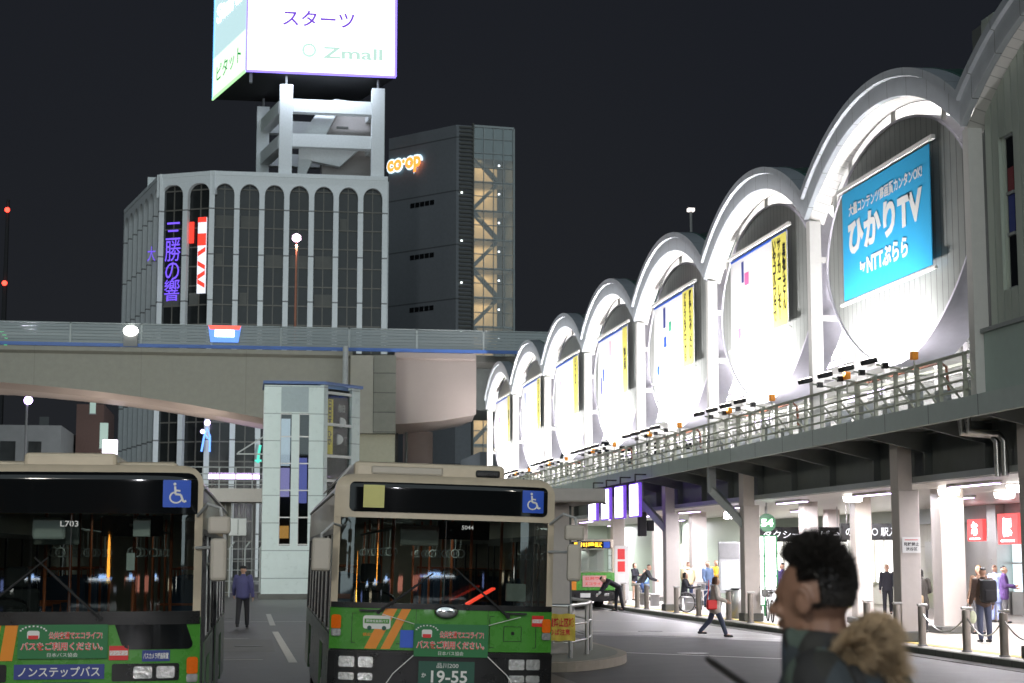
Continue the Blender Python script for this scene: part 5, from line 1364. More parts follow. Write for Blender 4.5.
while z < 50:
    fl.box(2.2, FL-0.1, 0.4, 3.4, z, z+0.25, mf)
    xa, xb = (2.4, 5.4) if j % 2 == 0 else (5.4, 2.4)
    sf.add([mf @ Vector(p) for p in ((xa, 0.8, z+0.2), (xb, 0.8, z+3.3), (xb, 0.8, z+3.9), (xa, 0.8, z+0.8), (xa, 1.6, z+0.2), (xb, 1.6, z+3.3), (xb, 1.6, z+3.9), (xa, 1.6, z+0.8))], [(0,1,2,3),(7,6,5,4),(0,4,5,1),(3,2,6,7),(0,3,7,4),(1,5,6,2)])
    MB().box(FL-1.9, FL-1.72, 0.2, 0.4, z+2.2, z+2.38, mf).build('stair_light', 'white_glow', cb)
    area('floor_lamp', tuple(mf @ Vector((4.0, 1.8, z+3.1))), tuple(mf @ Vector((4.0, 2.4, z))), 2.5, 70, (1.0, 0.72, 0.42), cb)
    z += 3.55; j += 1
fl.build('floor_slab', 'light_grey', cb); sf.build('stair_flight', 'concrete', cb)
gr = MB(); z = 15
while z < TZ: gr.box(2.15, FL, -0.05, 0.05, z-0.05, z+0.05, mf); z += 1.78
for i in range(5): x = 2.2+i*(FL-2.3)/4; gr.box(x-0.05, x+0.05, -0.05, 0.05, 0, TZ, mf)
gr.box(2.15, FL, -0.05, 0.12, TZ-0.1, TZ+0.15, mf)
gr.build('glazing_frame', 'station_grey', cb)
MB().box(2.2, FL-0.05, 0.06, 0.08, 0, TZ-0.1, mf).build('stair_glazing', 'clear_glass', cb)
MB().box(2.2, FL-0.05, 0.1, 0.2, 49.9, TZ-0.15, mf).build('top_glazing', mat('top_glazing', (0.22, 0.30, 0.32), rough=0.2), cb)
MB().box(FL-0.1, FL+0.1, -0.05, 4, 0, TZ, mf).build('end_fin', 'station_grey', cb)
MB().box(2.2, FL, 3.7, 4.0, 0, TZ-0.2, mf).build('core_back', 'coop_wall', cb)
sg = thing('roof_sign', 'orange neon letters with a white halo high on the dark office tower', 'neon sign', (0, 200, 0))
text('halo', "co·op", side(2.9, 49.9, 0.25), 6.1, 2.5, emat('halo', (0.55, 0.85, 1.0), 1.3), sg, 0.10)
text('letters', "co·op", side(2.9, 49.9, 0.40), 5.6, 2.0, emat('neon_orange', (1.0, 0.20, 0.03), 2.6), sg, 0.045)
# far dark blocks at the left
def block(x0, x1, y, z1, m, label, wins):
    b = thing('apartment_block', label, 'building', (0, y, 0))
    MB().box(x0, x1, 0, 12, 0, z1).build('wall', m, b)
    for wx, wz, ww, wh, lit_ in wins:
        w = MB().box(wx, wx+ww, -0.06, -0.005, wz, wz+wh).build('window', M['bld_glass'] if not lit_ else emat('dim_window', (0.6, 0.75, 0.65), 0.08), b)
        MB().box(wx-0.06, wx+ww+0.06, -0.10, -0.062, wz-0.08, wz).build('sill', 'grey', w)
block(-30, -14.5, 140, 12.4, 'block_grey', 'low pale grey block under the expressway at the far left', [(-19.2, 9.3, 1.2, 1.8, False), (-17, 9.3, 1.0, 1.8, False)])
block(-14.3, -12.0, 150, 15, mat('brick_dark', (0.10, 0.055, 0.045), rough=0.8, var=0.2), 'narrow dark reddish block under the expressway, left of the white columns', [(-12.3, 11.2, 0.7, 2.2, True), (-13.2, 14.2, 0.5, 1.2, True)])
block(-34, -22, 190, 15, 'black_matt', 'black silhouette of a block behind the expressway at far left', [(-22, 16, 1, 1, False)])
block(18, 30, 130, 10, 'coop_wall', 'dark block behind the far end of the station', [(19, 6, 1, 1, False)])

# ---------------------------------------------------------------- round island with rail, banner and shelter post
isl = [(4.6, 31.3), (5.2, 30.7), (6.0, 30.7), (6.9, 31.8), (7.5, 33.2), (7.75, 35.0), (7.8, 40), (7.8, 58), (7.4, 59.5), (6.2, 60), (5.0, 59.5), (4.6, 58)]
def smooth_poly(pts, n=5):
    out = []
    for i in range(len(pts)):
        p0, p1, p2, p3 = [Vector((*pts[(i+k-1) % len(pts)], 0)) for k in range(4)]
        if (p2-p1).length > 4: out.append(p1[:2]); continue
        for j in range(n):
            t = j/n
            q = 0.5*((2*p1)+(-p0+p2)*t+(2*p0-5*p1+4*p2-p3)*t*t+(-p0+3*p1-3*p2+p3)*t**3)
            out.append(q[:2])
    return out
ip = smooth_poly(isl)
o = MB().prism(ip, 0, 0.17).build('traffic_island', mat('island_stone', (0.30, 0.26, 0.20), rough=0.75, var=0.2, scale=4, bump=0.3)); o['kind'] = 'structure'
ic = (sum(p[0] for p in ip)/len(ip), sum(p[1] for p in ip)/len(ip))
o = MB().prism([(p[0]+(ic[0]-p[0])*0.09, p[1]+(ic[1]-p[1])*0.012+ (0.18 if p[1] < 40 else -0.18)) for p in ip], 0.1, 0.175).build('island_paving', mat('island_paving', (0.20, 0.205, 0.17), rough=0.8, var=0.2)); o['kind'] = 'structure'
rp = [(5.1, 35.6), (5.15, 33.0), (5.5, 32.05), (6.15, 31.95), (6.72, 33.2), (7.08, 34.6), (7.15, 37.2), (7.15, 40.5)]
rg = thing('guard_rail', 'curved steel pipe guard rail at the nose of the round island', 'guard rail', (6.2, 34, 0.17))
def loc3(p, z): return (p[0]-6.2, p[1]-34, z)
rb = MB()
for z, r_ in ((0.30, 0.022), (0.62, 0.022), (0.98, 0.035)): rb.tube([loc3(p, z) for p in rp], r_, 10)
rb.build('rail', 'steel', rg, smooth=True)
for p in rp: MB().tube([loc3(p, 0), loc3(p, 0.98)], 0.042, 10).build('post', 'steel', rg, smooth=True)
yb = thing('banner', 'crumpled yellow banner with red characters tied to the island guard rail', 'banner', (5.86, 31.93, 0.75))
bw_, bh_ = 0.74, 0.50
rows = []
for j in range(9):
    rows.append([(-bw_/2+bw_*i/20, -0.05+0.012*math.sin(i*1.1+j*0.7)+0.008*math.sin(j*1.9-i*0.4), -bh_/2+bh_*j/8+0.008*math.sin(i*0.9)) for i in range(21)])
cl = MB().grid(rows).grid([[(x, y+0.006, z) for x, y, z in r_] for r_ in rows]).build('cloth', mat('banner_gold', (0.80, 0.60, 0.08), rough=0.5, var=0.12, scale=9), yb, smooth=True)
wave = lambda p: Vector((p.x, -0.064+0.012*math.sin((p.x+bw_/2)/bw_*20*1.1+((p.z+bh_/2)/bh_*8)*0.7), p.z))
text('lettering', "放置禁止区域", frame((0.05, 0, 0.09), (1,0,0), (0,0,1)), 0.58, 0.17, 'red', yb, 0.03, wave)
text('lettering', "のりば注意", frame((0.02, 0, -0.09), (1,0,0), (0,0,1)), 0.50, 0.12, 'red', yb, 0.02, wave)
MB().tube([(-0.36, 0, 0.24), (-0.36, 0.03, 0.40)], 0.006, 5).tube([(0.36, 0, 0.24), (0.36, 0.03, 0.40)], 0.006, 5).build('tie', 'white', yb)
sp = thing('bus_shelter', 'beige box post carrying a slim bus stop roof beside the right bus mirror', 'bus shelter', (6.05, 33.6, 0.17))
MB().box(-0.36, 0.36, -0.25, 0.25, 0, 2.95, bev=0.02).build('post', 'column_paint', sp)
MB().box(-0.42, -0.365, -0.2, 0.2, 0.0, 2.9).box(0.365, 0.41, -0.2, 0.2, 0, 2.9).build('dark_edge', 'girder', sp)
MB().box(-0.75, 0.95, -1.0, 12, 2.95, 3.22, bev=0.04).build('shelter_roof', 'column_paint', sp)
MB().tube([(-0.6, -0.8, 3.24), (0.8, -0.4, 3.05), (1.1, -0.2, 2.95)], 0.03, 6).build('brace', 'grey', sp)
for y in (4.5, 9.0): MB().box(-0.2, 0.2, y-0.15, y+0.15, 0, 2.94).build('post', 'column_paint', sp)

# ---------------------------------------------------------------- bollards, chains, stop furniture
bpos = [29.9, 31.86, 33.62, 35.95, 37.4, 39.3, 48.8, 51.1, 54.6, 57.5, 61.9, 63.4, 65.8, 68.2]
bnames = ['nearest steel bollard, cut by the right edge', 'steel bollard on the kerb at the right, near the picture edge', 'steel bollard on the kerb in front of the backpack man', 'steel bollard between the nearest beige column and the standing column with the dark base',
          'steel bollard just right of the nearest beige column', 'steel bollard just left of the nearest beige column', 'steel bollard left of the man\'s forehead beneath the green round sign', 'second steel bollard left of the man\'s forehead',
          'steel bollard right behind the walking woman', 'steel bollard left of the walking woman', 'steel bollard in front of the seated people', 'steel bollard left of the braced column', 'steel bollard right of the bowing attendant', 'farthest steel bollard, close to the far bus']
bol = None
for i, y in enumerate(bpos):
    b = thing('bollard', bnames[i], 'bollard', (14.78, y, 0.126), R(random.uniform(-4, 4)), 'steel bollards along the kerb')
    MB().lathe((0,0,0), [(0.085, 0), (0.085, 0.82), (0.080, 0.845), (0.065, 0.855)], 20).build('post', M['bollard_steel'], b, smooth=True)
    MB().lathe((0,0,0), [(0.11, 0), (0.11, 0.03)], 20).build('base', 'grey', b)
    MB().box(-0.10, 0.13, -0.045, 0.045, 0.862, 0.91, bev=0.015).build('cap', 'steel', b)
ch = 0
for ya, yb_ in ((31.86, 33.62), (33.62, 35.95), (29.9, 31.86)):
    m = MB(); n = 22
    m.tube([(14.78, ya+(yb_-ya)*i/n, 0.126+0.74-0.38*(1-(2*i/n-1)**2)) for i in range(n+1)], 0.014, 6)
    o = m.build('chain', 'steel'); tag(o, ['chain slung between the two bollards before the backpack man', 'chain slung between the bollards right of the nearest beige column', 'chain hanging at the right picture edge'][ch], 'chain', 'chains between bollards'); ch += 1
def bench(x, y, label, L=2.2):
    b = thing('bench', label, 'bench', (x, y, 0.126), 0, 'benches at the bus stops')
    MB().box(-0.2, 0.2, -L/2, L/2, 0.42, 0.47, bev=0.015).build('seat', 'light_grey', b)
    for s in (-L/2+0.2, L/2-0.2): MB().box(-0.18, 0.18, s-0.03, s+0.03, 0, 0.42).build('leg', 'steel', b)
bench(16.0, 66.5, 'low bench under the seated people at the far bus stop')
bench(16.0, 61.2, 'low bench under the seated dark haired person')
b = thing('information_post', 'grey bus stop information panel with a dark top beside the walking woman', 'bus stop', (15.6, 53.6, 0.126))
MB().box(-0.40, 0.32, 0, 0.08, 0.75, 2.4, bev=0.02).build('panel', 'light_grey', b)
MB().box(-0.36, 0.28, -0.015, -0.003, 1.85, 2.35).build('dark_screen', 'grey', b)
MB().box(-0.33, 0.25, -0.015, -0.003, 0.85, 1.75).build('timetable', 'tile_white', b)
for x in (-0.36, 0.28): MB().tube([(x, 0.04, 0), (x, 0.04, 2.4)], 0.035, 8).build('post', 'steel', b)
b = thing('litter_bin', 'squat grey metal litter bin behind the walking woman', 'bin', (15.5, 52.6, 0.126))
MB().lathe((0,0,0), [(0.30, 0.0), (0.34, 0.05), (0.34, 0.80), (0.30, 0.88)], 20).build('bin_body', 'steel', b, smooth=True)
MB().lathe((0,0,0), [(0.22, 0.885), (0.20, 0.93)], 20).build('lid', 'black', b)
b = thing('bus_stop_sign', 'white poster board with red patches beside the far bus', 'bus stop', (15.2, 68.0, 0.126))
MB().box(-0.28, 0.32, 0, 0.1, 0.15, 2.35, bev=0.02).build('board', 'white', b)
for zz, mm in ((2.0, 'red'), (1.5, 'red'), (1.0, 'white_letter')): MB().box(-0.15, 0.15, -0.012, -0.002, zz-0.2, zz+0.22).build('poster', mm, b)
b = thing('signal_box', 'black bracketed loudspeaker cluster hung beside the braced column', 'speaker', (14.9, 63.0, 3.1))
MB().box(-0.15, 0.15, -0.15, 0.15, -0.3, 0.6, bev=0.03).box(0.2, 0.45, -0.1, 0.1, -0.1, 0.3, bev=0.02).build('speaker_box', 'black_matt', b)
MB().tube([(0, 0, 0.5), (0, 0, 0.85), (0.3, 0, 0.85)], 0.03, 6).build('bracket', 'grey', b)
for i, y in enumerate((58.9, 58.3, 57.7)):
    b = thing('spotlight', '%s of three small white spotlights under the arcade ceiling' % ('left one', 'middle one', 'right one')[i], 'spotlight', (17.0, y, 3.85), 0, 'three white spotlights')
    MB().tube([(0, 0, 0), (0, 0, -0.2)], 0.02, 6).build('stem', 'white', b)
    MB().lathe((0, 0, -0.48), [(0.12, 0), (0.10, 0.15), (0.05, 0.28)], 12).build('shade', 'white', b)
# parked bicycle behind the bollards
def bicycle(x, y, rz, label):
    b = thing('bicycle', label, 'bicycle', (x, y, 0.126), rz, 'bicycles parked by the columns')
    for wx in (-0.52, 0.52):
        w = MB().tube([(wx+0.32*math.cos(a), 0, 0.34+0.32*math.sin(a)) for a in [2*PI*i/24 for i in range(25)]], 0.02, 6).build('wheel', 'rubber', b)
        m = MB()
        for i in range(8): a = PI*i/8; m.tube([(wx-0.3*math.cos(a), 0, 0.34-0.3*math.sin(a)), (wx+0.3*math.cos(a), 0, 0.34+0.3*math.sin(a))], 0.004, 4)
        m.build('spokes', 'steel', w)
    MB().tube([(-0.52, 0, 0.34), (-0.05, 0, 0.32), (-0.2, 0, 0.80)], 0.018, 6).tube([(-0.05, 0, 0.32), (0.40, 0, 0.80), (0.52, 0, 0.34)], 0.018, 6).tube([(-0.2, 0, 0.72), (0.38, 0, 0.78)], 0.018, 6).tube([(0.40, 0, 0.80), (0.37, 0, 1.0)], 0.016, 6).build('frame', 'light_grey', b)
    MB().tube([(0.25, -0.27, 1.02), (0.38, -0.1, 1.0), (0.38, 0.1, 1.0), (0.25, 0.27, 1.02)], 0.014, 6).build('handlebar', 'steel', b)
    MB().box(-0.34, -0.08, -0.08, 0.08, 0.84, 0.90, bev=0.03).build('saddle', 'black', b)
    MB().box(0.48, 0.74, -0.15, 0.15, 0.72, 0.95, bev=0.02).build('basket', 'grey', b)
bicycle(15.7, 57.8, R(12), 'pale bicycle standing behind the bollards left of the walking woman')
bicycle(15.5, 49.2, R(80), 'pale bicycle leaning near the column beneath the green round sign')
bicycle(16.3, 60.0, R(70), 'pale bicycle beside the person seated by the braced column')

# ---------------------------------------------------------------- unseen lamps and shop front added to light the street
def street_lamp(x, y, h, tx, ty, power, label, c=(1.0, 0.93, 0.80)):  # fill light added out of view, shaped as a street lamp
    b = thing('street_lamp', label, 'street lamp', (x, y, 0), 0, 'unseen street lamps added as fill light')
    MB().tube([(0, 0, 0), (0, 0, h-0.6), (0.0, 0, h)], [0.11, 0.07, 0.06], 10).build('pole', 'grey', b)
    MB().box(-0.55, 0.55, -0.16, 0.16, h, h+0.14, bev=0.03).build('lamp_head', 'light_grey', b)
    MB().box(-0.45, 0.45, -0.12, 0.12, h-0.03, h-0.004).build('lamp_glass', 'warm_glow', b)
    area('lamp_light', (0, 0, h-0.08), (tx-x, ty-y, 0), 0.9, power, c, b)
street_lamp(-5.5, -3.0, 9.5, 0, 22, 1150, 'unseen street lamp added behind the photographer on the left as fill light')
street_lamp(9.5, 1.0, 9.0, 6, 26, 500, 'unseen street lamp added behind the photographer on the right as fill light')
street_lamp(-9.0, 40, 9.0, 0, 46, 900, 'unseen street lamp added as fill light on the far side of the left bus')
street_lamp(-13.5, 70, 10.5, -1, 84, 3000, 'unseen street lamp added as fill light near the tiled tower', (0.95, 1.0, 0.92))
sb = thing('fill_shop_facade', 'unseen shop building added behind the photographer for fill light and windscreen reflections', 'building', (0, -38, 0))  # unseen facade added for fill light and windscreen reflections
MB().box(-28, 30, -8, 0, 0, 14).build('wall', 'concrete_dark', sb)
rnd = random.Random(3)
for i in range(16):
    x = -26+i*3.4
    for z in (0.6, 4.6, 8.2):
        if rnd.random() < 0.72:
            if z > 1: continue
            cc = rnd.choice([(1, 0.85, 0.6), (0.8, 0.85, 1.0), (1.0, 0.35, 0.25), (0.35, 0.45, 1.0), (1, 1, 0.95)])
            MB().box(x, x+rnd.uniform(0.3, 1.8), 0.01, 0.06, z, z+rnd.uniform(0.15, 0.7)).build('window', emat('fill_window_glow', cc, rnd.uniform(0.4, 2.2)), sb)  # glowing patches sized to mirror in the windscreens

# orange light columns added to mirror as streaks in the windscreens; parked taxis
for x, lb in ((-3.3, 'slim orange light column added behind the photographer for windscreen streaks, nearer one'), (-11.5, 'slim orange light column added behind the photographer for windscreen streaks, farther left one')):
    b = thing('streak_light_column', lb, 'sign', (x, -10, 0), 0, 'orange light columns added for windscreen streaks')
    MB().lathe((0, 0, 0), [(0.14, 0), (0.14, 1.5)], 14).build('post', 'grey', b)
    MB().lathe((0, 0, 1.5), [(0.10, 0), (0.12, 0.1), (0.09, 0.9), (0.03, 1.1)], 14).build('lit_tube', emat('orange_tube', (1.0, 0.36, 0.04), 9), b)
    MB().sphere((0, 0, 1.32), 0.22, 12, 8).build('lit_ball', emat('yellow_ball', (1.0, 0.55, 0.10), 14), b)
def taxi(x, y, rz, label, paint):
    b = thing('taxi', label, 'car', (x, y, 0), rz, 'taxis parked across the street')
    P = [(-2.3, 0.35), (-2.3, 0.80), (-2.1, 0.92), (-1.35, 0.98), (-0.75, 1.42), (0.75, 1.45), (1.35, 1.0), (2.15, 0.90), (2.3, 0.70), (2.3, 0.35)]
    mx = Matrix(((1,0,0,0),(0,0,1,0),(0,1,0,0),(0,0,0,1)))
    MB().prism([(p[0], min(p[1], 0.95)) for p in P], -0.82, 0.82, mx).build('body', paint, b)
    MB().prism([(-1.3, 0.955), (-0.75, 1.42), (0.75, 1.45), (1.3, 0.955)], -0.68, 0.68, mx).build('cabin', 'black_gloss', b)
    MB().prism([(-0.72, 1.43), (0.72, 1.46), (0.70, 1.49), (-0.70, 1.47)], -0.66, 0.66, mx).build('roof', paint, b)
    for wx in (-1.4, 1.4):
        for wy in (-0.78, 0.78): MB().lathe((wx, wy, 0.32), [(0.15, -0.09), (0.32, -0.09), (0.32, 0.09), (0.15, 0.09)], 18, 'Y').build('wheel', 'rubber', b)
    for wy in (-0.6, 0.6): MB().box(2.28, 2.33, wy-0.16, wy+0.16, 0.58, 0.74, bev=0.02).build('headlight', emat('headlamp', (0.9, 0.95, 1.0), 6), b)
    MB().box(-0.12, 0.12, -0.22, 0.22, 1.48, 1.62, bev=0.03).build('roof_lamp', emat('taxi_lamp', (0.35, 0.55, 1.0), 6), b)
    for k_ in (-0.8, -0.4, 0.6): MB().box(k_-0.14, k_+0.14, -0.55, 0.55, 1.50, 1.54, bev=0.01).build('reflection_strip', emat('reflection_strip_glow', (0.25, 0.45, 1.0) if k_ < 0 else (0.9, 0.95, 1.0), 3), b)  # extra glowing roof strips added to mirror in the windscreens
for i, (x, y, rz, lb, pt) in enumerate(((-6.5, -9.5, 80, 'black taxi parked behind the photographer, farthest left', 'black_gloss'), (-3.6, -9.0, 95, 'silver taxi parked behind the photographer, second from left', 'light_grey'), (-0.8, -9.8, 100, 'black taxi parked behind the photographer, third from left', 'black_gloss'), (4.5, -10, 85, 'silver taxi parked behind the photographer, rightmost', 'light_grey'))):
    taxi(x, y, R(rz), lb, pt)
for i_, x_ in enumerate((-9.0, -3.2, -20.0)):  # unseen lamps added to brighten the bridge underside
    b = thing('soffit_fill_lamp', 'unseen globe lamp added to light the expressway underside, %s from the tiled tower' % ('second', 'first', 'third')[i_], 'street lamp', (x_, 104, 0), 0, 'globe lamps added to light the expressway underside')
    MB().tube([(0, 0, 0), (0, 0, 4.2)], 0.08, 8).build('pole', 'grey', b)
    MB().sphere((0, 0, 4.5), 0.28, 14, 10).build('globe', 'warm_glow', b, smooth=True)
    area('soffit_fill_light', (0, 0, 4.85), (0, 0, 12), 0.5, 380, (1.0, 0.90, 0.80), b)
street_lamp(6.5, 125, 8.0, -1, 163, 7000, 'street lamp added out of sight behind the tower to light the columned building', (0.9, 0.97, 1.0))  # hidden lamp added to brighten the columned building
street_lamp(0.5, -15, 7.5, -3, -9, 1800, 'unseen street lamp added to light the taxis behind the photographer', (0.95, 0.95, 1.0))  # unseen lamp added so the taxis show in the windscreens
# ---------------------------------------------------------------- people
def hull_into(mb, parts):
    """parts: [(centre, (rx,ry,rz)), ...] -> one convex tapered limb piece."""
    b = bmesh.new()
    for c, r_ in parts:
        q = bmesh.ops.create_icosphere(b, subdivisions=2, radius=1.0)
        for v in q['verts']: v.co = Vector((v.co.x*r_[0]+c[0], v.co.y*r_[1]+c[1], v.co.z*r_[2]+c[2]))
    q = bmesh.ops.convex_hull(b, input=b.verts)
    bmesh.ops.delete(b, geom=[e for e in q['geom_interior'] if isinstance(e, bmesh.types.BMVert)] , context='VERTS')
    b.verts.index_update()
    mb.add([v.co.copy() for v in b.verts], [[v.index for v in f.verts] for f in b.faces])
    b.free()
def limb(mb, pts, rad):
    for i in range(len(pts)-1):
        r0 = rad[i]; r1 = rad[i+1]
        r0 = (r0,)*3 if not isinstance(r0, tuple) else r0; r1 = (r1,)*3 if not isinstance(r1, tuple) else r1
        hull_into(mb, [(pts[i], r0), (pts[i+1], r1)])
def blend(mb, name, m, parent, voxel, sm=6):
    """Fuse overlapping pieces into one continuous smooth surface."""
    o = mb.build(name, m, None)
    md = o.modifiers.new('r', 'REMESH'); md.mode = 'VOXEL'; md.voxel_size = voxel
    s = o.modifiers.new('s', 'SMOOTH'); s.factor = 0.5; s.iterations = sm
    dg = bpy.context.evaluated_depsgraph_get()
    me = bpy.data.meshes.new_from_object(o.evaluated_get(dg))
    old = o.data; o.modifiers.clear(); o.data = me; bpy.data.meshes.remove(old)
    me.polygons.foreach_set('use_smooth', [True]*len(me.polygons))
    o.name = name
    if parent is not None: o.parent = parent
    return o

def fk(h, p):
    L = R(p.get('lean', 0)); u = Vector((0, -math.sin(L), math.cos(L))); J = {}
    legs = {}
    for s, k in ((-1, 'R'), (1, 'L')):
        a, kb, ab = p.get('leg'+k, (2, 4, 2)); a = R(a); kb = R(kb); ab = R(ab)
        hip = Vector((s*0.052*h, 0, 0))
        kn = hip+Vector((s*math.sin(ab)*math.cos(a), -math.sin(a), -math.cos(a)*math.cos(ab))).normalized()*0.245*h
        an = kn+Vector((s*math.sin(ab)*0.3, -math.sin(a-kb), -math.cos(a-kb))).normalized()*0.238*h
        legs[k] = (hip, kn, an)
    low = min(legs['R'][2].z, legs['L'][2].z)
    pel = Vector((0, 0, -low+0.045*h)); J['pelvis'] = pel
    for k in 'RL': J['leg'+k] = tuple(q+pel for q in legs[k])
    J['u'] = u
    J['chest'] = pel+u*0.22*h; J['neck'] = pel+u*0.315*h
    tw = R(p.get('twist', 0)); sx = Vector((math.cos(tw), math.sin(tw), 0))
    for s, k in ((-1, 'R'), (1, 'L')):
        sw, ab, eb, inn = p.get('arm'+k, (5, 8, 15, 0)); sw = R(sw)-L*0.0; ab = R(ab); eb = R(eb); inn = R(inn)
        sh = pel+u*0.292*h+sx*s*0.108*h
        el = sh+Vector((s*math.sin(ab), -math.sin(sw), -math.cos(sw))).normalized()*0.172*h
        wr = el+Vector((s*(math.sin(ab)*0.4-math.sin(inn)), -math.sin(sw+eb)*math.cos(inn), -math.cos(sw+eb))).normalized()*0.150*h
        d = (wr-el).normalized()
        J['arm'+k] = (sh, el, wr, wr+d*0.055*h, d)
    hl = R(p.get('head_lean', p.get('lean', 0)*0.5)); hu = Vector((0, -math.sin(hl), math.cos(hl)))
    J['head'] = J['neck']+hu*0.085*h+Vector((0, -0.008*h, 0)); J['hu'] = hu
    return J

def hand(mb, wr, d, s, sc=1.0, curl=0.5):
    """Palm, four fingers and a thumb, gently curled."""
    side = Vector((0, 1, 0)) if abs(d.y) < 0.8 else Vector((0, 0, 1))
    pn = d.cross(side).normalized(); side = pn.cross(d).normalized()
    if pn.x*s > 0: pn = -pn                     # palm towards the body
    pc = wr+d*0.045*sc
    hull_into(mb, [(wr+d*0.01, (0.022*sc,)*3), (pc+d*0.03*sc+side*0.024*sc, (0.015*sc,)*3), (pc+d*0.03*sc-side*0.024*sc, (0.015*sc,)*3)])
    for i, (off, ln) in enumerate(((-0.030, 0.062), (-0.010, 0.072), (0.010, 0.068), (0.029, 0.052))):
        b0 = pc+d*0.035*sc+side*off*sc
        a1 = curl*0.7; a2 = curl*1.6
        p1 = b0+(d*math.cos(a1)+pn*math.sin(a1))*ln*0.5*sc
        p2 = p1+(d*math.cos(a2)+pn*math.sin(a2))*ln*0.5*sc
        limb(mb, [b0, p1, p2], [0.0095*sc, 0.0085*sc, 0.0075*sc])
    t0 = wr+d*0.025*sc-side*0.022*sc; t1 = t0+(d*0.6-side*0.75).normalized()*0.035*sc; t2 = t1+(d*0.9+pn*0.3).normalized()*0.028*sc
    limb(mb, [t0, t1, t2], [0.013*sc, 0.011*sc, 0.009*sc])

def head_into(mb, c, hu, h, turn=0.0, fine=False):
    k = h/1.72
    m = Matrix.Translation(c) @ Vector((0,0,1)).rotation_difference(hu).to_matrix().to_4x4() @ Matrix.Rotation(turn, 4, 'Z')
    def E(p, r_): 
        b = MB(); b.sphere((p[0]*k, p[1]*k, p[2]*k), tuple(v*k for v in r_), 20, 14); mb.add([m @ Vector(v) for v in b.v], b.f)
    def H(ps):
        b = MB(); hull_into(b, [(tuple(v*k for v in p), tuple(v*k for v in r_)) for p, r_ in ps]); mb.add([m @ Vector(v) for v in b.v], b.f)
    E((0, 0.014, 0.025), (0.074, 0.094, 0.092))
    H([((0, -0.028, 0.02), (0.062, 0.064, 0.06)), ((0, -0.040, -0.055), (0.047, 0.045, 0.04))])
    H([((0, -0.055, -0.088), (0.030, 0.028, 0.018)), ((0.035, -0.005, -0.062), (0.016, 0.02, 0.02)), ((-0.035, -0.005, -0.062), (0.016, 0.02, 0.02))])
    E((0, -0.078, -0.088), (0.020, 0.014, 0.014))
    H([((0, -0.092, 0.012), (0.008, 0.008, 0.008)), ((0, -0.112, -0.024), (0.013, 0.012, 0.010))])
    E((0.011, -0.098, -0.030), (0.009, 0.010, 0.007)); E((-0.011, -0.098, -0.030), (0.009, 0.010, 0.007))
    for s in (-1, 1):
        E((s*0.074, 0.008, -0.006), (0.010, 0.019, 0.031)); E((s*0.034, -0.070, -0.025), (0.022, 0.016, 0.018))
    E((0, -0.086, 0.022), (0.040, 0.012, 0.008))
    E((0, -0.090, -0.052), (0.022, 0.010, 0.006)); E((0, -0.088, -0.063), (0.019, 0.010, 0.006))
    return m, k
def face_features(m, k, parent):
    f = MB()
    for s in (-1, 1):
        b = MB().sphere((s*0.030*k, -0.081*k, 0.004*k), (0.012*k, 0.007*k, 0.007*k), 10, 8); f.add([m @ Vector(v) for v in b.v], b.f)
    f.build('eyes', 'black', parent, smooth=True)
def hair_cap(m, k, parent, mt, kind='short'):
    b = MB(); rows = []
    n, q = 26, 12
    for j in range(q+1):
        t = j/q
        row = []
        for i in range(n+1):
            a = 2*PI*i/n                       # a = 0 faces -Y (the face)
            fwd = math.cos(a)
            lim = {'short': 0.95-0.55*max(0, fwd)+0.35*max(0, -fwd), 'bob': 1.15-0.75*max(0, fwd)**2+0.75*max(0, -fwd), 'cap': 0.80, 'beanie': 0.9}[kind]
            if kind == 'bob' and fwd < 0.45: lim = 2.0
            ph = t*lim
            if ph <= 1.55:
                x = math.sin(a)*math.sin(ph)*0.083; y = -math.cos(a)*math.sin(ph)*0.104+0.014; z = math.cos(ph)*0.103+0.027
            else:
                x = math.sin(a)*0.083; y = -math.cos(a)*0.102+0.014; z = 0.027-(ph-1.55)*0.26
            r_ = 1+0.05*math.sin(7*a+3*j)*t
            row.append(m @ Vector((x*k*r_, y*k*r_, z*k)))
        rows.append(row)
    b.grid(rows); b.grid([[m @ (m.inverted() @ v * 0.94) for v in r_] for r_ in rows])
    o = b.build('hair' if kind in ('short', 'bob') else 'hat', mt, parent, smooth=True)
    return o

CM = {}
def cm(name, c, **kw):
    if name not in CM: CM[name] = mat('cloth_'+name, c, rough=0.85, var=kw.pop('var', 0.15), scale=kw.pop('scale', 14), bump=0.2, **kw)
    return CM[name]

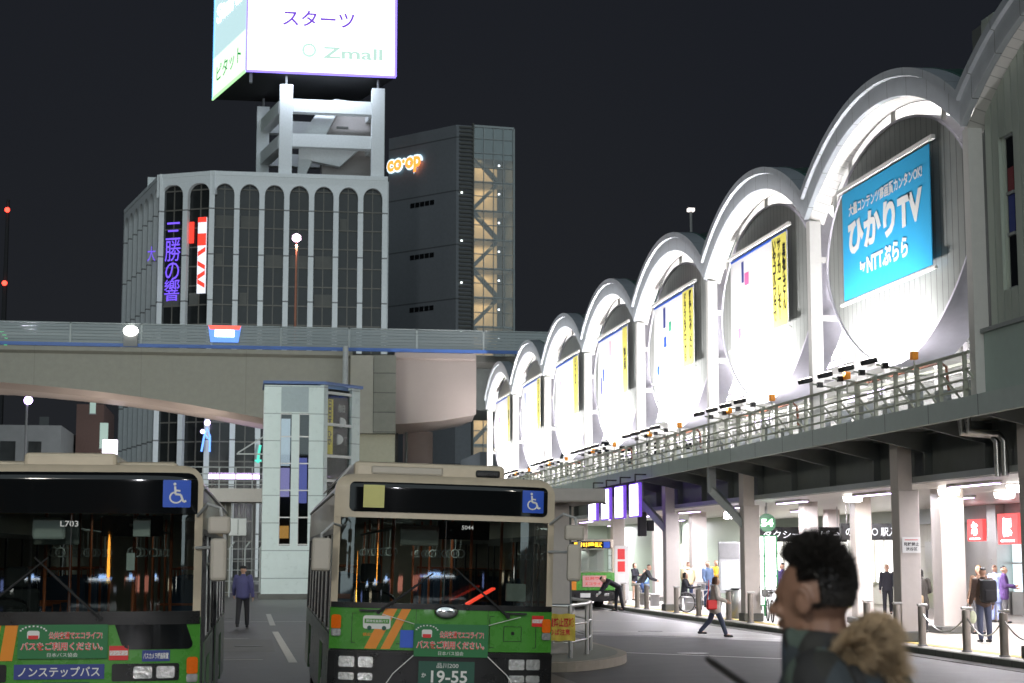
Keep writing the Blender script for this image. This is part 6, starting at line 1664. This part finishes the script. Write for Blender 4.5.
def person(label, loc, rz, h, pose, top, bottom, shoes='black_matt', hair='hair_black', hkind='short', skirt=False, coat=0.0, group=None, voxel=0.014, bulk=1.0, hood=None, turn=0.0):
    t = thing('person', label, 'person', loc, rz, group)
    J = fk(h, pose); k = h/1.72; u = J['u']
    b = MB()
    # body: legs, trunk, neck, head, arms and hands as one surface
    for s in 'RL':
        hp, kn, an = J['leg'+s]
        limb(b, [hp, kn, an], [0.080*k, 0.054*k, 0.037*k])
        limb(b, [an, an+Vector((0, -0.13*k, -0.035*k))], [0.038*k, 0.026*k])
        sh, el, wr, ha, d = J['arm'+s]
        limb(b, [sh, el, wr], [0.046*k, 0.036*k, 0.026*k])
        hand(b, wr, d, 1 if s == 'L' else -1, k, 0.5)
    limb(b, [J['pelvis'], J['chest'], J['pelvis']+u*0.285*h], [(0.145*k, 0.10*k, 0.09*k), (0.145*k, 0.10*k, 0.10*k), (0.15*k, 0.085*k, 0.05*k)])
    limb(b, [J['neck']-u*0.03*k, J['head']], [0.055*k, 0.050*k])
    m, kk = head_into(b, J['head'], J['hu'], h, turn)
    body = blend(b, 'body', 'skin', t, voxel, 4)
    face_features(m, kk, body)
    if hkind: hair_cap(m, kk, t, hair, hkind)
    # jacket
    B = bulk
    j = MB()
    for s in 'RL':
        sh, el, wr, ha, d = J['arm'+s]
        limb(j, [sh, el, el+(wr-el)*0.93], [0.070*k*B, 0.056*k*B, 0.044*k*B])
    limb(j, [J['pelvis']-u*0.03*k, J['chest'], J['pelvis']+u*0.285*h], [(0.172*k*B, 0.130*k*B, 0.09*k), (0.168*k*B, 0.125*k*B, 0.10*k), (0.172*k, 0.105*k, 0.055*k)])
    limb(j, [J['neck']-u*0.045*k, J['neck']+u*0.005], [0.085*k, 0.070*k])
    if coat:
        for s in 'RL':
            hp, kn, an = J['leg'+s]
            limb(j, [hp, hp+(kn-hp)*coat], [0.118*k, 0.125*k])
    if hood: hull_into(j, [(J['neck']+Vector((0, 0.09*k, 0.0)), (0.10*k, 0.06*k, 0.06*k))])
    ja = blend(j, 'jacket', top, t, voxel*1.1, 5)
    # trousers or skirt, shoes
    q = MB()
    if skirt:
        limb(q, [J['pelvis'], J['pelvis']+Vector((0, 0, -0.22*k))], [(0.15*k, 0.12*k, 0.08*k), (0.19*k, 0.15*k, 0.04*k)])
        blend(q, 'skirt', bottom, t, voxel, 3)
    else:
        for s in 'RL':
            hp, kn, an = J['leg'+s]
            limb(q, [hp, kn, an+(kn-an)*0.08], [0.098*k, 0.073*k, 0.060*k])
        limb(q, [J['pelvis'], J['pelvis']+u*0.06*h], [(0.155*k, 0.115*k, 0.10*k), (0.15*k, 0.11*k, 0.06*k)])
        blend(q, 'trousers', bottom, t, voxel, 4)
    for s in 'RL':
        an = J['leg'+s][2]
        w = MB(); limb(w, [an+Vector((0, 0.03*k, -0.03*k)), an+Vector((0, -0.15*k, -0.045*k))], [(0.045*k, 0.045*k, 0.043*k), (0.042*k, 0.05*k, 0.03*k)])
        blend(w, 'shoe', shoes, t, voxel, 2)
    return t, J

# foreground pedestrians
t, J = person('person from behind in violet-blue uniform jacket and dark cap walking between the buses', (0.05, 50.5, 0), R(172), 1.80,
       dict(legR=(14, 8, 2), legL=(-12, 12, 2), armR=(-12, 14, 20, 0), armL=(14, 14, 22, 0)), cm('uniform', (0.08, 0.08, 0.20)), cm('dark_trousers', (0.018, 0.018, 0.022)), hkind='short', bulk=1.15)
m, k = Matrix.Translation(J['head']), 1.80/1.72
c = MB().lathe(tuple(J['head']+Vector((0, 0.01, 0.05))), [(0.092, 0), (0.102, 0.03), (0.108, 0.065), (0.085, 0.085)], 20)
c.prism([(-0.07, -0.08), (0.07, -0.08), (0.05, -0.145), (-0.05, -0.145)], J['head'].z+0.045, J['head'].z+0.055)
c.build('cap', 'black_matt', t, smooth=True)

t, J = person('person in a pale coat striding across the road with a red bag at the hip', (12.1, 43.1, 0), R(75), 1.60,
       dict(legR=(24, 6, 1), legL=(-20, 22, 1), armR=(10, 12, 60, 0), armL=(8, 10, 70, 30), lean=3), cm('pale_coat', (0.55, 0.50, 0.44), var=0.3, scale=25), cm('jeans', (0.05, 0.06, 0.10)), hair='hair_brown', hkind='bob', coat=0.3, bulk=1.12)
bag = MB().box(-0.15, 0.15, -0.05, 0.05, -0.13, 0.12, bev=0.04); 
o = bag.build('shoulder_bag', 'red'); o.location = (12.05-0.10, 43.1-0.24, 0.84); o.rotation_euler = (0, 0, R(15)); tag(o, 'red shoulder bag at the hip of the person crossing the road', 'bag')
MB().tube([(-0.13, 0, 0.10), (-0.08, 0.02, 0.35), (0.02, 0.16, 0.62)], 0.012, 6).build('strap', 'red', o)

t, J = person('person from behind in a brown jacket and jeans standing behind the bollards', (16.7, 37.0, 0.126), R(178), 1.70,
       dict(legR=(3, 4, 4), legL=(-3, 5, 3), armR=(2, 10, 12, 0), armL=(4, 12, 20, 0)), cm('brown_jacket', (0.07, 0.045, 0.035)), cm('jeans', (0.05, 0.06, 0.10)), bulk=1.12, voxel=0.011)
r180 = R(178)
o = MB().box(-0.19, 0.19, -0.10, 0.10, -0.27, 0.25, bev=0.07).build('backpack', cm('pack', (0.012, 0.012, 0.014)), smooth=True); o.location = (16.72, 36.77, 1.30); tag(o, 'black backpack worn by the person in the brown jacket', 'backpack')
MB().box(-0.14, 0.14, -0.15, -0.09, -0.22, 0.02, bev=0.03).build('front_pocket', CM['pack'], o, smooth=True)
MB().tube([(-0.13, 0.02, 0.22), (-0.14, 0.16, 0.26), (-0.14, 0.30, 0.10), (-0.15, 0.10, -0.2)], 0.018, 6).tube([(0.13, 0.02, 0.22), (0.14, 0.16, 0.26), (0.14, 0.30, 0.10), (0.15, 0.10, -0.2)], 0.018, 6).tube([(-0.03, -0.02, 0.24), (0, -0.02, 0.29), (0.03, -0.02, 0.24)], 0.01, 6).build('strap', CM['pack'], o)
o = MB().add([], []).sphere((0, 0, -0.14), (0.09, 0.06, 0.15), 12, 10).build('carrier_bag', mat('carrier', (0.62, 0.66, 0.45), rough=0.4, var=0.2, scale=20), smooth=True); o.location = (16.40, 36.93, 0.84); tag(o, 'pale plastic carrier bag held by the backpack wearer', 'bag')
MB().tube([(-0.03, 0, -0.02), (0, 0, 0.08), (0.03, 0, -0.02)], 0.008, 6).build('handle', 'white', o)

t, J = person('person in a dark coat with a beige shoulder bag partly behind the nearest beige column', (17.22, 41.9, 0.126), R(150), 1.62,
       dict(legR=(4, 4, 2), legL=(-4, 6, 2), armR=(10, 12, 70, 25), armL=(10, 14, 60, 10)), cm('dark_coat', (0.05, 0.045, 0.04)), cm('dark_trousers', (0.018, 0.018, 0.022)), hkind='bob', coat=0.5, bulk=1.1)
o = MB().box(-0.13, 0.13, -0.05, 0.05, -0.11, 0.10, bev=0.04).build('shoulder_bag', mat('beige_bag', (0.45, 0.33, 0.20), rough=0.6), smooth=True); o.location = (17.05, 41.65, 0.98); tag(o, 'beige shoulder bag on the person beside the nearest beige column', 'bag')
MB().tube([(-0.11, 0, 0.08), (0.02, 0.05, 0.42), (0.12, 0.16, 0.52)], 0.010, 6).build('strap', 'interior', o)

t, J = person('attendant in a dark suit and white gloves bowing low in front of the far bus', (14.1, 63.6, 0), R(-80), 1.72,
       dict(lean=62, head_lean=80, legR=(6, 2, 2), legL=(-8, 4, 2), armR=(25, 8, 10, 0), armL=(35, 10, 15, 0)), cm('suit', (0.018, 0.018, 0.026)), cm('suit2', (0.016, 0.016, 0.022)))
G = MB()
for s in 'RL':
    sh, el, wr, ha, d = J['arm'+s]; hand(G, wr, d, 1 if s == 'L' else -1, 1.12, 0.5)
blend(G, 'gloves', 'white', t, 0.012, 2)

GW = 'people waiting at the far bus stop'
sit = dict(legR=(82, 84, 6), legL=(78, 80, 6), armR=(30, 8, 55, 10), armL=(28, 8, 60, 10), lean=6)
def P2(label, x, y, rz, h, pose, top, bottom, **kw):
    return person(label, (x, y, 0.126), R(rz), h, pose, top, bottom, voxel=0.018, group=GW, **kw)
P2('person with long brown hair, dark top and grey skirt, leftmost of the waiting group', 17.0, 73.4, 40, 1.62, dict(armR=(20, 6, 80, 30), armL=(20, 6, 80, 30)), cm('navy_top', (0.02, 0.02, 0.03)), cm('grey_skirt', (0.16, 0.17, 0.13)), hair='hair_brown', hkind='bob', skirt=True)
P2('person in a light blue shirt seated behind the dark jacketed one', 17.5, 73.3, -60, 1.70, dict(sit), cm('light_blue', (0.25, 0.42, 0.75)), cm('grey_trousers', (0.15, 0.15, 0.16)))
P2('person bending forward in a black padded jacket and blue jeans behind the two bollards', 16.0, 68.0, 70, 1.72, dict(legR=(30, 35, 6), legL=(18, 30, 6), lean=34, head_lean=15, armR=(30, 8, 40, 15), armL=(25, 8, 50, 15)), cm('black_padded', (0.025, 0.027, 0.032)), cm('blue_jeans', (0.07, 0.13, 0.32)), bulk=1.25)
P2('person in a brown fur-trimmed coat standing just left of the braced column', 17.2, 68.1, 30, 1.66, dict(armR=(20, 8, 60, 20)), cm('brown_coat', (0.22, 0.13, 0.07), var=0.35), cm('grey_trousers', (0.15, 0.15, 0.16)), hair='hair_brown', coat=0.5)
P2('person with only dark hair and a pale face visible behind the brown coat', 19.0, 76.2, 10, 1.72, dict(), cm('tan', (0.35, 0.27, 0.18)), cm('grey_trousers', (0.15, 0.15, 0.16)))
P2('person with black hair and dark coat seated right of the braced column', 16.2, 61.9, 60, 1.66, dict(sit), cm('black_coat', (0.02, 0.022, 0.03)), cm('grey_trousers', (0.15, 0.15, 0.16)), hkind='bob')
P2('person from behind in a cream padded jacket with hood and blue jeans', 17.3, 65.4, 165, 1.74, dict(legR=(16, 6, 3), legL=(-10, 10, 3), armR=(15, 10, 40, 10), armL=(15, 10, 40, 10)), cm('cream_jacket', (0.62, 0.52, 0.32)), cm('navy_jeans', (0.04, 0.06, 0.14)), bulk=1.25, hood=True, hair='hair_brown')
P2('person in a blue denim jacket standing beside the one in yellow', 17.5, 63.3, 20, 1.74, dict(armR=(10, 8, 30, 0)), cm('denim', (0.16, 0.24, 0.40)), cm('navy_jeans', (0.04, 0.06, 0.14)), hair='hair_brown')
P2('person in a bright yellow top behind the grey information panel', 19.5, 69.2, 10, 1.76, dict(armR=(20, 8, 70, 20)), cm('yellow_top', (0.75, 0.45, 0.04)), cm('grey_trousers', (0.15, 0.15, 0.16)), hair='hair_brown')
P2('person in a tan coat and teal knitted hat left of the lit white panel', 17.8, 58.2, -30, 1.60, dict(armR=(15, 8, 70, 20)), cm('tan_coat', (0.48, 0.36, 0.20)), cm('blue_jeans', (0.07, 0.13, 0.32)), hair=mat('teal_hat', (0.03, 0.25, 0.22), rough=0.9), hkind='beanie', coat=0.4)
P2('dark haired person in a lilac top beside the one in the teal hat', 19.0, 62.8, -10, 1.70, dict(), cm('lilac', (0.45, 0.35, 0.55)), cm('blue_jeans', (0.07, 0.13, 0.32)))
P2('person in a violet jacket behind the profile of the man in front', 18.0, 55.7, 200, 1.72, dict(armR=(20, 10, 80, 20)), cm('violet_jacket', (0.07, 0.05, 0.16)), cm('dark_trousers', (0.018, 0.018, 0.022)))
P2('person in a purple jacket with black hair at the bright kiosk window', 22.0, 47.3, 60, 1.66, dict(armR=(15, 8, 75, 20), armL=(15, 8, 60, 10)), cm('purple_jacket', (0.10, 0.05, 0.18)), cm('grey_trousers', (0.15, 0.15, 0.16)), coat=0.3, bulk=1.1)
P2('person in a pale blue coat right behind the backpack wearer at the kiosk', 22.0, 47.9, 120, 1.68, dict(armR=(25, 8, 60, 0)), cm('pale_blue', (0.38, 0.45, 0.75)), cm('pale_blue', (0.38, 0.45, 0.75)), coat=0.6, hair='hair_brown')
P2('person with light brown hair beyond the backpack wearer, face turned left', 18.35, 40.9, -60, 1.72, dict(), cm('brown2', (0.20, 0.12, 0.08)), cm('grey_trousers', (0.15, 0.15, 0.16)), hair=mat('hair_light', (0.30, 0.16, 0.06), rough=0.7))
P2('distant person in a dark suit walking in the bright passage behind the man in front', 21.0, 53.9, -20, 1.70, dict(legR=(18, 6, 2), legL=(-14, 14, 2)), cm('suit', (0.018, 0.018, 0.026)), cm('suit2', (0.016, 0.016, 0.022)))

# the man close to the camera
HM = 1.735
man = thing('person', 'person in profile close by with spiky black hair and fur-trimmed hood', 'person', (1.43, 4.05, 0.385), R(-114))
pose = dict(legR=(4, 4, 3), legL=(-4, 6, 3), armR=(5, 10, 30, 0), armL=(-2, 12, 88, 0), lean=2, head_lean=4)
J = fk(HM, pose); k = HM/1.72; u = J['u']
sh = J['armL'][0]; el = Vector((0.25, 0.14, 1.15)); wr = Vector((0.33, 0.035, 1.27)); d = (wr-el).normalized()
J['armL'] = (sh, el, wr, wr+d*0.1, d)
b = MB()
for s in 'RL':
    hp, kn, an = J['leg'+s]; limb(b, [hp, kn, an], [0.085*k, 0.056*k, 0.040*k]); limb(b, [an, an+Vector((0, -0.14*k, -0.035*k))], [0.04*k, 0.028*k])
    sh, el, wr, ha, d = J['arm'+s]; limb(b, [sh, el, wr], [0.048*k, 0.038*k, 0.028*k]); hand(b, wr, d, 1 if s == 'L' else -1, 1.05, 0.8)
limb(b, [J['pelvis'], J['chest'], J['pelvis']+u*0.285*HM], [(0.145, 0.10, 0.09), (0.15, 0.105, 0.10), (0.155, 0.09, 0.05)])
limb(b, [J['neck']-u*0.05, J['head']+Vector((0, 0.02, -0.02))], [(0.062, 0.062, 0.05), (0.054, 0.060, 0.05)])
hm, hk = head_into(b, J['head'], J['hu'], HM, R(-22))
for s_ in (-1, 1):
    q = MB().tube([(s_*(0.078+0.010*math.sin(a_*0.5)), 0.012+0.017*math.cos(a_), -0.002+0.031*math.sin(a_)) for a_ in [R(-80+26*i_) for i_ in range(9)]], 0.0055, 8); b.add([hm @ (Vector(v)*hk) for v in q.v], q.f)
skin_m = mat('skin_backlit', (0.20, 0.115, 0.08), rough=0.48, var=0.06, scale=40, bump=0.03)  # skin colour darkened to stand for backlit shade
body = blend(b, 'body', skin_m, man, 0.0055, 4)
face_features(hm, hk, body)
eb2 = MB()
for s in (-1, 1):
    q = MB().tube([(s*0.014*hk, -0.095*hk, 0.024*hk), (s*0.032*hk, -0.092*hk, 0.029*hk), (s*0.050*hk, -0.078*hk, 0.024*hk)], [0.003, 0.0045, 0.002], 6); eb2.add([hm @ Vector(v) for v in q.v], q.f)
eb2.build('eyebrows', 'hair_black', body)
# hair: close cap plus a thousand short spiky locks
rnd = random.Random(11)
hb = MB()
def hair_ok(d):
    fwd = -d.y
    if d.z < -0.50: return False
    if fwd > 0.12 and d.z < 0.50+0.35*(fwd-0.12): return False          # face and forehead
    if fwd > -0.10 and d.z < -0.10: return False                       # beard line, in front of the ear
    if abs(d.x) > 0.75 and -0.35 < d.z < 0.18 and -0.42 < fwd < 0.20: return False   # round the ear
    return True
rows = []
for j in range(25):
    ph = j/24*2.1; row = []
    for i in range(41):
        a = 2*PI*i/40; d = Vector((math.sin(a)*math.sin(ph), -math.cos(a)*math.sin(ph), math.cos(ph)))
        ok = hair_ok(d); g = 1.03 if ok else 0.86
        row.append(hm @ Vector((d.x*0.075*g*hk, (d.y*0.098*g+0.014)*hk, (d.z*0.098*g+0.027)*hk)))
    rows.append(row)
hb.grid(rows)
hcount = 0
while hcount < 5200:
    d = Vector((rnd.gauss(0,1), rnd.gauss(0,1), rnd.gauss(0,1))).normalized()
    if not hair_ok(d): continue
    hcount += 1
    base = Vector((d.x*0.076*hk, (d.y*0.097+0.014)*hk, (d.z*0.100+0.027)*hk))
    ln = rnd.uniform(0.007, 0.015)*(0.7+2.6*max(0, d.z)**1.5)*(0.5 if d.z < -0.1 else 1)
    dirn = (d+Vector((rnd.uniform(-0.25, 0.25), rnd.uniform(-0.25, 0.45), rnd.uniform(-0.1, 0.5)))).normalized()
    dirn2 = (dirn+Vector((rnd.uniform(-0.2, 0.2), rnd.uniform(-0.2, 0.3), rnd.uniform(-0.2, 0.2)))).normalized()
    w = rnd.uniform(0.002, 0.0035)
    sd = dirn.cross(Vector((rnd.gauss(0,1), rnd.gauss(0,1), rnd.gauss(0,1)))).normalized()*w; sd2 = dirn.cross(sd).normalized()*w
    p1 = base+dirn*ln*0.6; p2 = p1+dirn2*ln*0.6
    vs = [base+sd, base-sd*0.5+sd2, base-sd*0.5-sd2, p1+sd*0.6, p1-sd*0.3+sd2*0.6, p1-sd*0.3-sd2*0.6, p2]
    hb.add([hm @ v for v in vs], [(0,1,4,3),(1,2,5,4),(2,0,3,5),(3,4,6),(4,5,6),(5,3,6)])
hb.build('hair', 'hair_black', man)
# jacket: dark check of blue-grey, olive and black
jm = bpy.data.materials.new('checked_cloth'); jm.use_nodes = True; nt = jm.node_tree; bs = nt.nodes["Principled BSDF"]; bs.inputs["Roughness"].default_value = 0.8
t_ = nt.nodes.new("ShaderNodeTexCoord"); cr_ = nt.nodes.new("ShaderNodeValToRGB"); nz = nt.nodes.new("ShaderNodeTexVoronoi"); nz.inputs["Scale"].default_value = 13
mp = nt.nodes.new("ShaderNodeMapping"); mp.inputs["Rotation"].default_value = (0.4, 0.5, 0.6); mp.inputs["Scale"].default_value = (1, 1.6, 0.8)
nt.links.new(t_.outputs["Object"], mp.inputs[0]); nt.links.new(mp.outputs[0], nz.inputs[0]); nt.links.new(nz.outputs["Color"], cr_.inputs[0]); nt.links.new(cr_.outputs[0], bs.inputs["Base Color"])
cr_.color_ramp.interpolation = 'CONSTANT'
el_ = cr_.color_ramp.elements; el_[0].color = (0.010, 0.012, 0.014, 1); el_[1].position = 0.36; el_[1].color = (0.022, 0.032, 0.04, 1)
for p_, c_ in ((0.52, (0.012, 0.014, 0.013, 1)), (0.66, (0.05, 0.075, 0.065, 1)), (0.72, (0.03, 0.045, 0.07, 1))):
    e_ = el_.new(p_); e_.color = c_
j = MB()
for s in 'RL':
    sh, el, wr, ha, d = J['arm'+s]; limb(j, [sh, el, el+(wr-el)*0.95], [0.082, 0.068, 0.052])
limb(j, [J['pelvis']-u*0.05, J['chest'], J['pelvis']+u*0.280*HM], [(0.19, 0.15, 0.09), (0.19, 0.148, 0.10), (0.185, 0.118, 0.060)])
limb(j, [J['neck']-u*0.05, J['neck']+u*0.050+Vector((0, -0.012, 0))], [(0.115, 0.105, 0.05), (0.080, 0.080, 0.035)])
limb(j, [J['neck']+Vector((0, -0.06, -0.03)), J['neck']+Vector((0, -0.075, 0.055))], [(0.07, 0.045, 0.04), (0.050, 0.028, 0.03)])
ja = blend(j, 'jacket', jm, man, 0.008, 5)
q = MB()
for s in 'RL':
    hp, kn, an = J['leg'+s]; limb(q, [hp, kn, an+(kn-an)*0.08], [0.10, 0.075, 0.062])
limb(q, [J['pelvis'], J['pelvis']+u*0.1], [(0.16, 0.12, 0.10), (0.15, 0.11, 0.06)])
blend(q, 'trousers', cm('dark_trousers', (0.018, 0.018, 0.022)), man, 0.012, 4)
for s in 'RL':
    an = J['leg'+s][2]; w = MB(); limb(w, [an+Vector((0, 0.03, -0.03)), an+Vector((0, -0.16, -0.045))], [(0.046, 0.046, 0.043), (0.044, 0.05, 0.03)]); blend(w, 'shoe', 'black_matt', man, 0.012, 2)
# hood lying on the back, with its ruff of fur
hd = MB()
limb(hd, [J['neck']+Vector((-0.12, 0.08, -0.05)), J['neck']+Vector((0, 0.16, -0.08)), J['neck']+Vector((0.12, 0.08, -0.05))], [0.05, (0.08, 0.06, 0.07), 0.05])
limb(hd, [J['neck']+Vector((0, 0.16, -0.08)), J['neck']+Vector((0, 0.17, -0.22))], [(0.11, 0.05, 0.06), (0.07, 0.035, 0.04)])
hood = blend(hd, 'hood', jm, man, 0.008, 4)
fur_m = mat('fur', (0.32, 0.24, 0.15), rough=0.9, var=0.5, scale=22)
fb_ = MB()
cp = [J['neck']+Vector(p) for p in ((-0.13, 0.06, 0.025), (-0.12, 0.09, 0.035), (-0.08, 0.115, 0.045), (-0.01, 0.130, 0.05), (0.05, 0.125, 0.045), (0.095, 0.10, 0.03), (0.12, 0.07, 0.01))]
fr_ = [0.028, 0.040, 0.050, 0.052, 0.052, 0.048, 0.036]
core_ = MB(); core_.tube(cp, [r_*0.75 for r_ in fr_], 10)
fall = [J['neck']+Vector(p) for p in ((0.03, 0.135, 0.035), (0.05, 0.155, -0.04), (0.06, 0.150, -0.13), (0.05, 0.13, -0.22))]; fr2 = [0.045, 0.046, 0.042, 0.03]
core_.tube(fall, [r_*0.75 for r_ in fr2], 10)
cp0, fr0 = cp, fr_
for _ in range(24000):
    cp, fr_ = (cp0, fr0) if _ % 3 else (fall, fr2)
    t = rnd.random()*(len(cp)-1.001); i = int(t); f = t-i
    c = cp[i].lerp(cp[i+1], f); rr = fr_[i]*(1-f)+fr_[i+1]*f
    ax = (cp[i+1]-cp[i]).normalized(); rv = Vector((rnd.gauss(0,1), rnd.gauss(0,1), rnd.gauss(0,1))); rv = (rv-ax*rv.dot(ax)).normalized()
    b0 = c+rv*rr*0.7; dr_ = (rv+ax*rnd.uniform(-0.6, 0.6)+Vector((0, 0.30, -0.45))).normalized(); L = rnd.uniform(0.022, 0.052)
    sd = dr_.orthogonal().normalized()*0.0012
    fb_.add([b0+sd, b0-sd, b0+dr_*L*0.6-sd*0.6+Vector((0,0,-0.002)), b0+dr_*L+Vector((0, 0.002, -0.006))], [(0,1,2),(0,2,3)])
core_.add(fb_.v, fb_.f)
core_.build('fur_trim', fur_m, hood, fix=False)
# thin dark stick held out in front of him
sh, el, wr, ha, d = J['armL']
W = Matrix.Translation((1.43, 4.05, 0.385)) @ Matrix.Rotation(R(-114), 4, 'Z')
hp_ = W @ (wr+d*0.07)
tip = Vector((0.99, 3.60, 1.88)); hp_ = W @ (wr+d*0.06)
o = MB().tube([hp_+(hp_-tip)*0.12, hp_, tip-(tip-hp_)*0.05, tip], [0.008, 0.008, 0.008, 0.005], 10).build('stick', 'black', smooth=True)
tag(o, 'thin dark stick held up by the man close to the camera', 'stick')
